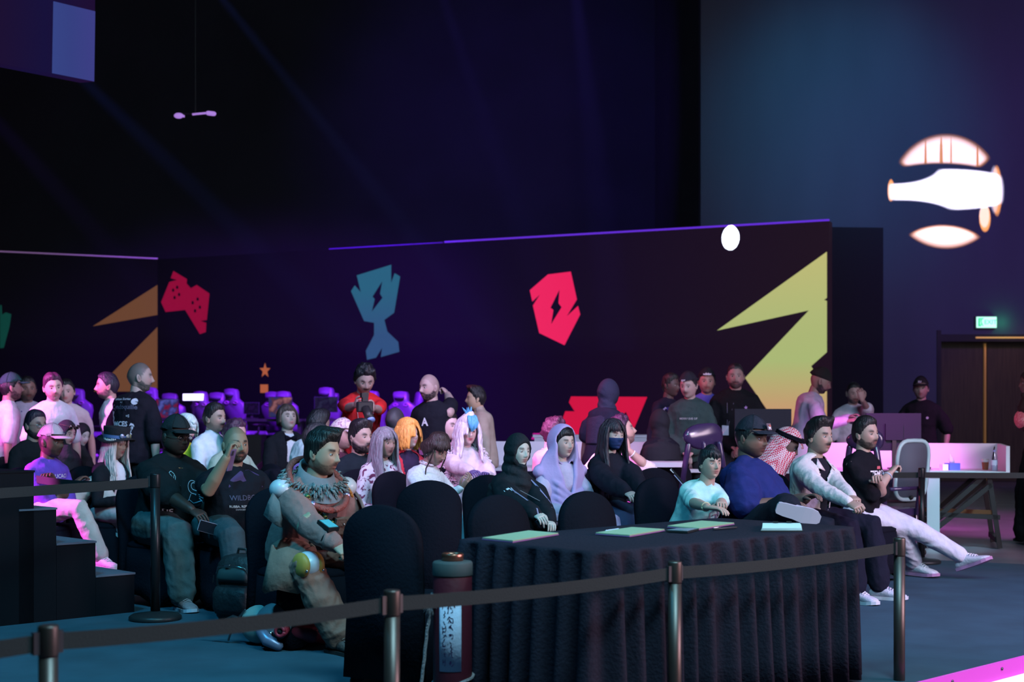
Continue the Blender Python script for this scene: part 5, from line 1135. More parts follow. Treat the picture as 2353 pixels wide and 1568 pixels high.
# bandolier with green canisters, pouch, dark chest plate
for k_,(h,yy) in enumerate(((.47,-.125),(.43,-.095),(.385,-.06),(.34,-.02),(.30,.03))):
    p=w['pel']+(Nk-w['pel'])*h/.5+side*yy; hit=w['shirt_bvh'].ray_cast(Vector(S(p)+fw*.6),Vector(-fw)); 
    if hit[0] is None: continue
    c=np.array(hit[0]); g=G(); g.tube([c-fw*.01,c+fw*.020],.019,12,round_ends=False); o=g.obj('green_canister',mat('green_tin',(.03,.10,.05),.4,metal=.3),root); g=G(); g.tube([c+fw*.020+side*.013*math.cos(q)+ld*.013*math.sin(q) for q in np.linspace(0,6.28,15)],.0035,5,round_ends=False); g.obj('brass_ring',mat('brass_ring',(.35,.33,.10),.3,metal=.7),o)
def onshirt(h,yy): 
    hit=w['shirt_bvh'].ray_cast(Vector(S(w['pel']+(Nk-w['pel'])*h/.5+side*yy)+fw*.6),Vector(-fw)); return np.array(hit[0])
c=onshirt(.27,.10); Mx=np.array([fw,side,ld]).T
def obox(g,c,a,b): 
    v=np.array([(x,y,z) for z in (a[2],b[2]) for y in (a[1],b[1]) for x in (a[0],b[0])],float); g.add(v@Mx.T+c,[(0,2,3,1),(4,5,7,6),(0,1,5,4),(2,6,7,3),(0,4,6,2),(1,3,7,5)])
g=G(); obox(g,c,(0,-.05,-.05),(.045,.05,.05)); o=g.obj('pouch',LEA,root,False); o.modifiers.new('b','BEVEL').width=.008; g=G(); obox(g,c,(.02,-.053,.015),(.052,.053,.056)); o2=g.obj('pouch_flap',LEA,o,False); g=G(); g.ell(c+fw*.053+ld*.025,(.006,.006,.006),8,5); g.obj('snap',CHROME,o)
g=G(); r_=[]; 
for h in (.10,.2,.3,.38): r_.append(np.array([onshirt(h,y)+fw*.007 for y in np.linspace(-.085,.07,8)]))
g.loft(r_,cap=False,wrap=False); ob=g.obj('chest_plate',mat('dark_vest',(.035,.03,.035),.7,bump=.4,bscale=40),root); ob.modifiers.new('t','SOLIDIFY').thickness=.008
g=G(); c=onshirt(.12,.02); g.tube([c+fw*.01,c+fw*.012+ld*.035],.006,7); g.obj('zip_tab',mat('pink_tab',(.6,.35,.6),.4),root)
# forearm screen, cuff, knee dome
(a,e,wr_)=w['arms'][0]; d=wr_-e; d/=np.linalg.norm(d); up=np.array((0,0,1.)); up-=d*(up@d); up/=np.linalg.norm(up); sd_=np.cross(d,up)
c=e+d*.16+up*.055; v=np.array([(x,y,z) for z in (0,.022) for y in (-.038,.038) for x in (-.05,.05)])
B=np.array([d,sd_,up]).T; g=G(); g.add(S(v@B.T+c),[(0,2,3,1),(4,5,7,6),(0,1,5,4),(2,6,7,3),(0,4,6,2),(1,3,7,5)]); o=g.obj('wrist_screen_case',PLASTIC,root,False)
v2=v*np.array((.85,.85,1)); v2[:,2]=np.where(v[:,2]>0,.0245,.02); g=G(); g.add(S(v2@B.T+c),[(0,2,3,1),(4,5,7,6),(0,1,5,4),(2,6,7,3),(0,4,6,2),(1,3,7,5)]); g.obj('teal_panel',mat('teal_panel',(.10,.45,.50),.35),o,False)
for q in (.12,.20): g=G(); p=e+d*q; g.tube([S(p+sd_*.050*math.cos(b)+up*.054*math.sin(b)) for b in np.linspace(0,6.28,17)],.010,6,round_ends=False); g.obj('strap',PLASTIC,o)
for q,rr,nm,cl in ((.235,.045,'white_cuff',(.55,.55,.6)),(.03,.072,'elbow_guard',(.45,.33,.22))): g=G(); p=e+d*q; g.tube([S(p-d*.025),S(p+d*.02)],[rr*1.02,rr*.93],14,round_ends=False); g.obj(nm,cloth(cl),root)
(hp,kn,an)=w['legs'][0]; g=G(); g.ell(S(kn+np.array((.015,0,.008))),(.078,.074,.072),20,12); o=g.obj('knee_dome',DOME,root); 
for y in (-.045,.045): g=G(); g.ell(S(kn+np.array((.018,y,.006))),(.079,.034,.069),14,9); g.obj('orange_side',mat('yellow_orange',(.55,.28,.06),.45),o)
g=G(); g.ell(S(kn+np.array((.085,-.05,-.02))),(.009,.009,.009),8,5); g.ell(S(kn+np.array((.085,.05,-.02))),(.009,.009,.009),8,5); g.obj('rivet',CHROME,o)
g=G(); q_=hp*.35+kn*.65; rr=[]; 
for zz,ex in ((.07,.10),(-.05,.14),(-.16,.17)): rr.append(np.array([S(q_+np.array((.13*math.cos(b)*1.0-.02,ex*math.sin(b)*1.05-.02,zz+.012*math.sin(b*5)))) for b in np.linspace(0,2*np.pi,20,endpoint=False)]))
g.loft(rr,cap=False); ob=g.obj('tunic_skirt_flap',cloth((.27,.15,.12)),root); ob.modifiers.new('t','SOLIDIFY').thickness=.01
# grey-haired woman, brown-haired woman
def longhair(n=60,L=.42,rad=.013,chest=.35,bang=True,seed=1,capt=.010,curl=0,updo=False,extra=None):
    def fn(i,spec,hm):
        g=G(); sp=dict(spec); sp['hside']=.010; sp['ht']=.014; sp['fem']=True; sp['fringe']=.026 if bang else 0; hair_cap(g,sp,i['HM'],'short')
        locks(g,spec,i['HM'],int(n*.38),L,58,140,rad=rad,seed=seed,chest=chest,curl=curl); locks(g,spec,i['HM'],int(n*.38),L,-140,-58,rad=rad,seed=seed+1,chest=chest,curl=curl); locks(g,spec,i['HM'],int(n*.3),L,140,220,rad=rad*1.2,seed=seed+2,curl=curl)
        if bang: locks(g,spec,i['HM'],14,-.036,18,66,rad=.009,seed=seed+3,spread=.006,nseg=8); locks(g,spec,i['HM'],14,-.036,-66,-18,rad=.009,seed=seed+4,spread=.006,nseg=8)
        g.obj('hair',hm,i['root'])
        if extra: extra(i,spec,hm)
    return fn
def floral(base,spots,sc=22):
    m=bpy.data.materials.new('floral_cloth'); m.use_nodes=True; nt=m.node_tree; b=nt.nodes['Principled BSDF']; b.inputs['Roughness'].default_value=.9
    tc=nt.nodes.new('ShaderNodeTexCoord'); n=nt.nodes.new('ShaderNodeTexNoise'); n.inputs['Scale'].default_value=sc; n.inputs['Distortion'].default_value=1.5; nt.links.new(tc.outputs['Object'],n.inputs['Vector'])
    r=nt.nodes.new('ShaderNodeValToRGB'); r.color_ramp.elements[0].position=.54; r.color_ramp.elements[0].color=(*base,1); r.color_ramp.elements[1].position=.60; r.color_ramp.elements[1].color=(*spots,1); nt.links.new(n.outputs['Fac'],r.inputs[0]); nt.links.new(r.outputs[0],b.inputs['Base Color']); return m
w=person('grey_hair','woman with long straight grey-lilac hair and a white jacket with maroon pattern',884,1018,300,-52,fem=True,skin=(.30,.19,.155),style='custom',hairf=longhair(74,.44,seed=21),hair=(.22,.20,.24),top='long',topm=floral((.55,.52,.58),(.12,.02,.07),16),hands='lap',pants=(.4,.38,.42),skirt=True,lean=8,head=(6,3,0),lip=(.16,.05,.06))
def updo(i,spec,hm):
    M=i['HM']; hb=i['hb']; T=lambda p:(np.asarray(p)*hb)@M[:3,:3].T+M[:3,3]
    for s in (-1,1):
        g=G(); g.tube(T([(.04,s*.082,.02),(.05,s*.09,-.06),(.045,s*.094,-.14),(.07,s*.09,-.22),(.05,s*.10,-.29),(.08,s*.085,-.33)]),[.006,.006,.005,.005,.004,.002],6); g.obj('side_tendril',hm,i['root'])
        g=G(); g.tube(T([(-.004,s*.088,-.045),(-.004,s*.090,-.075)]),.004,6); g.obj('earring',CHROME,i['root'])
def updo_main(i,spec,hm):
    g=G(); sp=dict(spec); sp['hside']=.020; sp['ht']=.028; sp['fem']=True; sp['fringe']=.024; sp['seed']=9; hair_cap(g,sp,i['HM'],'short'); M=i['HM']; hb=i['hb']
    g.ell(((np.array([(-.095,0,-.02)])*hb)@M[:3,:3].T+M[:3,3])[0],(.05,.055,.05),12,8); locks(g,spec,M,12,-.034,20,66,rad=.009,seed=3,spread=.008,nseg=8); locks(g,spec,M,12,-.034,-66,-20,rad=.009,seed=4,spread=.008,nseg=8); g.obj('hair',hm,i['root']); updo(i,spec,hm)
w=person('updo','woman with brown pinned-up hair and white high-necked blouse looking at her phone',1002,1034,312,-40,fem=True,skin=(.33,.21,.17),style='custom',hairf=updo_main,hair=(.035,.022,.022),top='long',topm=floral((.60,.66,.70),(.52,.56,.62),26),hands=(('px',1060,1122,318),('px',1068,1116,312)),hdir=((.8,.2,.6),(.8,-.2,.6)),palms=((-.3,.6,.8),(-.3,-.6,.8)),curls=(.6,.6),collar=.045,lean=14,head=(4,24,0),pants=(.62,.62,.66),skirt=True,lip=(.14,.03,.05))
g=G(); i=w; t=np.linspace(0,2*np.pi,22); g.tube([i['S'](i['Nk']+np.array((.01,0,.045))+i['fw']*(.066*math.cos(q))+i['side']*.060*math.sin(q)) for q in t],.009,7,round_ends=False); g.obj('patterned_collar',floral((.6,.55,.58),(.35,.03,.08),70),i['root'])
# black hijab woman
w=person('black_hijab','pale-faced woman in a black headscarf and black coat with a small white sleeve badge',1190,1037,334,-54,fem=True,skin=(.50,.46,.41),style='none',noears=1,top='long',topc=(.012,.015,.020),sleeve=1.7,hands=(('px',1240,1190,352),('px',1262,1196,345)),pants=(.015,.022,.03),legw=1.3,lean=8,head=(4,3,0),lip=(.35,.16,.15),res=2,k=.95,shoes=(.02,.02,.02))
wrap(w,'headscarf',None,mat('black_scarf',(.010,.013,.018),.85,bump=.3,bscale=60),folds=1,chest=.30)
lineart(w,[[(-.5,-.35),(.5,-.35),(.5,.2),(.1,.5),(-.5,.3),(-.5,-.35)],[(-.2,-.1),(.2,.1),(.25,-.15)]],(.34,-.215),.045,.12,(.6,.7,.75))
for yy,cc in ((.085,(.25,.25,.45)),(-.20,(.2,.22,.35))):
    a=[(yy+.01*math.sin(z*9),z) for z in np.linspace(.10,.42,9)]; v,f=stroke_poly([[(x-yy,z-.25) for x,z in a]],.010); decal(w,'lanyard_ribbon',v,f,(.25,yy),cc,off=.006)
lineart(w,[[(-.12,.42),(-.05,.30),(.05,.22),(.13,.17),(.13,.0)]],(.0,.0),1,.003,(.25,.22,.24))
# lilac hijab woman
w=person('lilac_hijab','young woman in a lilac scarf loosely draped over her head and chest',1294,1018,308,-58,fem=True,skin=(.50,.36,.31),style='short',ht=.014,hair=BLK,noears=1,top='long',topc=(.42,.38,.52),sleeve=1.5,hands='lap',pants=(.46,.40,.56),skirt=True,lean=5,head=(4,2,0),lip=(.34,.13,.14),res=2)
LIL=mat('lilac_scarf',(.40,.32,.58),.8,bump=.2,bscale=30)
def drape(i,m,name='scarf'):
    M=i['HM']; hb=i['hb']; sc=i['sc']; S=i['S']; g=G(); v,f,phi=head_pts(56,44,fem=True); x,y,z=v.T; r=v/np.linalg.norm(v,axis=1)[:,None]
    T=lambda p:(np.asarray(p)*hb)@M[:3,:3].T+M[:3,3]
    # hood: offset shell whose front is cut away, thickened
    keep=(x<.035+.25*np.clip(z-.05,0,1))|(z>.112); v2=v+r*(.026+.018*np.clip(-x/.1,0,1))[:,None]; v2[:,2]=np.where(z<-.02,-.02+(z+.02)*1.6,v2[:,2]); v2[:,1]*=1+.25*np.clip(-z/.12,0,1)
    F=[q for q in f if all(keep[k] for k in q)]; g.add(T(v2),F); o=g.obj('tmp',m); sd=o.modifiers.new('s','SOLIDIFY'); sd.thickness=.012; sd.offset=0
    dg=bpy.context.evaluated_depsgraph_get(); me=o.evaluated_get(dg).to_mesh(); vv=np.array([q.co[:] for q in me.vertices]); ff=[tuple(p.vertices) for p in me.polygons]; o.evaluated_get(dg).to_mesh_clear(); bpy.data.objects.remove(o)
    g=G(); g.add(vv,ff); fw,side,ld,Nk=i['fw'],i['side'],i['ld'],i['Nk']
    for s in (-1,1):
        for q in range(7):
            a=T([(.040-.012*q,s*(.098+.004*q),-.01-.01*q)])[0]; b=S(Nk+fw*(.085-.012*q)+side*s*(.088+.016*q)+np.array((0,0,.0))); c=S(Nk+fw*(.135-.01*q)+side*s*(.05+.020*q)-ld*.16); d=S(Nk+fw*(.160-.012*q)+side*s*(.015+.022*q)-ld*(.33+.01*q)); e_=S(Nk+fw*(.165-.01*q)+side*(s*.02*q-.06)-ld*.42)
            P=[a,a*.5+b*.5+side*s*.008,b,b*.5+c*.5+fw*.012,c,c*.5+d*.5+fw*.01,d,e_]; g.tube(P,[.014,.017,.020,.020,.020,.020,.019,.012],7)
    g.tube([S(Nk+side*-.20-np.array((0,0,.05))),S(Nk-fw*.09+np.array((0,0,-.02))),S(Nk+side*.20-np.array((0,0,.05)))],[.05,.075,.05],12)
    for q in range(5): g.tube([S(Nk+side*-(.19+.01*q)-ld*(.05+.05*q)),S(Nk+fw*.14-side*.10-ld*(.14+.055*q)),S(Nk+fw*.165+side*.0-ld*(.22+.05*q)),S(Nk+fw*.13+side*.13-ld*(.20+.04*q)),S(Nk+side*.20-ld*(.12+.03*q))],.020,8)
    v,f,nr=remesh(g,.0085,3); me=arr_mesh(name,v,f,[m]); ob=bpy.data.objects.new(name,me); COL.objects.link(ob); ob.parent=i['root']
drape(w,LIL)
# masked woman
def maskhair(i,spec,hm):
    M=i['HM']; hb=i['hb']; T=lambda p:(np.asarray(p)*hb)@M[:3,:3].T+M[:3,3]
    v,f,phi=head_pts(50,44,fem=True); x,y,z=v.T; keep=(z<-.012)&(z>-.112)&(phi<72); r=v/np.linalg.norm(v,axis=1)[:,None]; v2=v+r*.004; v2[:,0]+=.006*np.exp(-(y/.03)**2)+.0015*np.sin(z*260)*(np.abs(y)<.05)
    F=[q for q in f if all(keep[k] for k in q)]; g=G(); g.add(T(v2),F); o=g.obj('face_mask',mat('navy_mask',(.018,.035,.12),.75),i['root']); o.modifiers.new('t','SOLIDIFY').thickness=.002
    for s in (-1,1): g=G(); g.tube(T([(.028,s*.077,-.025),(.005,s*.083,-.005),(-.018,s*.086,.010)]),.0018,5); g.tube(T([(.020,s*.070,-.075),(.0,s*.080,-.045),(-.018,s*.084,-.02)]),.0018,5); g.obj('ear_loop',mat('loop',(.05,.06,.1),.7),o)
    g=G(); g.tube(T([(.002,-.090,-.022),(.004,-.092,-.045)]),.006,7); g.obj('white_earbud',WHITE,i['root'])
w=person('masked','woman with long dark hair and fringe in a navy face mask and black coat',1408,1000,300,-60,fem=True,skin=(.48,.36,.32),style='custom',hairf=longhair(60,.45,seed=31,extra=maskhair),hair=(.028,.020,.030),top='long',topc=(.014,.013,.022),sleeve=1.7,hands=(('px',1462,1150,318),('px',1482,1142,312)),pants=(.035,.05,.10),skirt=True,lean=4,head=(2,4,0),gaze=(.2,0),slv=1,k=.98)
# boy
w=person('boy','boy with a dark bowl haircut in a mint tee leaning on the black table',1632,1066,352,-50,skin=(.44,.29,.23),hs=.94,style='custom',hairf=lambda i,s,m:(s.update(ht=.024,hside=.014,fringe=.036,seed=5),(lambda g:(hair_cap(g,s,i['HM'],'short'),g.obj('hair',m,i['root'])))(G())),hair=(.016,.016,.020),k=.90,fat=.05,shw=.92,top='tee',topc=(.40,.62,.60),slv=.80,sleeve=1.02,loose=.016,hands=(('px',1672,1192,392),('px',1656,1170,372)),hdir=((1,.35,-.05),(.7,-.6,.2)),palms=((0,0,-1),(.2,-.2,-1)),curls=(.35,.9),poles=((-.3,-.9,-.3),(-.2,.9,-.6)),lean=28,head=(-16,-6,0),gaze=(.3,0),pants=(.05,.08,.16),feet=((.30,-.1,.085),(.30,.1,.085)),bare=1,lip=(.36,.14,.13),wa=.009)
lineart(w,[[(-.6,.3),(-.2,.6),(.3,.4),(.6,0),(.2,-.3),(-.3,-.2),(-.6,.3)],[(-.5,-.4),(0,-.7),(.5,-.5)],[(-.2,.1),(.2,.2),(.3,-.1)],[(0,-.1),(.1,-.9)],[(-.5,.0),(-.6,-.8)]],(.26,.03),.09,.10,(.30,.18,.24))
g=G(); a,e_,w_=w['arms'][0]; d=(w_-e_)/np.linalg.norm(w_-e_); p=e_+d*.225; u1=np.cross(d,(0,0,1.)); u1/=np.linalg.norm(u1); u2=np.cross(d,u1); g.tube([w['S'](p+u1*.032*math.cos(q)+u2*.030*math.sin(q)) for q in np.linspace(0,6.28,17)],.004,6,round_ends=False); g.obj('bracelet',mat('bracelet',(.5,.45,.3),.4),w['root'])
# big navy tee man
def wristband(w,arm,q,rr,col,name='wristband',r2=.007):
    a,e_,w_=w['arms'][arm]; d=(w_-e_)/np.linalg.norm(w_-e_); p=e_+d*q; u1=np.cross(d,(0,0,1.)); u1/=np.linalg.norm(u1); u2=np.cross(d,u1); g=G(); g.tube([w['S'](p+u1*rr*math.cos(t)+u2*rr*math.sin(t)) for t in np.linspace(0,6.28,17)],r2,6,round_ends=False); g.obj(name,mat('band',col,.5),w['root'])
w=person('navy_tee','heavy man in navy tee and dark patched cap, shoe sole turned up',1728,1008,338,-30,fat=.72,skin=(.155,.085,.065),hs=1.12,cap=(.016,.018,.030),style='short',ht=.006,hside=.006,hair=BLK,beard=.4,topc=(.018,.024,.12),slv=.75,sleeve=1.5,hands=(('px',1806,1156,350),('px',1850,1146,336)),armw=1.2,poles=((-.5,-.7,-.6),(-.3,.6,-1)),hdir=((1,.1,-.1),None),pants=(.012,.014,.022),legw=1.3,lean=-6,head=(-14,6,0),feet=(('px',1812,1166,374),(.40,.20,.085)),fdir=((.87,.5,-.28,(-.5,.87,.2)),None),lpoles=((1,-1,.3),(1,.25,1.2)),shoes=(.35,.33,.40),sole=(.42,.40,.46),back_=1)
wristband(w,0,.235,.036,(.7,.7,.75))
cap_logo(w,'■',.055,(.12,.08,.10),name='patch'); cap_logo(w,'M',.030,(.65,.65,.7),x0=.124,z0=.074,name='patch_emblem'); cap_logo(w,'=',.034,(.5,.10,.06),x0=.1235,z0=.086,name='patch_stripe')
# headscarfed man
def shemagh(i,spec,hm):
    m=bpy.data.materials.new('red_white_check'); m.use_nodes=True; nt=m.node_tree; b=nt.nodes['Principled BSDF']; b.inputs['Roughness'].default_value=.9
    tc=nt.nodes.new('ShaderNodeTexCoord'); ck=nt.nodes.new('ShaderNodeTexChecker'); ck.inputs['Scale'].default_value=75; ck.inputs[1].default_value=(.62,.50,.55,1); ck.inputs[2].default_value=(.50,.02,.06,1); mp=nt.nodes.new('ShaderNodeMapping'); mp.inputs['Rotation'].default_value=(.7,.4,.78); nt.links.new(tc.outputs['Object'],mp.inputs[0]); nt.links.new(mp.outputs[0],ck.inputs['Vector']); nt.links.new(ck.outputs['Color'],b.inputs['Base Color'])
    M=i['HM']; hb=i['hb']; sc=i['sc']; T=lambda p:(np.asarray(p)*hb)@M[:3,:3].T+M[:3,3]
    v,f,phi=head_pts(50,40); x,y,z=v.T; r=v/np.linalg.norm(v,axis=1)[:,None]; keep=(z>.050)|(x<.030); v2=v+r*.022; lo=np.clip((-z+.02)/.1,0,1.3); v2[:,1]*=1+.45*lo; v2[:,0]-=.03*lo; v2[:,2]=np.where(z<-.02,z*1.4,v2[:,2]); v2+=r*(.006*np.sin(v[:,1]*120+v[:,2]*40)*lo)[:,None]
    g=G(); g.add(T(v2),[q for q in f if all(keep[k] for k in q)])
    t=np.linspace(.55,2*np.pi-.55,26); rings=[]
    for q,(a,b,zz) in enumerate(((.118,.120,-.02),(.13,.15,-.12),(.15,.185,-.20),(.17,.21,-.30),(.15,.19,-.42))): rings.append(T(np.c_[a*np.cos(t)*1.0-.02*q*.6,b*np.sin(t)*(1+.05*np.sin(t*9)),np.full(26,zz)+.01*np.sin(t*7)]))
    g.loft(rings,cap=False,wrap=False)
    # visor-like fold over the forehead and the long corner at the front
    g.loft([T(np.c_[.10+.02*np.cos(tt)*0+.025*u_,.09*np.sin(tt),np.full(12,.062-.03*u_)]) for u_ in (0,1) for tt in (np.linspace(-1.2,1.2,12),)],cap=False,wrap=False)
    o=g.obj('head_scarf',m,i['root']); sd=o.modifiers.new('s','SOLIDIFY'); sd.thickness=.004
    for k in (0,1):
        g=G(); g.tube(T([(.112*math.cos(q)+.0,.098*math.sin(q),.066+.014*k+.015*math.cos(q)) for q in np.linspace(0,2*np.pi,29)]),.010*hb,8,round_ends=False); g.obj('head_cord',BLACK,i['root'])
w=person('shemagh','man in a red and white checked headscarf with black cord, bending forward',1806,1022,286,-16,skin=(.12,.08,.07),style='custom',hairf=shemagh,beard=.9,hair=BLK,top='thobe',topc=(.62,.58,.68),hands='lap',pants=(.62,.58,.68),skirt=True,lean=24,head=(0,24,0))
# white denim jacket man
w=person('white_jacket','man with a moustache in a white denim jacket, hands clasped at his knees',1882,1004,322,-42,skin=(.36,.23,.18),style='quiff',ht=.026,hside=.016,seed=3,hair=(.014,.011,.012),moust=1,beard=.25,top='jacket',topc=(.60,.52,.52),open=.085,opshift=-.02,inner=(.014,.013,.02),slv=1,hands=(('px',1966,1166,342),('px',1974,1160,338)),curls=(1.0,1.0),poles=((-.5,-.7,-.8),(-.5,.7,-.8)),pants=(.012,.012,.024),legw=1.3,lean=9,head=(-10,0,0),feet=((.45,-.10,.085),(.47,.20,.085)),shoes=(.55,.50,.60),sole=(.6,.58,.65),wr=.9,wa=.006)
i=w
wristband(w,0,.24,.030,(.4,.55,.35),'watch'); 
g=G()
for s in (-1,1):
    a=i['Nk']+i['fw']*.05+i['side']*s*.055+np.array((0,0,.025)); b=a+i['fw']*.07+i['side']*s*.012-np.array((0,0,.075)); c=a+i['side']*s*.06-np.array((0,0,.055))+i['fw']*.03
    g.loft([i['S'](np.array([a,b,c])),i['S'](np.array([a,b,c])+i['fw']*.008+np.array((0,0,.004)))])
g.obj('jacket_collar',cloth((.60,.52,.52)),i['root'],False) if False else g.obj('jacket_collar',cloth((.60,.52,.52)),i['root'])
for s in (-1,1):
    lineart(i,[[(-.5,.25),(.5,.25),(.5,.0),(0,-.3),(-.5,.0),(-.5,.25)]],(.33,s*.125),.075,.05,(.40,.33,.34))
    for h in (.10,.20,.30,.40): lineart(i,[[(0,.4),(0,-.4)]],(h,s*.075-.01),.012,.8,(.22,.18,.18))
# crossed arms man
w=person('crossed','smiling bearded man in black tee and white trousers, arms crossed, leg stretched out',1990,998,292,-40,skin=(.46,.29,.24),style='short',ht=.022,hside=.011,seed=8,hair=(.013,.010,.012),beard=.8,topc=(.010,.009,.013),slv=.9,sleeve=1.2,hands=((.19,.12,.84),(.21,-.12,.79)),poles=((-.2,-1,-1),(-.2,1,-1)),armw=1.15,curls=(.8,.9),pants=(.62,.58,.68),legw=1.12,lean=3,head=(-14,0,4),feet=(('px',2103,1296,284),('px',2238,1292,290)),fdir=((1,-.2,0),(.93,-.05,.35)),shoes=(.62,.58,.66),sole=(.45,.22,.40),lpoles=((1,-.3,1.5),(1,.2,1.5)),shk=1.1)
text_decal(w,'ZEMOP',(.30,.02),.075,(.75,.72,.8),bold=.025); v=np.array([(-.03,-.01),(.03,-.01),(.03,.012),(-.03,.012)]); decal(w,'red_tab_print',v,[(0,1,2,3)],(.352,.02),(.6,.12,.15)); wristband(w,0,.23,.032,(.5,.5,.6),'watch')
# ---------- second rows -----------------------------------------------------
w=person('q1','bearded man with glasses in a black tee behind the pink cap',82,978,264,-36,skin=(.30,.20,.17),style='short',ht=.016,hside=.008,hair=(.02,.015,.03),beard=.95,glasses=1,topc=(.010,.012,.015),head=(0,0,0))
w=person('q2','woman in a black headscarf with sunglasses pushed up on her head',152,996,250,-40,fem=True,skin=(.42,.26,.24),style='none',noears=1,top='long',topc=(.012,.012,.016),head=(10,12,0),lip=(.25,.05,.08),eyes_closed=0)
wrap(w,'headscarf',None,mat('black_scarf',(.010,.013,.018),.85,bump=.3,bscale=60)); 
M2=w['HM'].copy(); M2[:3,3]+=M2[:3,:3]@np.array((-.005,0,.085))*w['hb']; glasses_part(w['root'],M2,w['hb']*1.12,sun=True)
w=person('q3','woman in a black headscarf looking down behind the sunglasses woman',186,1000,230,-28,fem=True,skin=(.42,.42,.40),style='none',noears=1,top='long',topc=(.010,.010,.014),head=(0,16,0))
wrap(w,'headscarf',None,mat('black_scarf',(.010,.013,.018),.85,bump=.3,bscale=60))
def bob(i,spec,hm):
    g=G(); sp=dict(spec); sp['hside']=.018; sp['ht']=.022; sp['fem']=True; sp['fringe']=.055; hair_cap(g,sp,i['HM'],'short'); locks(g,spec,i['HM'],40,.07,45,315,rad=.014,seed=3,spread=.014,nseg=9); locks(g,spec,i['HM'],26,-.052,-50,50,rad=.012,seed=6,spread=.012,nseg=7); g.obj('hair',hm,i['root'])
w=person('q4','person in a smooth white bob wig and yellow coat behind the black cap man',428,984,262,-34,fem=True,skin=(.55,.45,.42),style='custom',hairf=bob,hair=(.62,.74,.74),top='long',topc=(.65,.60,.05),head=(4,4,0),shw=1.15)
w=person('q5','man with short dark hair and moustache in a crisp white thobe',494,962,262,-32,skin=(.36,.25,.20),style='short',ht=.018,hside=.010,hair=(.013,.011,.014),moust=1,beard=.35,top='thobe',topc=(.62,.68,.74),collar=.045,pants=(.62,.68,.74),skirt=True,head=(2,0,0),seat=.55)
w=person('q6','curly-haired man in a pale green shirt behind the man on the phone',541,1000,264,-40,skin=(.52,.30,.28),style='curly',ht=.020,hside=.014,hair=(.06,.02,.05),topc=(.34,.42,.33),slv=.95,sleeve=1.3,head=(10,4,0))
def tux(i,spec,hm):
    g=G(); sp=dict(spec); sp['hside']=.016; sp['ht']=.020; sp['fringe']=.02; hair_cap(g,sp,i['HM'],'short'); locks(g,spec,i['HM'],36,.05,70,290,rad=.014,seed=3,spread=.02); g.obj('hair',hm,i['root'])
    c=i['S'](i['Nk']+i['fw']*.085+np.array((0,0,.0))); g=G()
    for s in (-1,1): g.loft([np.array([c+i['side']*s*d+np.array((0,0,h*k)) +i['fw']*q for h,q in ((-1,0),(1,0),(1,.012),(-1,.012))]) for d,k in ((.004,.008),(.03,.022),(.055,.030),(.060,.024))])
    g.ell(c+i['fw']*.008,(.010,.012,.012),8,6); g.obj('bow_tie',BLACK,i['root'])
w=person('q7','youth with chin-length brown hair in a black tuxedo and bow tie looking up',661,962,240,-58,skin=(.50,.38,.33),style='custom',hairf=tux,hair=(.07,.05,.045),top='jacket',topc=(.012,.013,.018),open=.030,opz=.22,inner=(.62,.64,.70),head=(0,-14,0),hs=1.0)
w=person('q8','dark-haired man turned away in a violet shirt with a white collar',727,1010,286,26,skin=(.22,.14,.12),style='short',ht=.014,hside=.010,hair=(.012,.018,.020),topc=(.22,.20,.55),head=(0,2,0),slv=.95)
g=G(); i=w; t=np.linspace(0,2*np.pi,22); g.tube([i['S'](i['Nk']+np.array((.01,0,.028))+i['fw']*(.070*math.cos(q))+i['side']*.066*math.sin(q)) for q in t],.008,7,round_ends=False); g.obj('white_collar',WHITE,i['root'])
w=person('q9','dark-haired man in a bright white shirt, half turned away behind the violet shirt',733,976,257,38,skin=(.3,.2,.17),style='short',ht=.020,hside=.013,hair=(.010,.010,.014),top='long',topc=(.68,.72,.76),head=(0,8,0),fat=.25,lean=16)
w=person('q10','man in a pink patterned cap with a red lit face behind the black-haired men',786,1000,264,-30,skin=(.50,.28,.26),style='short',ht=.012,hair=BLK,cap=(.62,.50,.56),capm=floral((.66,.56,.60),(.35,.12,.25),60),brim=.055,beard=.3,topc=(.10,.03,.05),head=(14,6,0))
w=person('q11','man with swept black hair and a full black beard in a dark tee',829,1006,284,-48,skin=(.38,.26,.22),style='swept',ht=.026,hside=.008,hair=(.012,.010,.014),beard=1,blen=.013,topc=(.010,.016,.022),head=(6,-2,0))
def orange(i,spec,hm):
    g=G(); sp=dict(spec); sp['hside']=.028; sp['ht']=.034; sp['fem']=True; sp['fringe']=0; hair_cap(g,sp,i['HM'],'short'); locks(g,spec,i['HM'],50,.11,48,312,rad=.020,seed=3,spread=.034,nseg=10); locks(g,spec,i['HM'],10,.02,22,58,rad=.015,seed=6,spread=.02,nseg=9); locks(g,spec,i['HM'],10,.02,-58,-22,rad=.015,seed=7,spread=.02,nseg=9); g.obj('hair',hm,i['root'])
w=person('q12','person in a bright orange chin-length wig and red jacket over a dark top',938,1000,277,-52,fem=True,skin=(.58,.40,.38),style='custom',hairf=orange,hair=(.78,.34,.08),top='jacket',topc=(.45,.03,.05),open=.060,inner=(.03,.02,.05),head=(12,-4,0),noears=1)
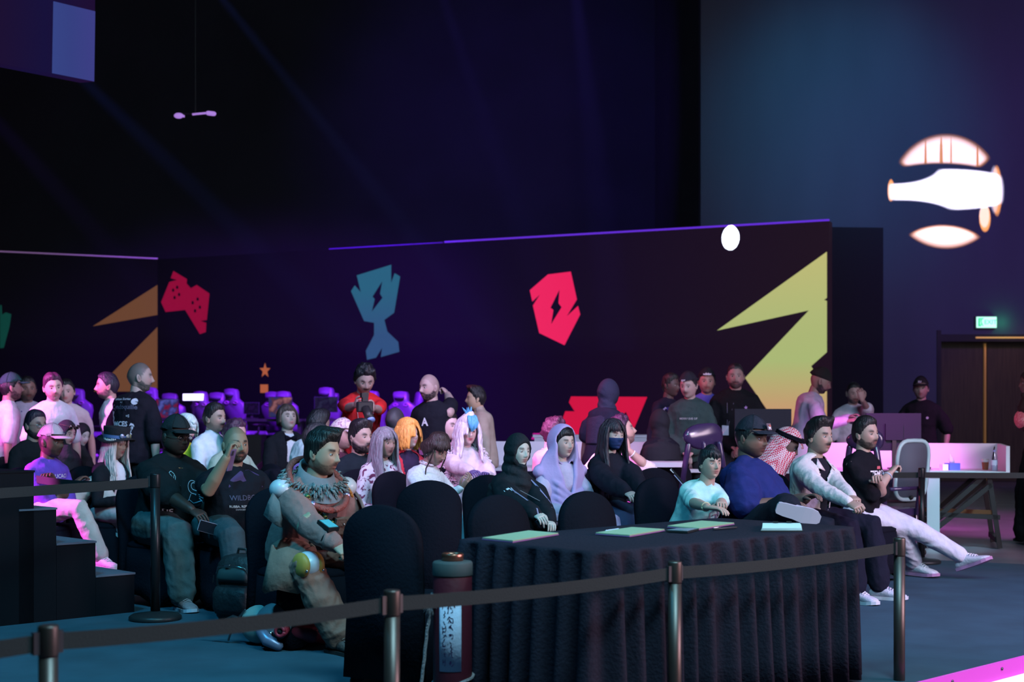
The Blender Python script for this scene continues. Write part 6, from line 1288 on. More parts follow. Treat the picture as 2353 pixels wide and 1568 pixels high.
def ice(i,spec,hm):
    g=G(); sp=dict(spec); sp['hside']=.026; sp['ht']=.045; sp['fem']=True; sp['fringe']=.02; sp['seed']=4; hair_cap(g,sp,i['HM'],'short'); locks(g,spec,i['HM'],56,.24,50,310,rad=.019,seed=3,spread=.034,curl=.006,chest=.3); locks(g,spec,i['HM'],8,.02,-60,-25,rad=.013,seed=9,spread=.02,nseg=8); g.obj('hair',hm,i['root'])
    M=i['HM']; hb=i['hb']; T=lambda p:(np.asarray(p)*hb)@M[:3,:3].T+M[:3,3]; g=G(); r=np.random.RandomState(2)
    for q in range(22):
        y=.030*r.randn()*.7+.004; L=.6+.4*r.rand(); y*=.75; L*=.72; g.tube(T([(.045,y*.6,.150),(.090,y,.135),(.122,y*1.2,.085),(.125,y*.9,.085-.075*L),(.116,y*.3,.075-.100*L)]),[.008,.013,.012,.008,.002],6)
    for q in range(6): y=.02*r.randn(); g.tube(T([(.03,y*.5,.150),(.035+.01*r.randn(),y*1.3,.185),(.05+.02*r.randn(),y*2.2,.215)]),[.012,.009,.002],6)
    g.obj('blue_forelock',hairm((.10,.36,.62)),i['root'])
w=person('q13','person in a voluminous white wig with a blue forelock and fluffy white collar',1074,992,282,-68,fem=True,skin=(.66,.42,.42),style='custom',hairf=ice,hair=(.72,.60,.72),top='long',topc=(.66,.52,.60),sleeve=1.4,hands=(('px',1108,1098,300),('px',1118,1092,290)),glove=(.12,.08,.22),pants=(.66,.48,.58),skirt=True,lean=10,head=(0,2,0),noears=1,lip=(.5,.1,.14))
i=w; g=G(); r=np.random.RandomState(8)
for s in (-1,1):
    for q in range(230):
        u_=r.rand(); b=i['Nk']+i['side']*s*(.11+.02*u_+.05*math.sin(u_*3))+i['fw']*(-.03+.17*min(1,u_*1.6))+np.array((0,0,.03))-i['ld']*.36*u_; a=r.rand()*6.28; d=i['side']*math.cos(a)+i['fw']*abs(math.sin(a))*.9+i['ld']*.5*r.randn(); d/=np.linalg.norm(d)
        g.tube([i['S'](b+d*.02),i['S'](b+d*.045),i['S'](b+d*.066)],[.011,.009,.002],4,round_ends=False)
g.obj('fur_collar',mat('white_fur',(.70,.58,.66),.9),i['root'])['kind']='stuff'
g=G(); g.ell(i['S'](i['Nk']+i['fw']*.15-i['ld']*.30+i['side']*.02),(.05,.065,.07),12,8); g.obj('brown_ornament',LEA,i['root'])
w=person('q14','bald dark-skinned man seen from behind beyond the orange wig',908,968,250,60,skin=(.06,.055,.07),style='none',buzz=.6,hair=(.03,.03,.04),topc=(.02,.02,.03))
w=person('q15','man with magenta-lit curly hair and pink shirt behind the lilac scarf',1276,996,268,-8,skin=(.5,.3,.26),style='curly',ht=.020,hside=.015,hair=(.04,.012,.03),topc=(.60,.38,.44),head=(0,4,0))
w=person('q16','man in a blazing white shirt leaning forward with his chin on his hand',1430,992,268,8,skin=(.55,.32,.28),style='curly',ht=.024,hside=.012,hair=(.04,.015,.04),beard=.6,top='tee',slv=.95,topc=(.72,.60,.66),hands=(('px',1442,1034,276),('px',1470,1150,262)),poles=((1,-.4,-.55),(-.35,.6,-1)),curls=(.9,.5),hdir=((-.3,.3,1),None),lean=46,head=(-10,-26,0),pants=(.35,.08,.30),fat=.2)
wristband(w,0,.20,.030,(.7,.7,.72),'watch')
w=person('q17','pale-faced person with dark hair peeking out left of the white and blue wig',1030,980,248,-20,skin=(.62,.42,.44),style='short',hair=BLK,topc=(.4,.2,.3),ht=.016,head=(-20,0,0))
# ---------- standing --------------------------------------------------------
G_='staff and visitors standing behind the audience'
def stand(key,label,x,y,s,yaw,**K): return person(key,label,x,y,s,yaw,'stand',G_,**K)
w=stand('s1','standing man in a dark green cap and white tee at the far left edge',26,890,242,28,skin=(.34,.2,.17),style='short',ht=.012,hair=BLK,cap=(.02,.07,.07),beard=.8,topc=(.66,.60,.68),slv=.85,sleeve=1.15,wa=.005,head=(0,-4,0),brim=.07)
w=stand('s2','smiling man with a lanyard over a pale shirt beside the pink-lit man',63,893,226,-62,skin=(.22,.12,.10),style='short',ht=.010,hair=BLK,beard=.5,topc=(.45,.36,.46),fat=.2,hs=1.08)
lineart(w,[[(-.7,1),(-.1,-.6),(.15,-1.6)],[(.7,1),(.15,-.6),(.15,-1.6)]],(.36,.0),.10,.12,(.08,.05,.20)); v=np.array([(-.045,-.06),(.045,-.06),(.045,.06),(-.045,.06)]); decal(w,'name_badge',v,[(0,1,2,3)],(.17,.015),(.7,.65,.7),off=.008)
w=stand('s3','brightly pink-lit bearded man in a white tee',122,888,248,-52,skin=(.62,.40,.36),style='short',ht=.020,hside=.010,hair=(.08,.02,.06),beard=.55,topc=(.70,.62,.70),slv=.85,head=(-8,6,6))
w=stand('s4','man with short dark hair partly hidden behind the pink-lit man',152,898,228,-80,skin=(.5,.32,.30),style='short',ht=.012,hair=BLK,topc=(.55,.45,.5),head=(0,4,0))
w=stand('s5','man in a white tee facing left beside the black printed shirt',246,886,242,200,skin=(.45,.26,.24),style='short',ht=.014,hside=.008,hair=(.02,.012,.03),beard=.7,topc=(.64,.60,.68),slv=.8)
w=stand('s6','man seen from behind in a black shirt printed with a white question mark',322,866,254,62,skin=(.40,.30,.27),style='none',buzz=.72,hair=(.02,.035,.035),beard=.85,topc=(.012,.011,.018),slv=.98,sleeve=1.35,loose=.03,head=(-50,0,0),hs=1.1,feet=((.0,-.12,.085),(.02,.12,.085)))
P_=(.62,.62,.72)
text_decal(w,'Release Stories',(.46,.02),.032,P_,back=True,bold=.01); text_decal(w,'3x3',(.43,.02),.020,P_,back=True); text_decal(w,'Cyndoquille',(.39,.0),.060,(.10,.10,.16),back=True,bold=.02); text_decal(w,'IMCES',(.24,.02),.062,P_,back=True,bold=.03); text_decal(w,'?',(.19,-.10),.15,P_,back=True,bold=.03); text_decal(w,'wicked games',(.20,.07),.018,P_,back=True)
v=np.array([(0,0)]+circ(0,0,.030,0,340,13)); decal(w,'round_print',v,[(0,a,a+1) for a in range(1,13)],(.44,-.115),P_,back=True); lineart(w,[circ(0,0,.9,0,300,12),circ(0,0,.4,40,330,8)],(.21,-.10),.022,.3,(.02,.02,.03),back=True)
lineart(w,[[(-.3,1),(-.1,.2),(.1,.9)],[(-.1,.2),(-.3,-.6),(.1,-.9),(.3,-.3),(-.1,.2)],[(0,-.9),(.5,-1.4),(1.0,-1.1)]],(.31,.115),.05,.22,P_,back=True); text_decal(w,'=S',(.31,-.06),.035,P_,back=True,bold=.02)
w=stand('s7','curly-haired man in a red tee looking down at a camera in his hands',838,868,248,-72,skin=(.36,.24,.22),style='curly',ht=.032,hside=.014,hair=(.010,.009,.014),beard=.45,moust=1,topc=(.55,.02,.025),slv=.82,sleeve=1.05,hands=(('px',828,930,262),('px',850,942,262)),poles=((-.4,-.35,-1),(-.4,.35,-1)),curls=(.8,.8),palms=((.2,1,.1),(.2,-1,.1)),head=(0,24,0),gaze=(0,-.5),loose=.012)
i=w
for s in (-1,1): g=G(); g.tube([i['S'](i['Nk']+i['side']*s*.062+i['fw']*.05+np.array((0,0,.0))),i['S'](i['Nk']+i['side']*s*.075+i['fw']*.13-i['ld']*.10),i['S'](i['Nk']+i['side']*s*.06+i['fw']*.17-i['ld']*.24)],.003,5); g.obj('camera_strap',mat('strap_grey',(.4,.35,.4),.6),i['root'])
w=stand('s8','bald bearded man in a black tee with one hand raised to his neck',986,889,248,-122,skin=(.40,.28,.27),style='none',buzz=.25,hair=(.016,.012,.018),beard=.93,fat=.15,topc=(.010,.011,.018),slv=.9,sleeve=1.2,hands=(None,None) if False else ((.03,-.27,.80),('px',1028,896,238)),poles=((-.35,-.6,-1),(.1,1,-.6)),hdir=(None,(-.3,-.6,.5)),curls=(.4,.9),head=(-14,2,0),armw=1.2)
text_decal(w,'A',(.36,.0),.10,(.6,.65,.7),bold=.03); lineart(w,[[(-.8,1),(-.3,-.6),(-.1,-2.6)]],(.42,-.06),.10,.06,(.06,.05,.08)); v=np.array([(-.028,-.05),(.028,-.05),(.028,.05),(-.028,.05)]); decal(w,'name_badge',v,[(0,1,2,3)],(.10,-.06),(.35,.12,.30),off=.01)
w=stand('s9','man with wavy dark hair in a beige jacket seen from the side, facing left',1093,915,228,188,skin=(.50,.34,.24),style='swept',ht=.024,hside=.010,hair=(.010,.009,.012),moust=1,top='jacket',topc=(.34,.28,.24),open=.05,inner=(.5,.45,.2),fat=.1,collar=.04,pants=(.12,.13,.18))
w=stand('s10','person in a long black hooded cloak in front of the red shape',1398,902,238,52,fem=True,skin=(.12,.07,.07),style='none',noears=1,top='abaya',topc=(.020,.018,.040),sleeve=1.8,pants=(.018,.016,.034),skirt=True,loose=.03)
wrap(w,'hood',None,mat('black_blue_scarf',(.022,.022,.055),.8,bump=.3,bscale=40),opening=(.05,.06),off=.030,chest=.45)
w=stand('s11','man in a dark jacket with a white and violet striped shoulder',1542,885,216,-40,skin=(.10,.05,.05),style='short',ht=.020,hair=BLK,top='long',topc=(.018,.014,.03),hs=.98)
v=np.array([(-.05,-.10),(.03,-.12),(.06,.03),(.0,.10),(-.06,.05)]); decal(w,'white_shoulder_stripe',v,[(0,1,2,3,4)],(.36,-.15),(.6,.45,.7),off=.01); v=np.array([(-.012,-.10),(.012,-.10),(.012,.10),(-.012,.10)]); decal(w,'dark_stripe',v,[(0,1,2,3)],(.36,-.13),(.05,.02,.2),off=.016)
w=stand('s12','man with a moustache in a dark cap and grey-green sweatshirt',1582,884,224,-105,skin=(.42,.28,.27),style='short',ht=.010,hair=BLK,cap=(.014,.012,.022),capdir=-1,moust=1,top='long',topc=(.035,.060,.060),sleeve=1.3,loose=.03,hands='low_front',head=(-14,10,0))
text_decal(w,'MERRY EVE OF',(.35,.0),.028,(.45,.45,.5),bold=.01); cap_logo(w,'apc',.03,(.5,.5,.6))
w=stand('s13','man in a black cap and blue tee beside the green sweatshirt',1624,876,212,-95,skin=(.40,.20,.18),style='short',ht=.012,hair=(.02,.012,.015),cap=(.008,.008,.014),capdir=-1,beard=.4,topc=(.085,.075,.36),slv=.95,sleeve=1.3,hands='low_front')
cap_logo(w,'adidas',.032,(.7,.62,.75)); text_decal(w,'▲',(.33,.06),.05,(.6,.6,.7)); w=stand('s14','broad bearded man in a black tee in front of the yellow shape',1690,864,216,-98,skin=(.28,.17,.16),style='short',ht=.010,hside=.004,hair=(.012,.01,.014),beard=.8,topc=(.008,.008,.011),slv=1,sleeve=1.5,fat=.3,hands='low_front')
text_decal(w,'★',(.38,.10),.05,(.35,.2,.5)); v=np.array([(-.035,-.05),(.035,-.05),(.035,.05),(-.035,.05)]); decal(w,'name_badge',v,[(0,1,2,3)],(.16,-.10),(.55,.55,.65),off=.01); lineart(w,[[(-.6,1),(-.6,-2.4)],[(.3,1),(-.5,-2.4)]],(.36,-.04),.075,.08,(.10,.09,.14))
w=stand('s15','bearded man in a black beanie and pale lilac sweater holding a phone',1886,872,213,-8,skin=(.20,.12,.11),style='none',hair=BLK,beard=.95,top='long',topc=(.36,.30,.44),sleeve=1.2,loose=.025,hands=(('px',1944,968,220),('px',1950,960,212)),poles=((-.4,-.4,-1),(-.4,.5,-1)),curls=(.7,.7),head=(0,20,0),lean=12,pants=(.03,.02,.04))
v_,f_,p_=head_pts(40,30); r_=v_/np.linalg.norm(v_,axis=1)[:,None]; m_=np.clip((v_[:,2]-.03)/.006,-1,1); v2=v_+r_*np.where(m_>0,.020,m_*.02)[:,None]; v2[:,0]-=np.where(v_[:,2]>.03,.012,0); g=G(); g.add((v2*w['hb'])@w['HM'][:3,:3].T+w['HM'][:3,3],f_); g.obj('beanie',mat('knit_black',(.012,.012,.014),.95,bump=.8,bscale=120),w['root'])
w=stand('s16','man in a white tee holding one hand to his face',1962,902,202,-95,skin=(.34,.20,.20),style='short',ht=.008,hside=.003,hair=(.012,.01,.014),beard=.7,topc=(.55,.47,.60),slv=.9,sleeve=1.2,hands=((.03,-.27,.80),('px',1975,905,210)),poles=((-.35,-.6,-1),(.2,1,-.8)),hdir=(None,(.1,-.2,1)),palms=((.3,.3,-1),(-1,-.2,.2)),curls=(.4,.6),head=(6,8,0))
v=np.array([(-.04,-.045),(.04,-.045),(.04,.045),(-.04,.045)]); decal(w,'chest_print',v,[(0,1,2,3)],(.34,.07),(.10,.12,.40))
w=stand('s17','man in a black cap and black tee standing near the dark doors',2116,892,192,-112,skin=(.30,.18,.18),style='short',ht=.012,hair=BLK,cap=(.010,.009,.014),beard=.2,topc=(.009,.009,.013),slv=.9,sleeve=1.3,hands=((.05,-.27,.84),(.08,.27,.86)))
cap_logo(w,'EU',.03,(.6,.6,.7)); text_decal(w,'●',(.34,.08),.04,(.35,.35,.45)); text_decal(w,'●',(.34,-.08),.03,(.45,.45,.5))
w=stand('s18','person in dark clothes with a pink patterned shawl at the far right edge',2366,880,226,178,fem=True,skin=(.10,.06,.05),style='none',noears=1,top='abaya',topc=(.010,.009,.012),pants=(.008,.008,.010),skirt=True,sleeve=1.5)
wrap(w,'headscarf',None,mat('dark_brown_scarf',(.018,.012,.010),.85))
g=G(); i=w; g.ell(i['S']((.17,-.02,1.22)),(.07,.16,.10),16,10); g.obj('patterned_shawl',floral((.55,.16,.18),(.70,.40,.38),42),i['root'])
w=person('s19','dark hooded figure sitting with the back turned left of the green sweatshirt',1516,972,236,100,fem=True,skin=(.05,.03,.03),style='none',noears=1,top='abaya',topc=(.012,.011,.020),pants=(.012,.011,.020),skirt=True,seat=.60)
wrap(w,'hood',None,mat('dark_hood',(.012,.011,.018),.85),off=.028)
# ================================================================= CHAIRS UNDER THE AUDIENCE
for k_,t_ in (('cap_purple','the man in the pink cap'),('top_hat','the woman in the top hat'),('big_black','the large man in the black cap'),('phone_bald','the bald man on the phone'),('costume','the man in the armoured costume'),('grey_hair','the woman with long grey hair'),('updo','the woman looking at her phone'),('black_hijab','the woman in the black headscarf'),('lilac_hijab','the woman in the lilac scarf'),('masked','the masked woman'),('boy','the boy in the mint tee'),('navy_tee','the heavy man in navy'),('shemagh','the man in the checked headscarf'),('white_jacket','the man in the white jacket'),('crossed','the man with crossed arms'),('q1','the bearded man with glasses'),('q2','the woman with sunglasses on her head'),('q3','the woman in black looking down'),('q4','the white bob wig'),('q5','the man in the white thobe'),('q6','the curly man in green'),('q7','the youth in the tuxedo'),('q8','the man in the violet shirt'),('q9','the man in the bright white shirt'),('q10','the pink patterned cap'),('q11','the man with the full black beard'),('q12','the orange wig'),('q13','the white and blue wig'),('q14','the bald man seen from behind'),('q15','the man in the pink shirt'),('q16','the leaning man in the blazing white shirt'),('q17','the person peeking out by the white wig'),('s19','the dark hooded figure')):
    seat_for(k_,'black cloth-covered chair under '+t_)
fc='empty covered chairs'
chair(-.50,6.98,62,'empty black covered chair with a round back just left of the table end',fc)
chair((988-CX)/345,FPX/345,92,'empty black covered chair left of the black headscarf woman',fc)
p=P3(1160,HY,436); chair(p[0]+.13,p[1]-.13,-46,'black covered chair back behind the left half of the table',fc)
p=P3(1365,HY,416); chair(p[0]+.13,p[1]-.13,-46,'black covered chair back behind the middle of the table',fc)
p=P3(1542,HY,292); chair(p[0],p[1],-62,'tall black covered chair back left of the boy',fc)
p=P3(660,HY,285); chair(p[0],p[1],80,'empty black covered chair behind the left shoulder of the costumed man',fc)
p=P3(1340,HY,262); chair(p[0],p[1],-40,'black covered chair back between the black and lilac scarves',fc)
# phones and other things held
def phone(p,d,u,label,col=(.02,.02,.03),k=1.,case=None):
    d=Vector(d).normalized(); u=Vector(u); u=(u-d*u.dot(d)).normalized(); n=d.cross(u); M=Matrix((n,u,d)).transposed().to_4x4(); e=empty('phone',p,0,label,'phone'); e.matrix_world=Matrix.Translation(Vector(p))@M
    g=G(); g.box(-.037*k,-.0045,-.075*k,.037*k,.0045,.075*k); o=g.obj('case',case or mat('phone_case',col,.3,spec=.6),e,False); o.modifiers.new('b','BEVEL').width=.003
    g=G(); g.box(-.034*k,.0046,-.071*k,.034*k,.0056,.071*k); g.obj('screen',mat('phone_screen',(.01,.01,.015),.1,spec=.8),e,False)
    g=G(); g.box(.004*k,-.0075,.035*k,.030*k,-.0045,.065*k); g.obj('camera_bump',PLASTIC,e,False)
    return e
def wrist(key,arm,fwd=.09,off=(0,0,0)):
    i=PEOPLE[key]; a,e_,w_=i['arms'][arm]; d=w_-e_; d/=np.linalg.norm(d); return lw(i,w_+d*fwd+np.array(off))
phone(P3(532,1058,345),(.25,-.1,1),(-.8,.2,.2),'phone in a clear violet case held to the ear of the bald man',case=mat('clear_violet_case',(.20,.12,.24),.15,spec=.8))
phone(P3(482,1214,350),(1,.2,-.3),(0,-1,.3),'phone in a pale patterned case held by the large man',(.5,.35,.42))
phone(P3(1086,1108,314),(.75,-.2,.6),(-.4,0,.8),'dark phone held by the woman with pinned-up hair')
phone(P3(1272,1204,342),(.9,.3,-.1),(0,-.2,1),'dark phone on the lap of the black headscarf woman')
phone(P3(1968,966,216),(.8,.2,.5),(-.3,-.2,.8),'dark phone in the hand of the man in the beanie')
phone(P3(1488,1148,312),(.8,.5,0),(0,0,1),'small phone in the hands of the masked woman')
# camera held by the man in red
c=P3(838,936,262); e=empty('camera',c,R(20),'black camera with a large lens held by the man in the red tee','camera')
g=G(); g.box(-.07,-.035,-.045,.07,.035,.05); o=g.obj('body',PLASTIC,e,False); o.modifiers.new('b','BEVEL').width=.01
g=G(); g.tube([(0,-.03,-.01),(.01,-.08,-.06),(.02,-.12,-.11)],[.038,.040,.042],14,round_ends=False); g.obj('lens',PLASTIC,e); g=G(); g.tube([(.02,-.12,-.11),(.023,-.13,-.122)],.040,14,round_ends=False); g.obj('lens_rim',mat('blue_glass_rim',(.2,.3,.6),.2,spec=.8),e)
g=G(); g.box(-.025,-.03,.05,.025,.02,.085); g.obj('viewfinder',PLASTIC,e,False); g=G(); g.box(-.03,-.02,.085,.03,.05,.125); o=g.obj('flash',PLASTIC,e,False)
# backpack in front of the man on the phone
c=onz(556,1426,0); e=empty('backpack',(c[0],c[1]+.02,0),R(-25),'large black backpack standing on the carpet in front of the man on the phone','backpack')
BP=mat('black_nylon',(.016,.020,.024),.55,bump=.5,bscale=25,spec=.4); t=np.linspace(0,2*np.pi,28,endpoint=False)
def sq(a,b,z,p=3.2,ox=0): c_,s_q=np.cos(t),np.sin(t); q=(np.abs(c_)**p+np.abs(s_q)**p)**(-1/p); return np.c_[a*c_*q+ox,b*s_q*q,np.full(28,z)]
g=G(); g.loft([sq(.145,.095,.0),sq(.165,.110,.03),sq(.17,.115,.15),sq(.168,.112,.28),sq(.155,.10,.36),sq(.12,.075,.405),sq(.06,.04,.42)]); g.obj('main_bag',BP,e)
g=G(); g.loft([sq(.12,.03,.05,3,0)+(0,-.115,0),sq(.13,.045,.08)+(0,-.12,0),sq(.13,.048,.18)+(0,-.12,0),sq(.115,.03,.22)+(0,-.115,0)]); g.obj('front_pocket',BP,e)
g=G(); g.loft([sq(.11,.02,.25)+(0,-.105,0),sq(.115,.03,.28)+(0,-.108,0),sq(.10,.025,.34)+(0,-.098,0)]); g.obj('upper_pocket',mat('teal_sheen_nylon',(.03,.055,.06),.5),e)
g=G(); g.tube([(-.04,0,.41),(-.03,0,.45),(.03,0,.45),(.04,0,.41)],.009,7); g.obj('handle',BP,e)
for s in (-1,1): g=G(); g.tube([(s*.08,.10,.38),(s*.09,.15,.30),(s*.10,.15,.15),(s*.11,.115,.05)],.016,7,flat=.4); g.obj('shoulder_strap',BP,e)
g=G(); g.tube([(-.13,-.10,.30),(-.10,-.125,.345),(0,-.13,.36),(.10,-.125,.345),(.13,-.10,.30)],.0035,5); g.obj('zip',CHROME,e); g=G(); g.bar((-.14,-.11,.29),(-.142,-.115,.24),.008); g.bar((-.04,-.137,.355),(.0,-.137,.358),.008); g.obj('zip_pull',CHROME,e,False)
# second dark bag, purple panel between chairs
c=P3(628,1360,352); e=empty('violet_panel',(c[0],c[1]+.1,0),R(10),'narrow violet cloth panel hanging between the backpack and the next chair','panel'); e.name='violet_cloth'
g=G(); g.box(-.035,-.008,.0,.035,.008,.28); g.obj('cloth_panel',cloth((.16,.13,.40)),e,False); g=G(); g.bar((-.04,0,.285),(.04,0,.285),.014); g.obj('top_hem',cloth((.12,.10,.3)),e,False)
# costume helmet lying by the foot
c=onz(645,1490,0); e=empty('costume_helmet',(c[0],c[1]+.05,0),R(-20),'costume helmet with a teal round lens and red breathing ring lying on the carpet','helmet')
HM_=mat('helmet_grey',(.20,.19,.22),.45,spec=.5,bump=.3,bscale=20)
g=G(); g.ell((0,0,.13),(.16,.14,.125),24,16); g.obj('shell',HM_,e)
g=G(); g.ell((-.155,.02,.115),(.115,.09,.11),20,12); g.obj('rear_dome',mat('helmet_pale',(.30,.36,.34),.5),e)
g=G(); g.tube([(.04,-.02,.235),(.05,-.03,.272)],.050,20,round_ends=False); o=g.obj('lens_housing',PLASTIC,e); g=G(); g.tube([(.05,-.03,.272),(.051,-.031,.276)],.043,20,round_ends=False); g.obj('teal_lens',mat('teal_lens',(.04,.42,.45),.12,spec=.9),o)
g=G(); g.tube([(.075,-.125,.12),(.085,-.175,.115)],[.042,.036],16,round_ends=False); o=g.obj('breathing_port',mat('red_plastic',(.45,.03,.05),.35),e); g=G(); g.tube([(.086+.026*math.cos(a),-.178,.115+.026*math.sin(a)) for a in np.linspace(0,6.28,17)],.010,8,round_ends=False); g.obj('red_ring',mat('red_plastic',(.45,.03,.05),.35),o); g=G(); g.tube([(.0855,-.176,.115),(.086,-.1785,.115)],.018,12,round_ends=False); g.obj('port_hole',PLASTIC,o)
g=G(); g.tube([(.13,-.06,.10),(.20,-.03,.09),(.22,.06,.06)],[.045,.055,.05],12); g.obj('red_filter',mat('dull_red',(.22,.02,.04),.5),e)
g=G(); g.tube([(-.06,-.13,.10),(.0,-.165,.06),(.06,-.15,.03)],[.03,.035,.028],12); g.obj('jaw_piece',mat('violet_grey',(.22,.2,.3),.35,metal=.4),e)
for q in range(4): g=G(); a=R(200+q*22); g.tube([(.02+.145*math.cos(a),.145*math.sin(a)*.9,.10),(.02+.165*math.cos(a),.16*math.sin(a)*.9,.095)],.012,8); g.obj('bolt',CHROME,e)
g=G(); g.tube([(-.22,-.03,.20),(-.30,-.02,.12),(-.34,-.01,.02)],.006,6); g.tube([(-.27,.0,.14),(-.32,.01,.15),(-.36,.0,.13)],.013,7); g.obj('wire_antenna',STEEL,e)
g=G(); 
for q in range(5): g.tube([(-.30-.035*q,-.02,.10+.012*math.sin(q*2)),(-.325-.035*q,-.02,.11)],.014,7)
g.obj('segmented_hose',mat('hose_grey',(.3,.34,.36),.4,metal=.5),e)
# red rope-tied prop tube with a paper strip of brush writing
X0=P3(1040,HY,545); e=empty('prop_scroll',(X0[0],X0[1],0),0,'red cylindrical prop tied with rope, white strip of vertical brush writing on its front','prop')
g=G(); g.lathe([(.076,.03),(.082,.04),(.082,.62),(.076,.63)],36); g.obj('tube',mat('dark_red_lacquer',(.09,.008,.018),.55,bump=.1,bscale=40),e)
g=G(); g.lathe([(.083,.625),(.085,.63),(.085,.678),(.080,.685),(.04,.688)],36); g.obj('pale_cap',mat('dull_grey_green',(.07,.075,.08),.7),e)
g=G(); g.lathe([(.036,.685),(.046,.69),(.047,.715),(.042,.72),(.040,.712),(.038,.69)],28); g.obj('copper_ring',mat('copper',(.45,.17,.12),.3,metal=.9),e)
g=G(); g.lathe([(.070,0),(.076,.01),(.076,.03)],30); g.obj('foot',PLASTIC,e)
a0,a1=-118,-72; zt,zb=.540,.232
def cyl(u,v,rr=.0835): a=R(a0-10+u*(a1-a0+20)); return (rr*math.cos(a),rr*math.sin(a),zt+(zb-zt)*v)
g=G(); g.loft([np.array([cyl(u,v,r2) for u in np.linspace(0,1,14)]) for v,r2 in ((0,.0835),(.5,.084),(1,.0835))],cap=False,wrap=False); ps_=g.obj('paper_strip',mat('paper_strip',(.62,.56,.72),.85,bump=.15,bscale=60),e); ps_.modifiers.new('t','SOLIDIFY').thickness=.0012
# brush strokes measured on the strip (zoomed frame 450..960 x 110..1310)
ST=[[(690,145),(750,170),(790,220),(812,270)],[(560,150),(600,180),(585,245)],[(525,165),(545,240),(530,300)],[(530,215),(575,205)],[(480,175),(470,270)],[(650,290),(675,245),(700,250)],[(680,250),(665,330),(655,370)],[(715,240),(722,290),(755,275)],[(720,350),(765,345),(755,300)],
[(585,320),(600,360),(560,385),(600,405),(560,440)],[(560,490),(575,530),(600,550)],[(530,575),(545,640),(540,700)],[(540,610),(610,600),(605,560)],[(540,655),(600,665),(625,600)],[(600,700),(630,740)],[(560,715),(600,725),(545,765)],[(590,770),(560,820),(530,850),(560,880)],[(530,890),(590,905),(600,875)],[(535,945),(545,955)],[(600,935),(570,965)],[(560,1010),(600,1020),(580,1050),(605,1070)],[(545,1110),(550,1200)],[(600,1105),(590,1215)],[(548,1155),(595,1150)],[(580,1215),(600,1200)],
[(650,470),(690,410),(720,440),(770,445)],[(665,520),(700,470),(735,510),(770,520),(772,450)],[(690,450),(720,500),(700,520)],[(680,600),(700,560),(735,590),(770,635)],[(735,540),(700,590),(745,600)],[(680,710),(720,695),(735,740)],[(690,735),(735,700)],[(720,700),(770,710),(765,770),(735,765)],[(700,820),(735,860)],[(655,860),(660,868)],[(740,870),(715,905),(755,935),(720,970),(760,1000)],[(680,1060),(690,1015),(730,1000),(745,1060),(770,1080)],[(700,1190),(715,1130),(735,1160),(700,1200)],[(785,1125),(780,1135)],[(735,1225),(790,1180)],[(690,1170),(745,1150)]]
g=G()
for L in ST:
    P=[cyl((x-450)/510,(y-110)/1200,.0858) for x,y in L]
    for a,b in zip(P[:-1],P[1:]):
        a=np.array(a);b=np.array(b); d=b-a; n_=np.array((a[0],a[1],0)); n_/=np.linalg.norm(n_); s_q=np.cross(d,n_); s_q/=np.linalg.norm(s_q)+1e-9; wq=.0015+.0009*RNG.rand()
        m_=(a+b)/2; kk=.0860/np.linalg.norm(m_[:2]); m_=np.array((m_[0]*kk,m_[1]*kk,m_[2])); g.add([a-s_q*wq*.7,a+s_q*wq*.7,m_+s_q*wq,b+s_q*wq*.6,b-s_q*wq*.6,m_-s_q*wq],[(0,1,2,5),(5,2,3,4)])
g.obj('brush_writing',mat('ink',(.02,.005,.05),.7),ps_,False)
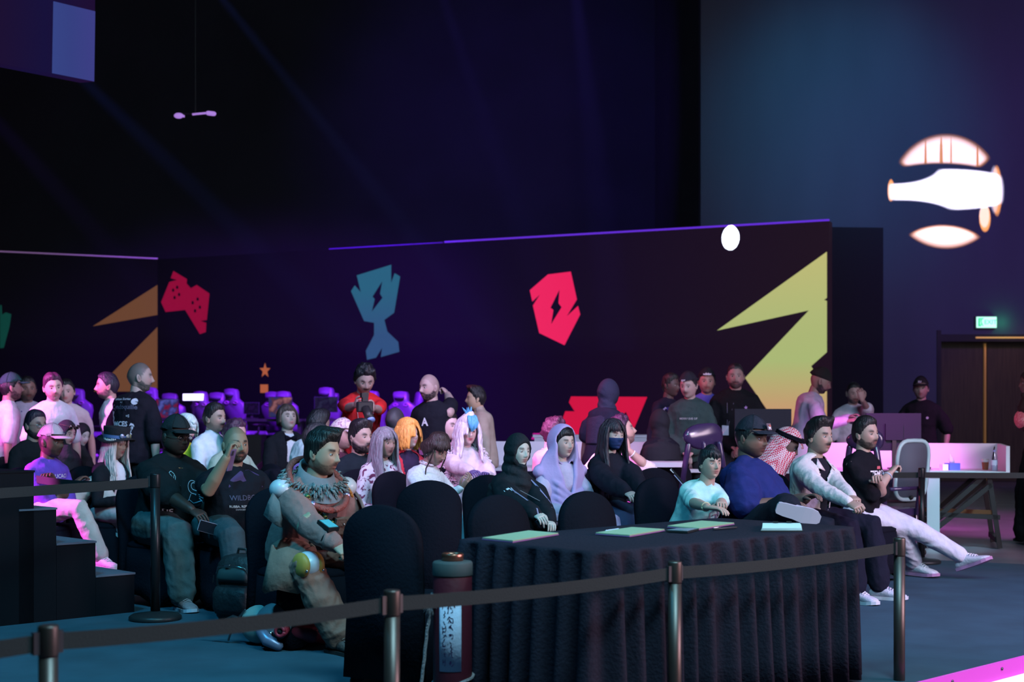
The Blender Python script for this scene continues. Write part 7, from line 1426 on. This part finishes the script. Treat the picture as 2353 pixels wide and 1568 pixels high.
def rope(pts,rad,name,parent):
    P=[np.array(p,float) for p in pts]; d=[0]; 
    for a,b in zip(P[:-1],P[1:]): d.append(d[-1]+np.linalg.norm(b-a))
    n_=int(d[-1]/.006)+2; s=np.linspace(0,d[-1],n_); Q=np.stack([np.interp(s,d,[p[k] for p in P]) for k in range(3)],1); g=G()
    for st in range(3):
        out=[]
        for k in range(n_):
            tn=Q[min(k+1,n_-1)]-Q[max(k-1,0)]; tn/=np.linalg.norm(tn); x_=np.cross(tn,(.3,.9,.1)); x_/=np.linalg.norm(x_); y_=np.cross(tn,x_); a=s[k]/(rad*5)*1.0+st*2.094; out.append(Q[k]+rad*.5*(x_*math.cos(a)+y_*math.sin(a)))
        g.tube(out,rad*.55,6)
    return g.obj(name,mat('hemp_rope',(.30,.22,.24),.9,bump=.5,bscale=120),parent)
rope([(-.088,-.03,.50),(-.105,-.035,.40),(-.120,-.04,.25),(-.145,-.045,.06),(-.150,-.05,.012)],.0075,'hanging_rope',e)
rope([(.088*math.cos(a),.088*math.sin(a),.185+.02*math.sin(a+1.2)) for a in np.linspace(-3.1,3.1,30)],.0065,'rope_loop',e)
rope([(.088*math.cos(a),.088*math.sin(a),.545) for a in np.linspace(0,6.28,26)],.0065,'rope_loop',e)
g=G(); r=np.random.RandomState(3)
for q in range(40): a=np.array((-.092,-.03,.50)); d=r.randn(3); d[2]-=.8; d/=np.linalg.norm(d); g.tube([a,a+d*.02,a+d*.035+(0,0,-.01)],.0012,4,round_ends=False)
g.obj('frayed_knot',mat('hemp_rope',(.30,.22,.24),.9,bump=.5,bscale=120),e)
# laptop-like bag strap on the tall chair left of the boy
a=P3(1542,1078,296)+(0,-.02,0); b=P3(1580,1122,296)+(0,-.02,0); e=empty('black_tablet',a,0,'black device with a white edge leaning on the chair back left of the boy','device'); d=b-a
g=G(); g.bar((0,0,0),d,.045,.012); g.obj('body',PLASTIC,e,False); g=G(); g.bar((-.008,-.012,-.002),d*.18+np.array((-.004,-.012,0)),.02,.014); g.obj('white_corner',WHITE,e,False); g=G(); g.bar(d*.25+np.array((-.012,-.012,-.008)),d+np.array((-.012,-.012,-.008)),.018,.006); g.obj('glossy_edge',mat('pale_edge',(.35,.4,.6),.2,spec=.8),e,False)
# haze lit by the beams
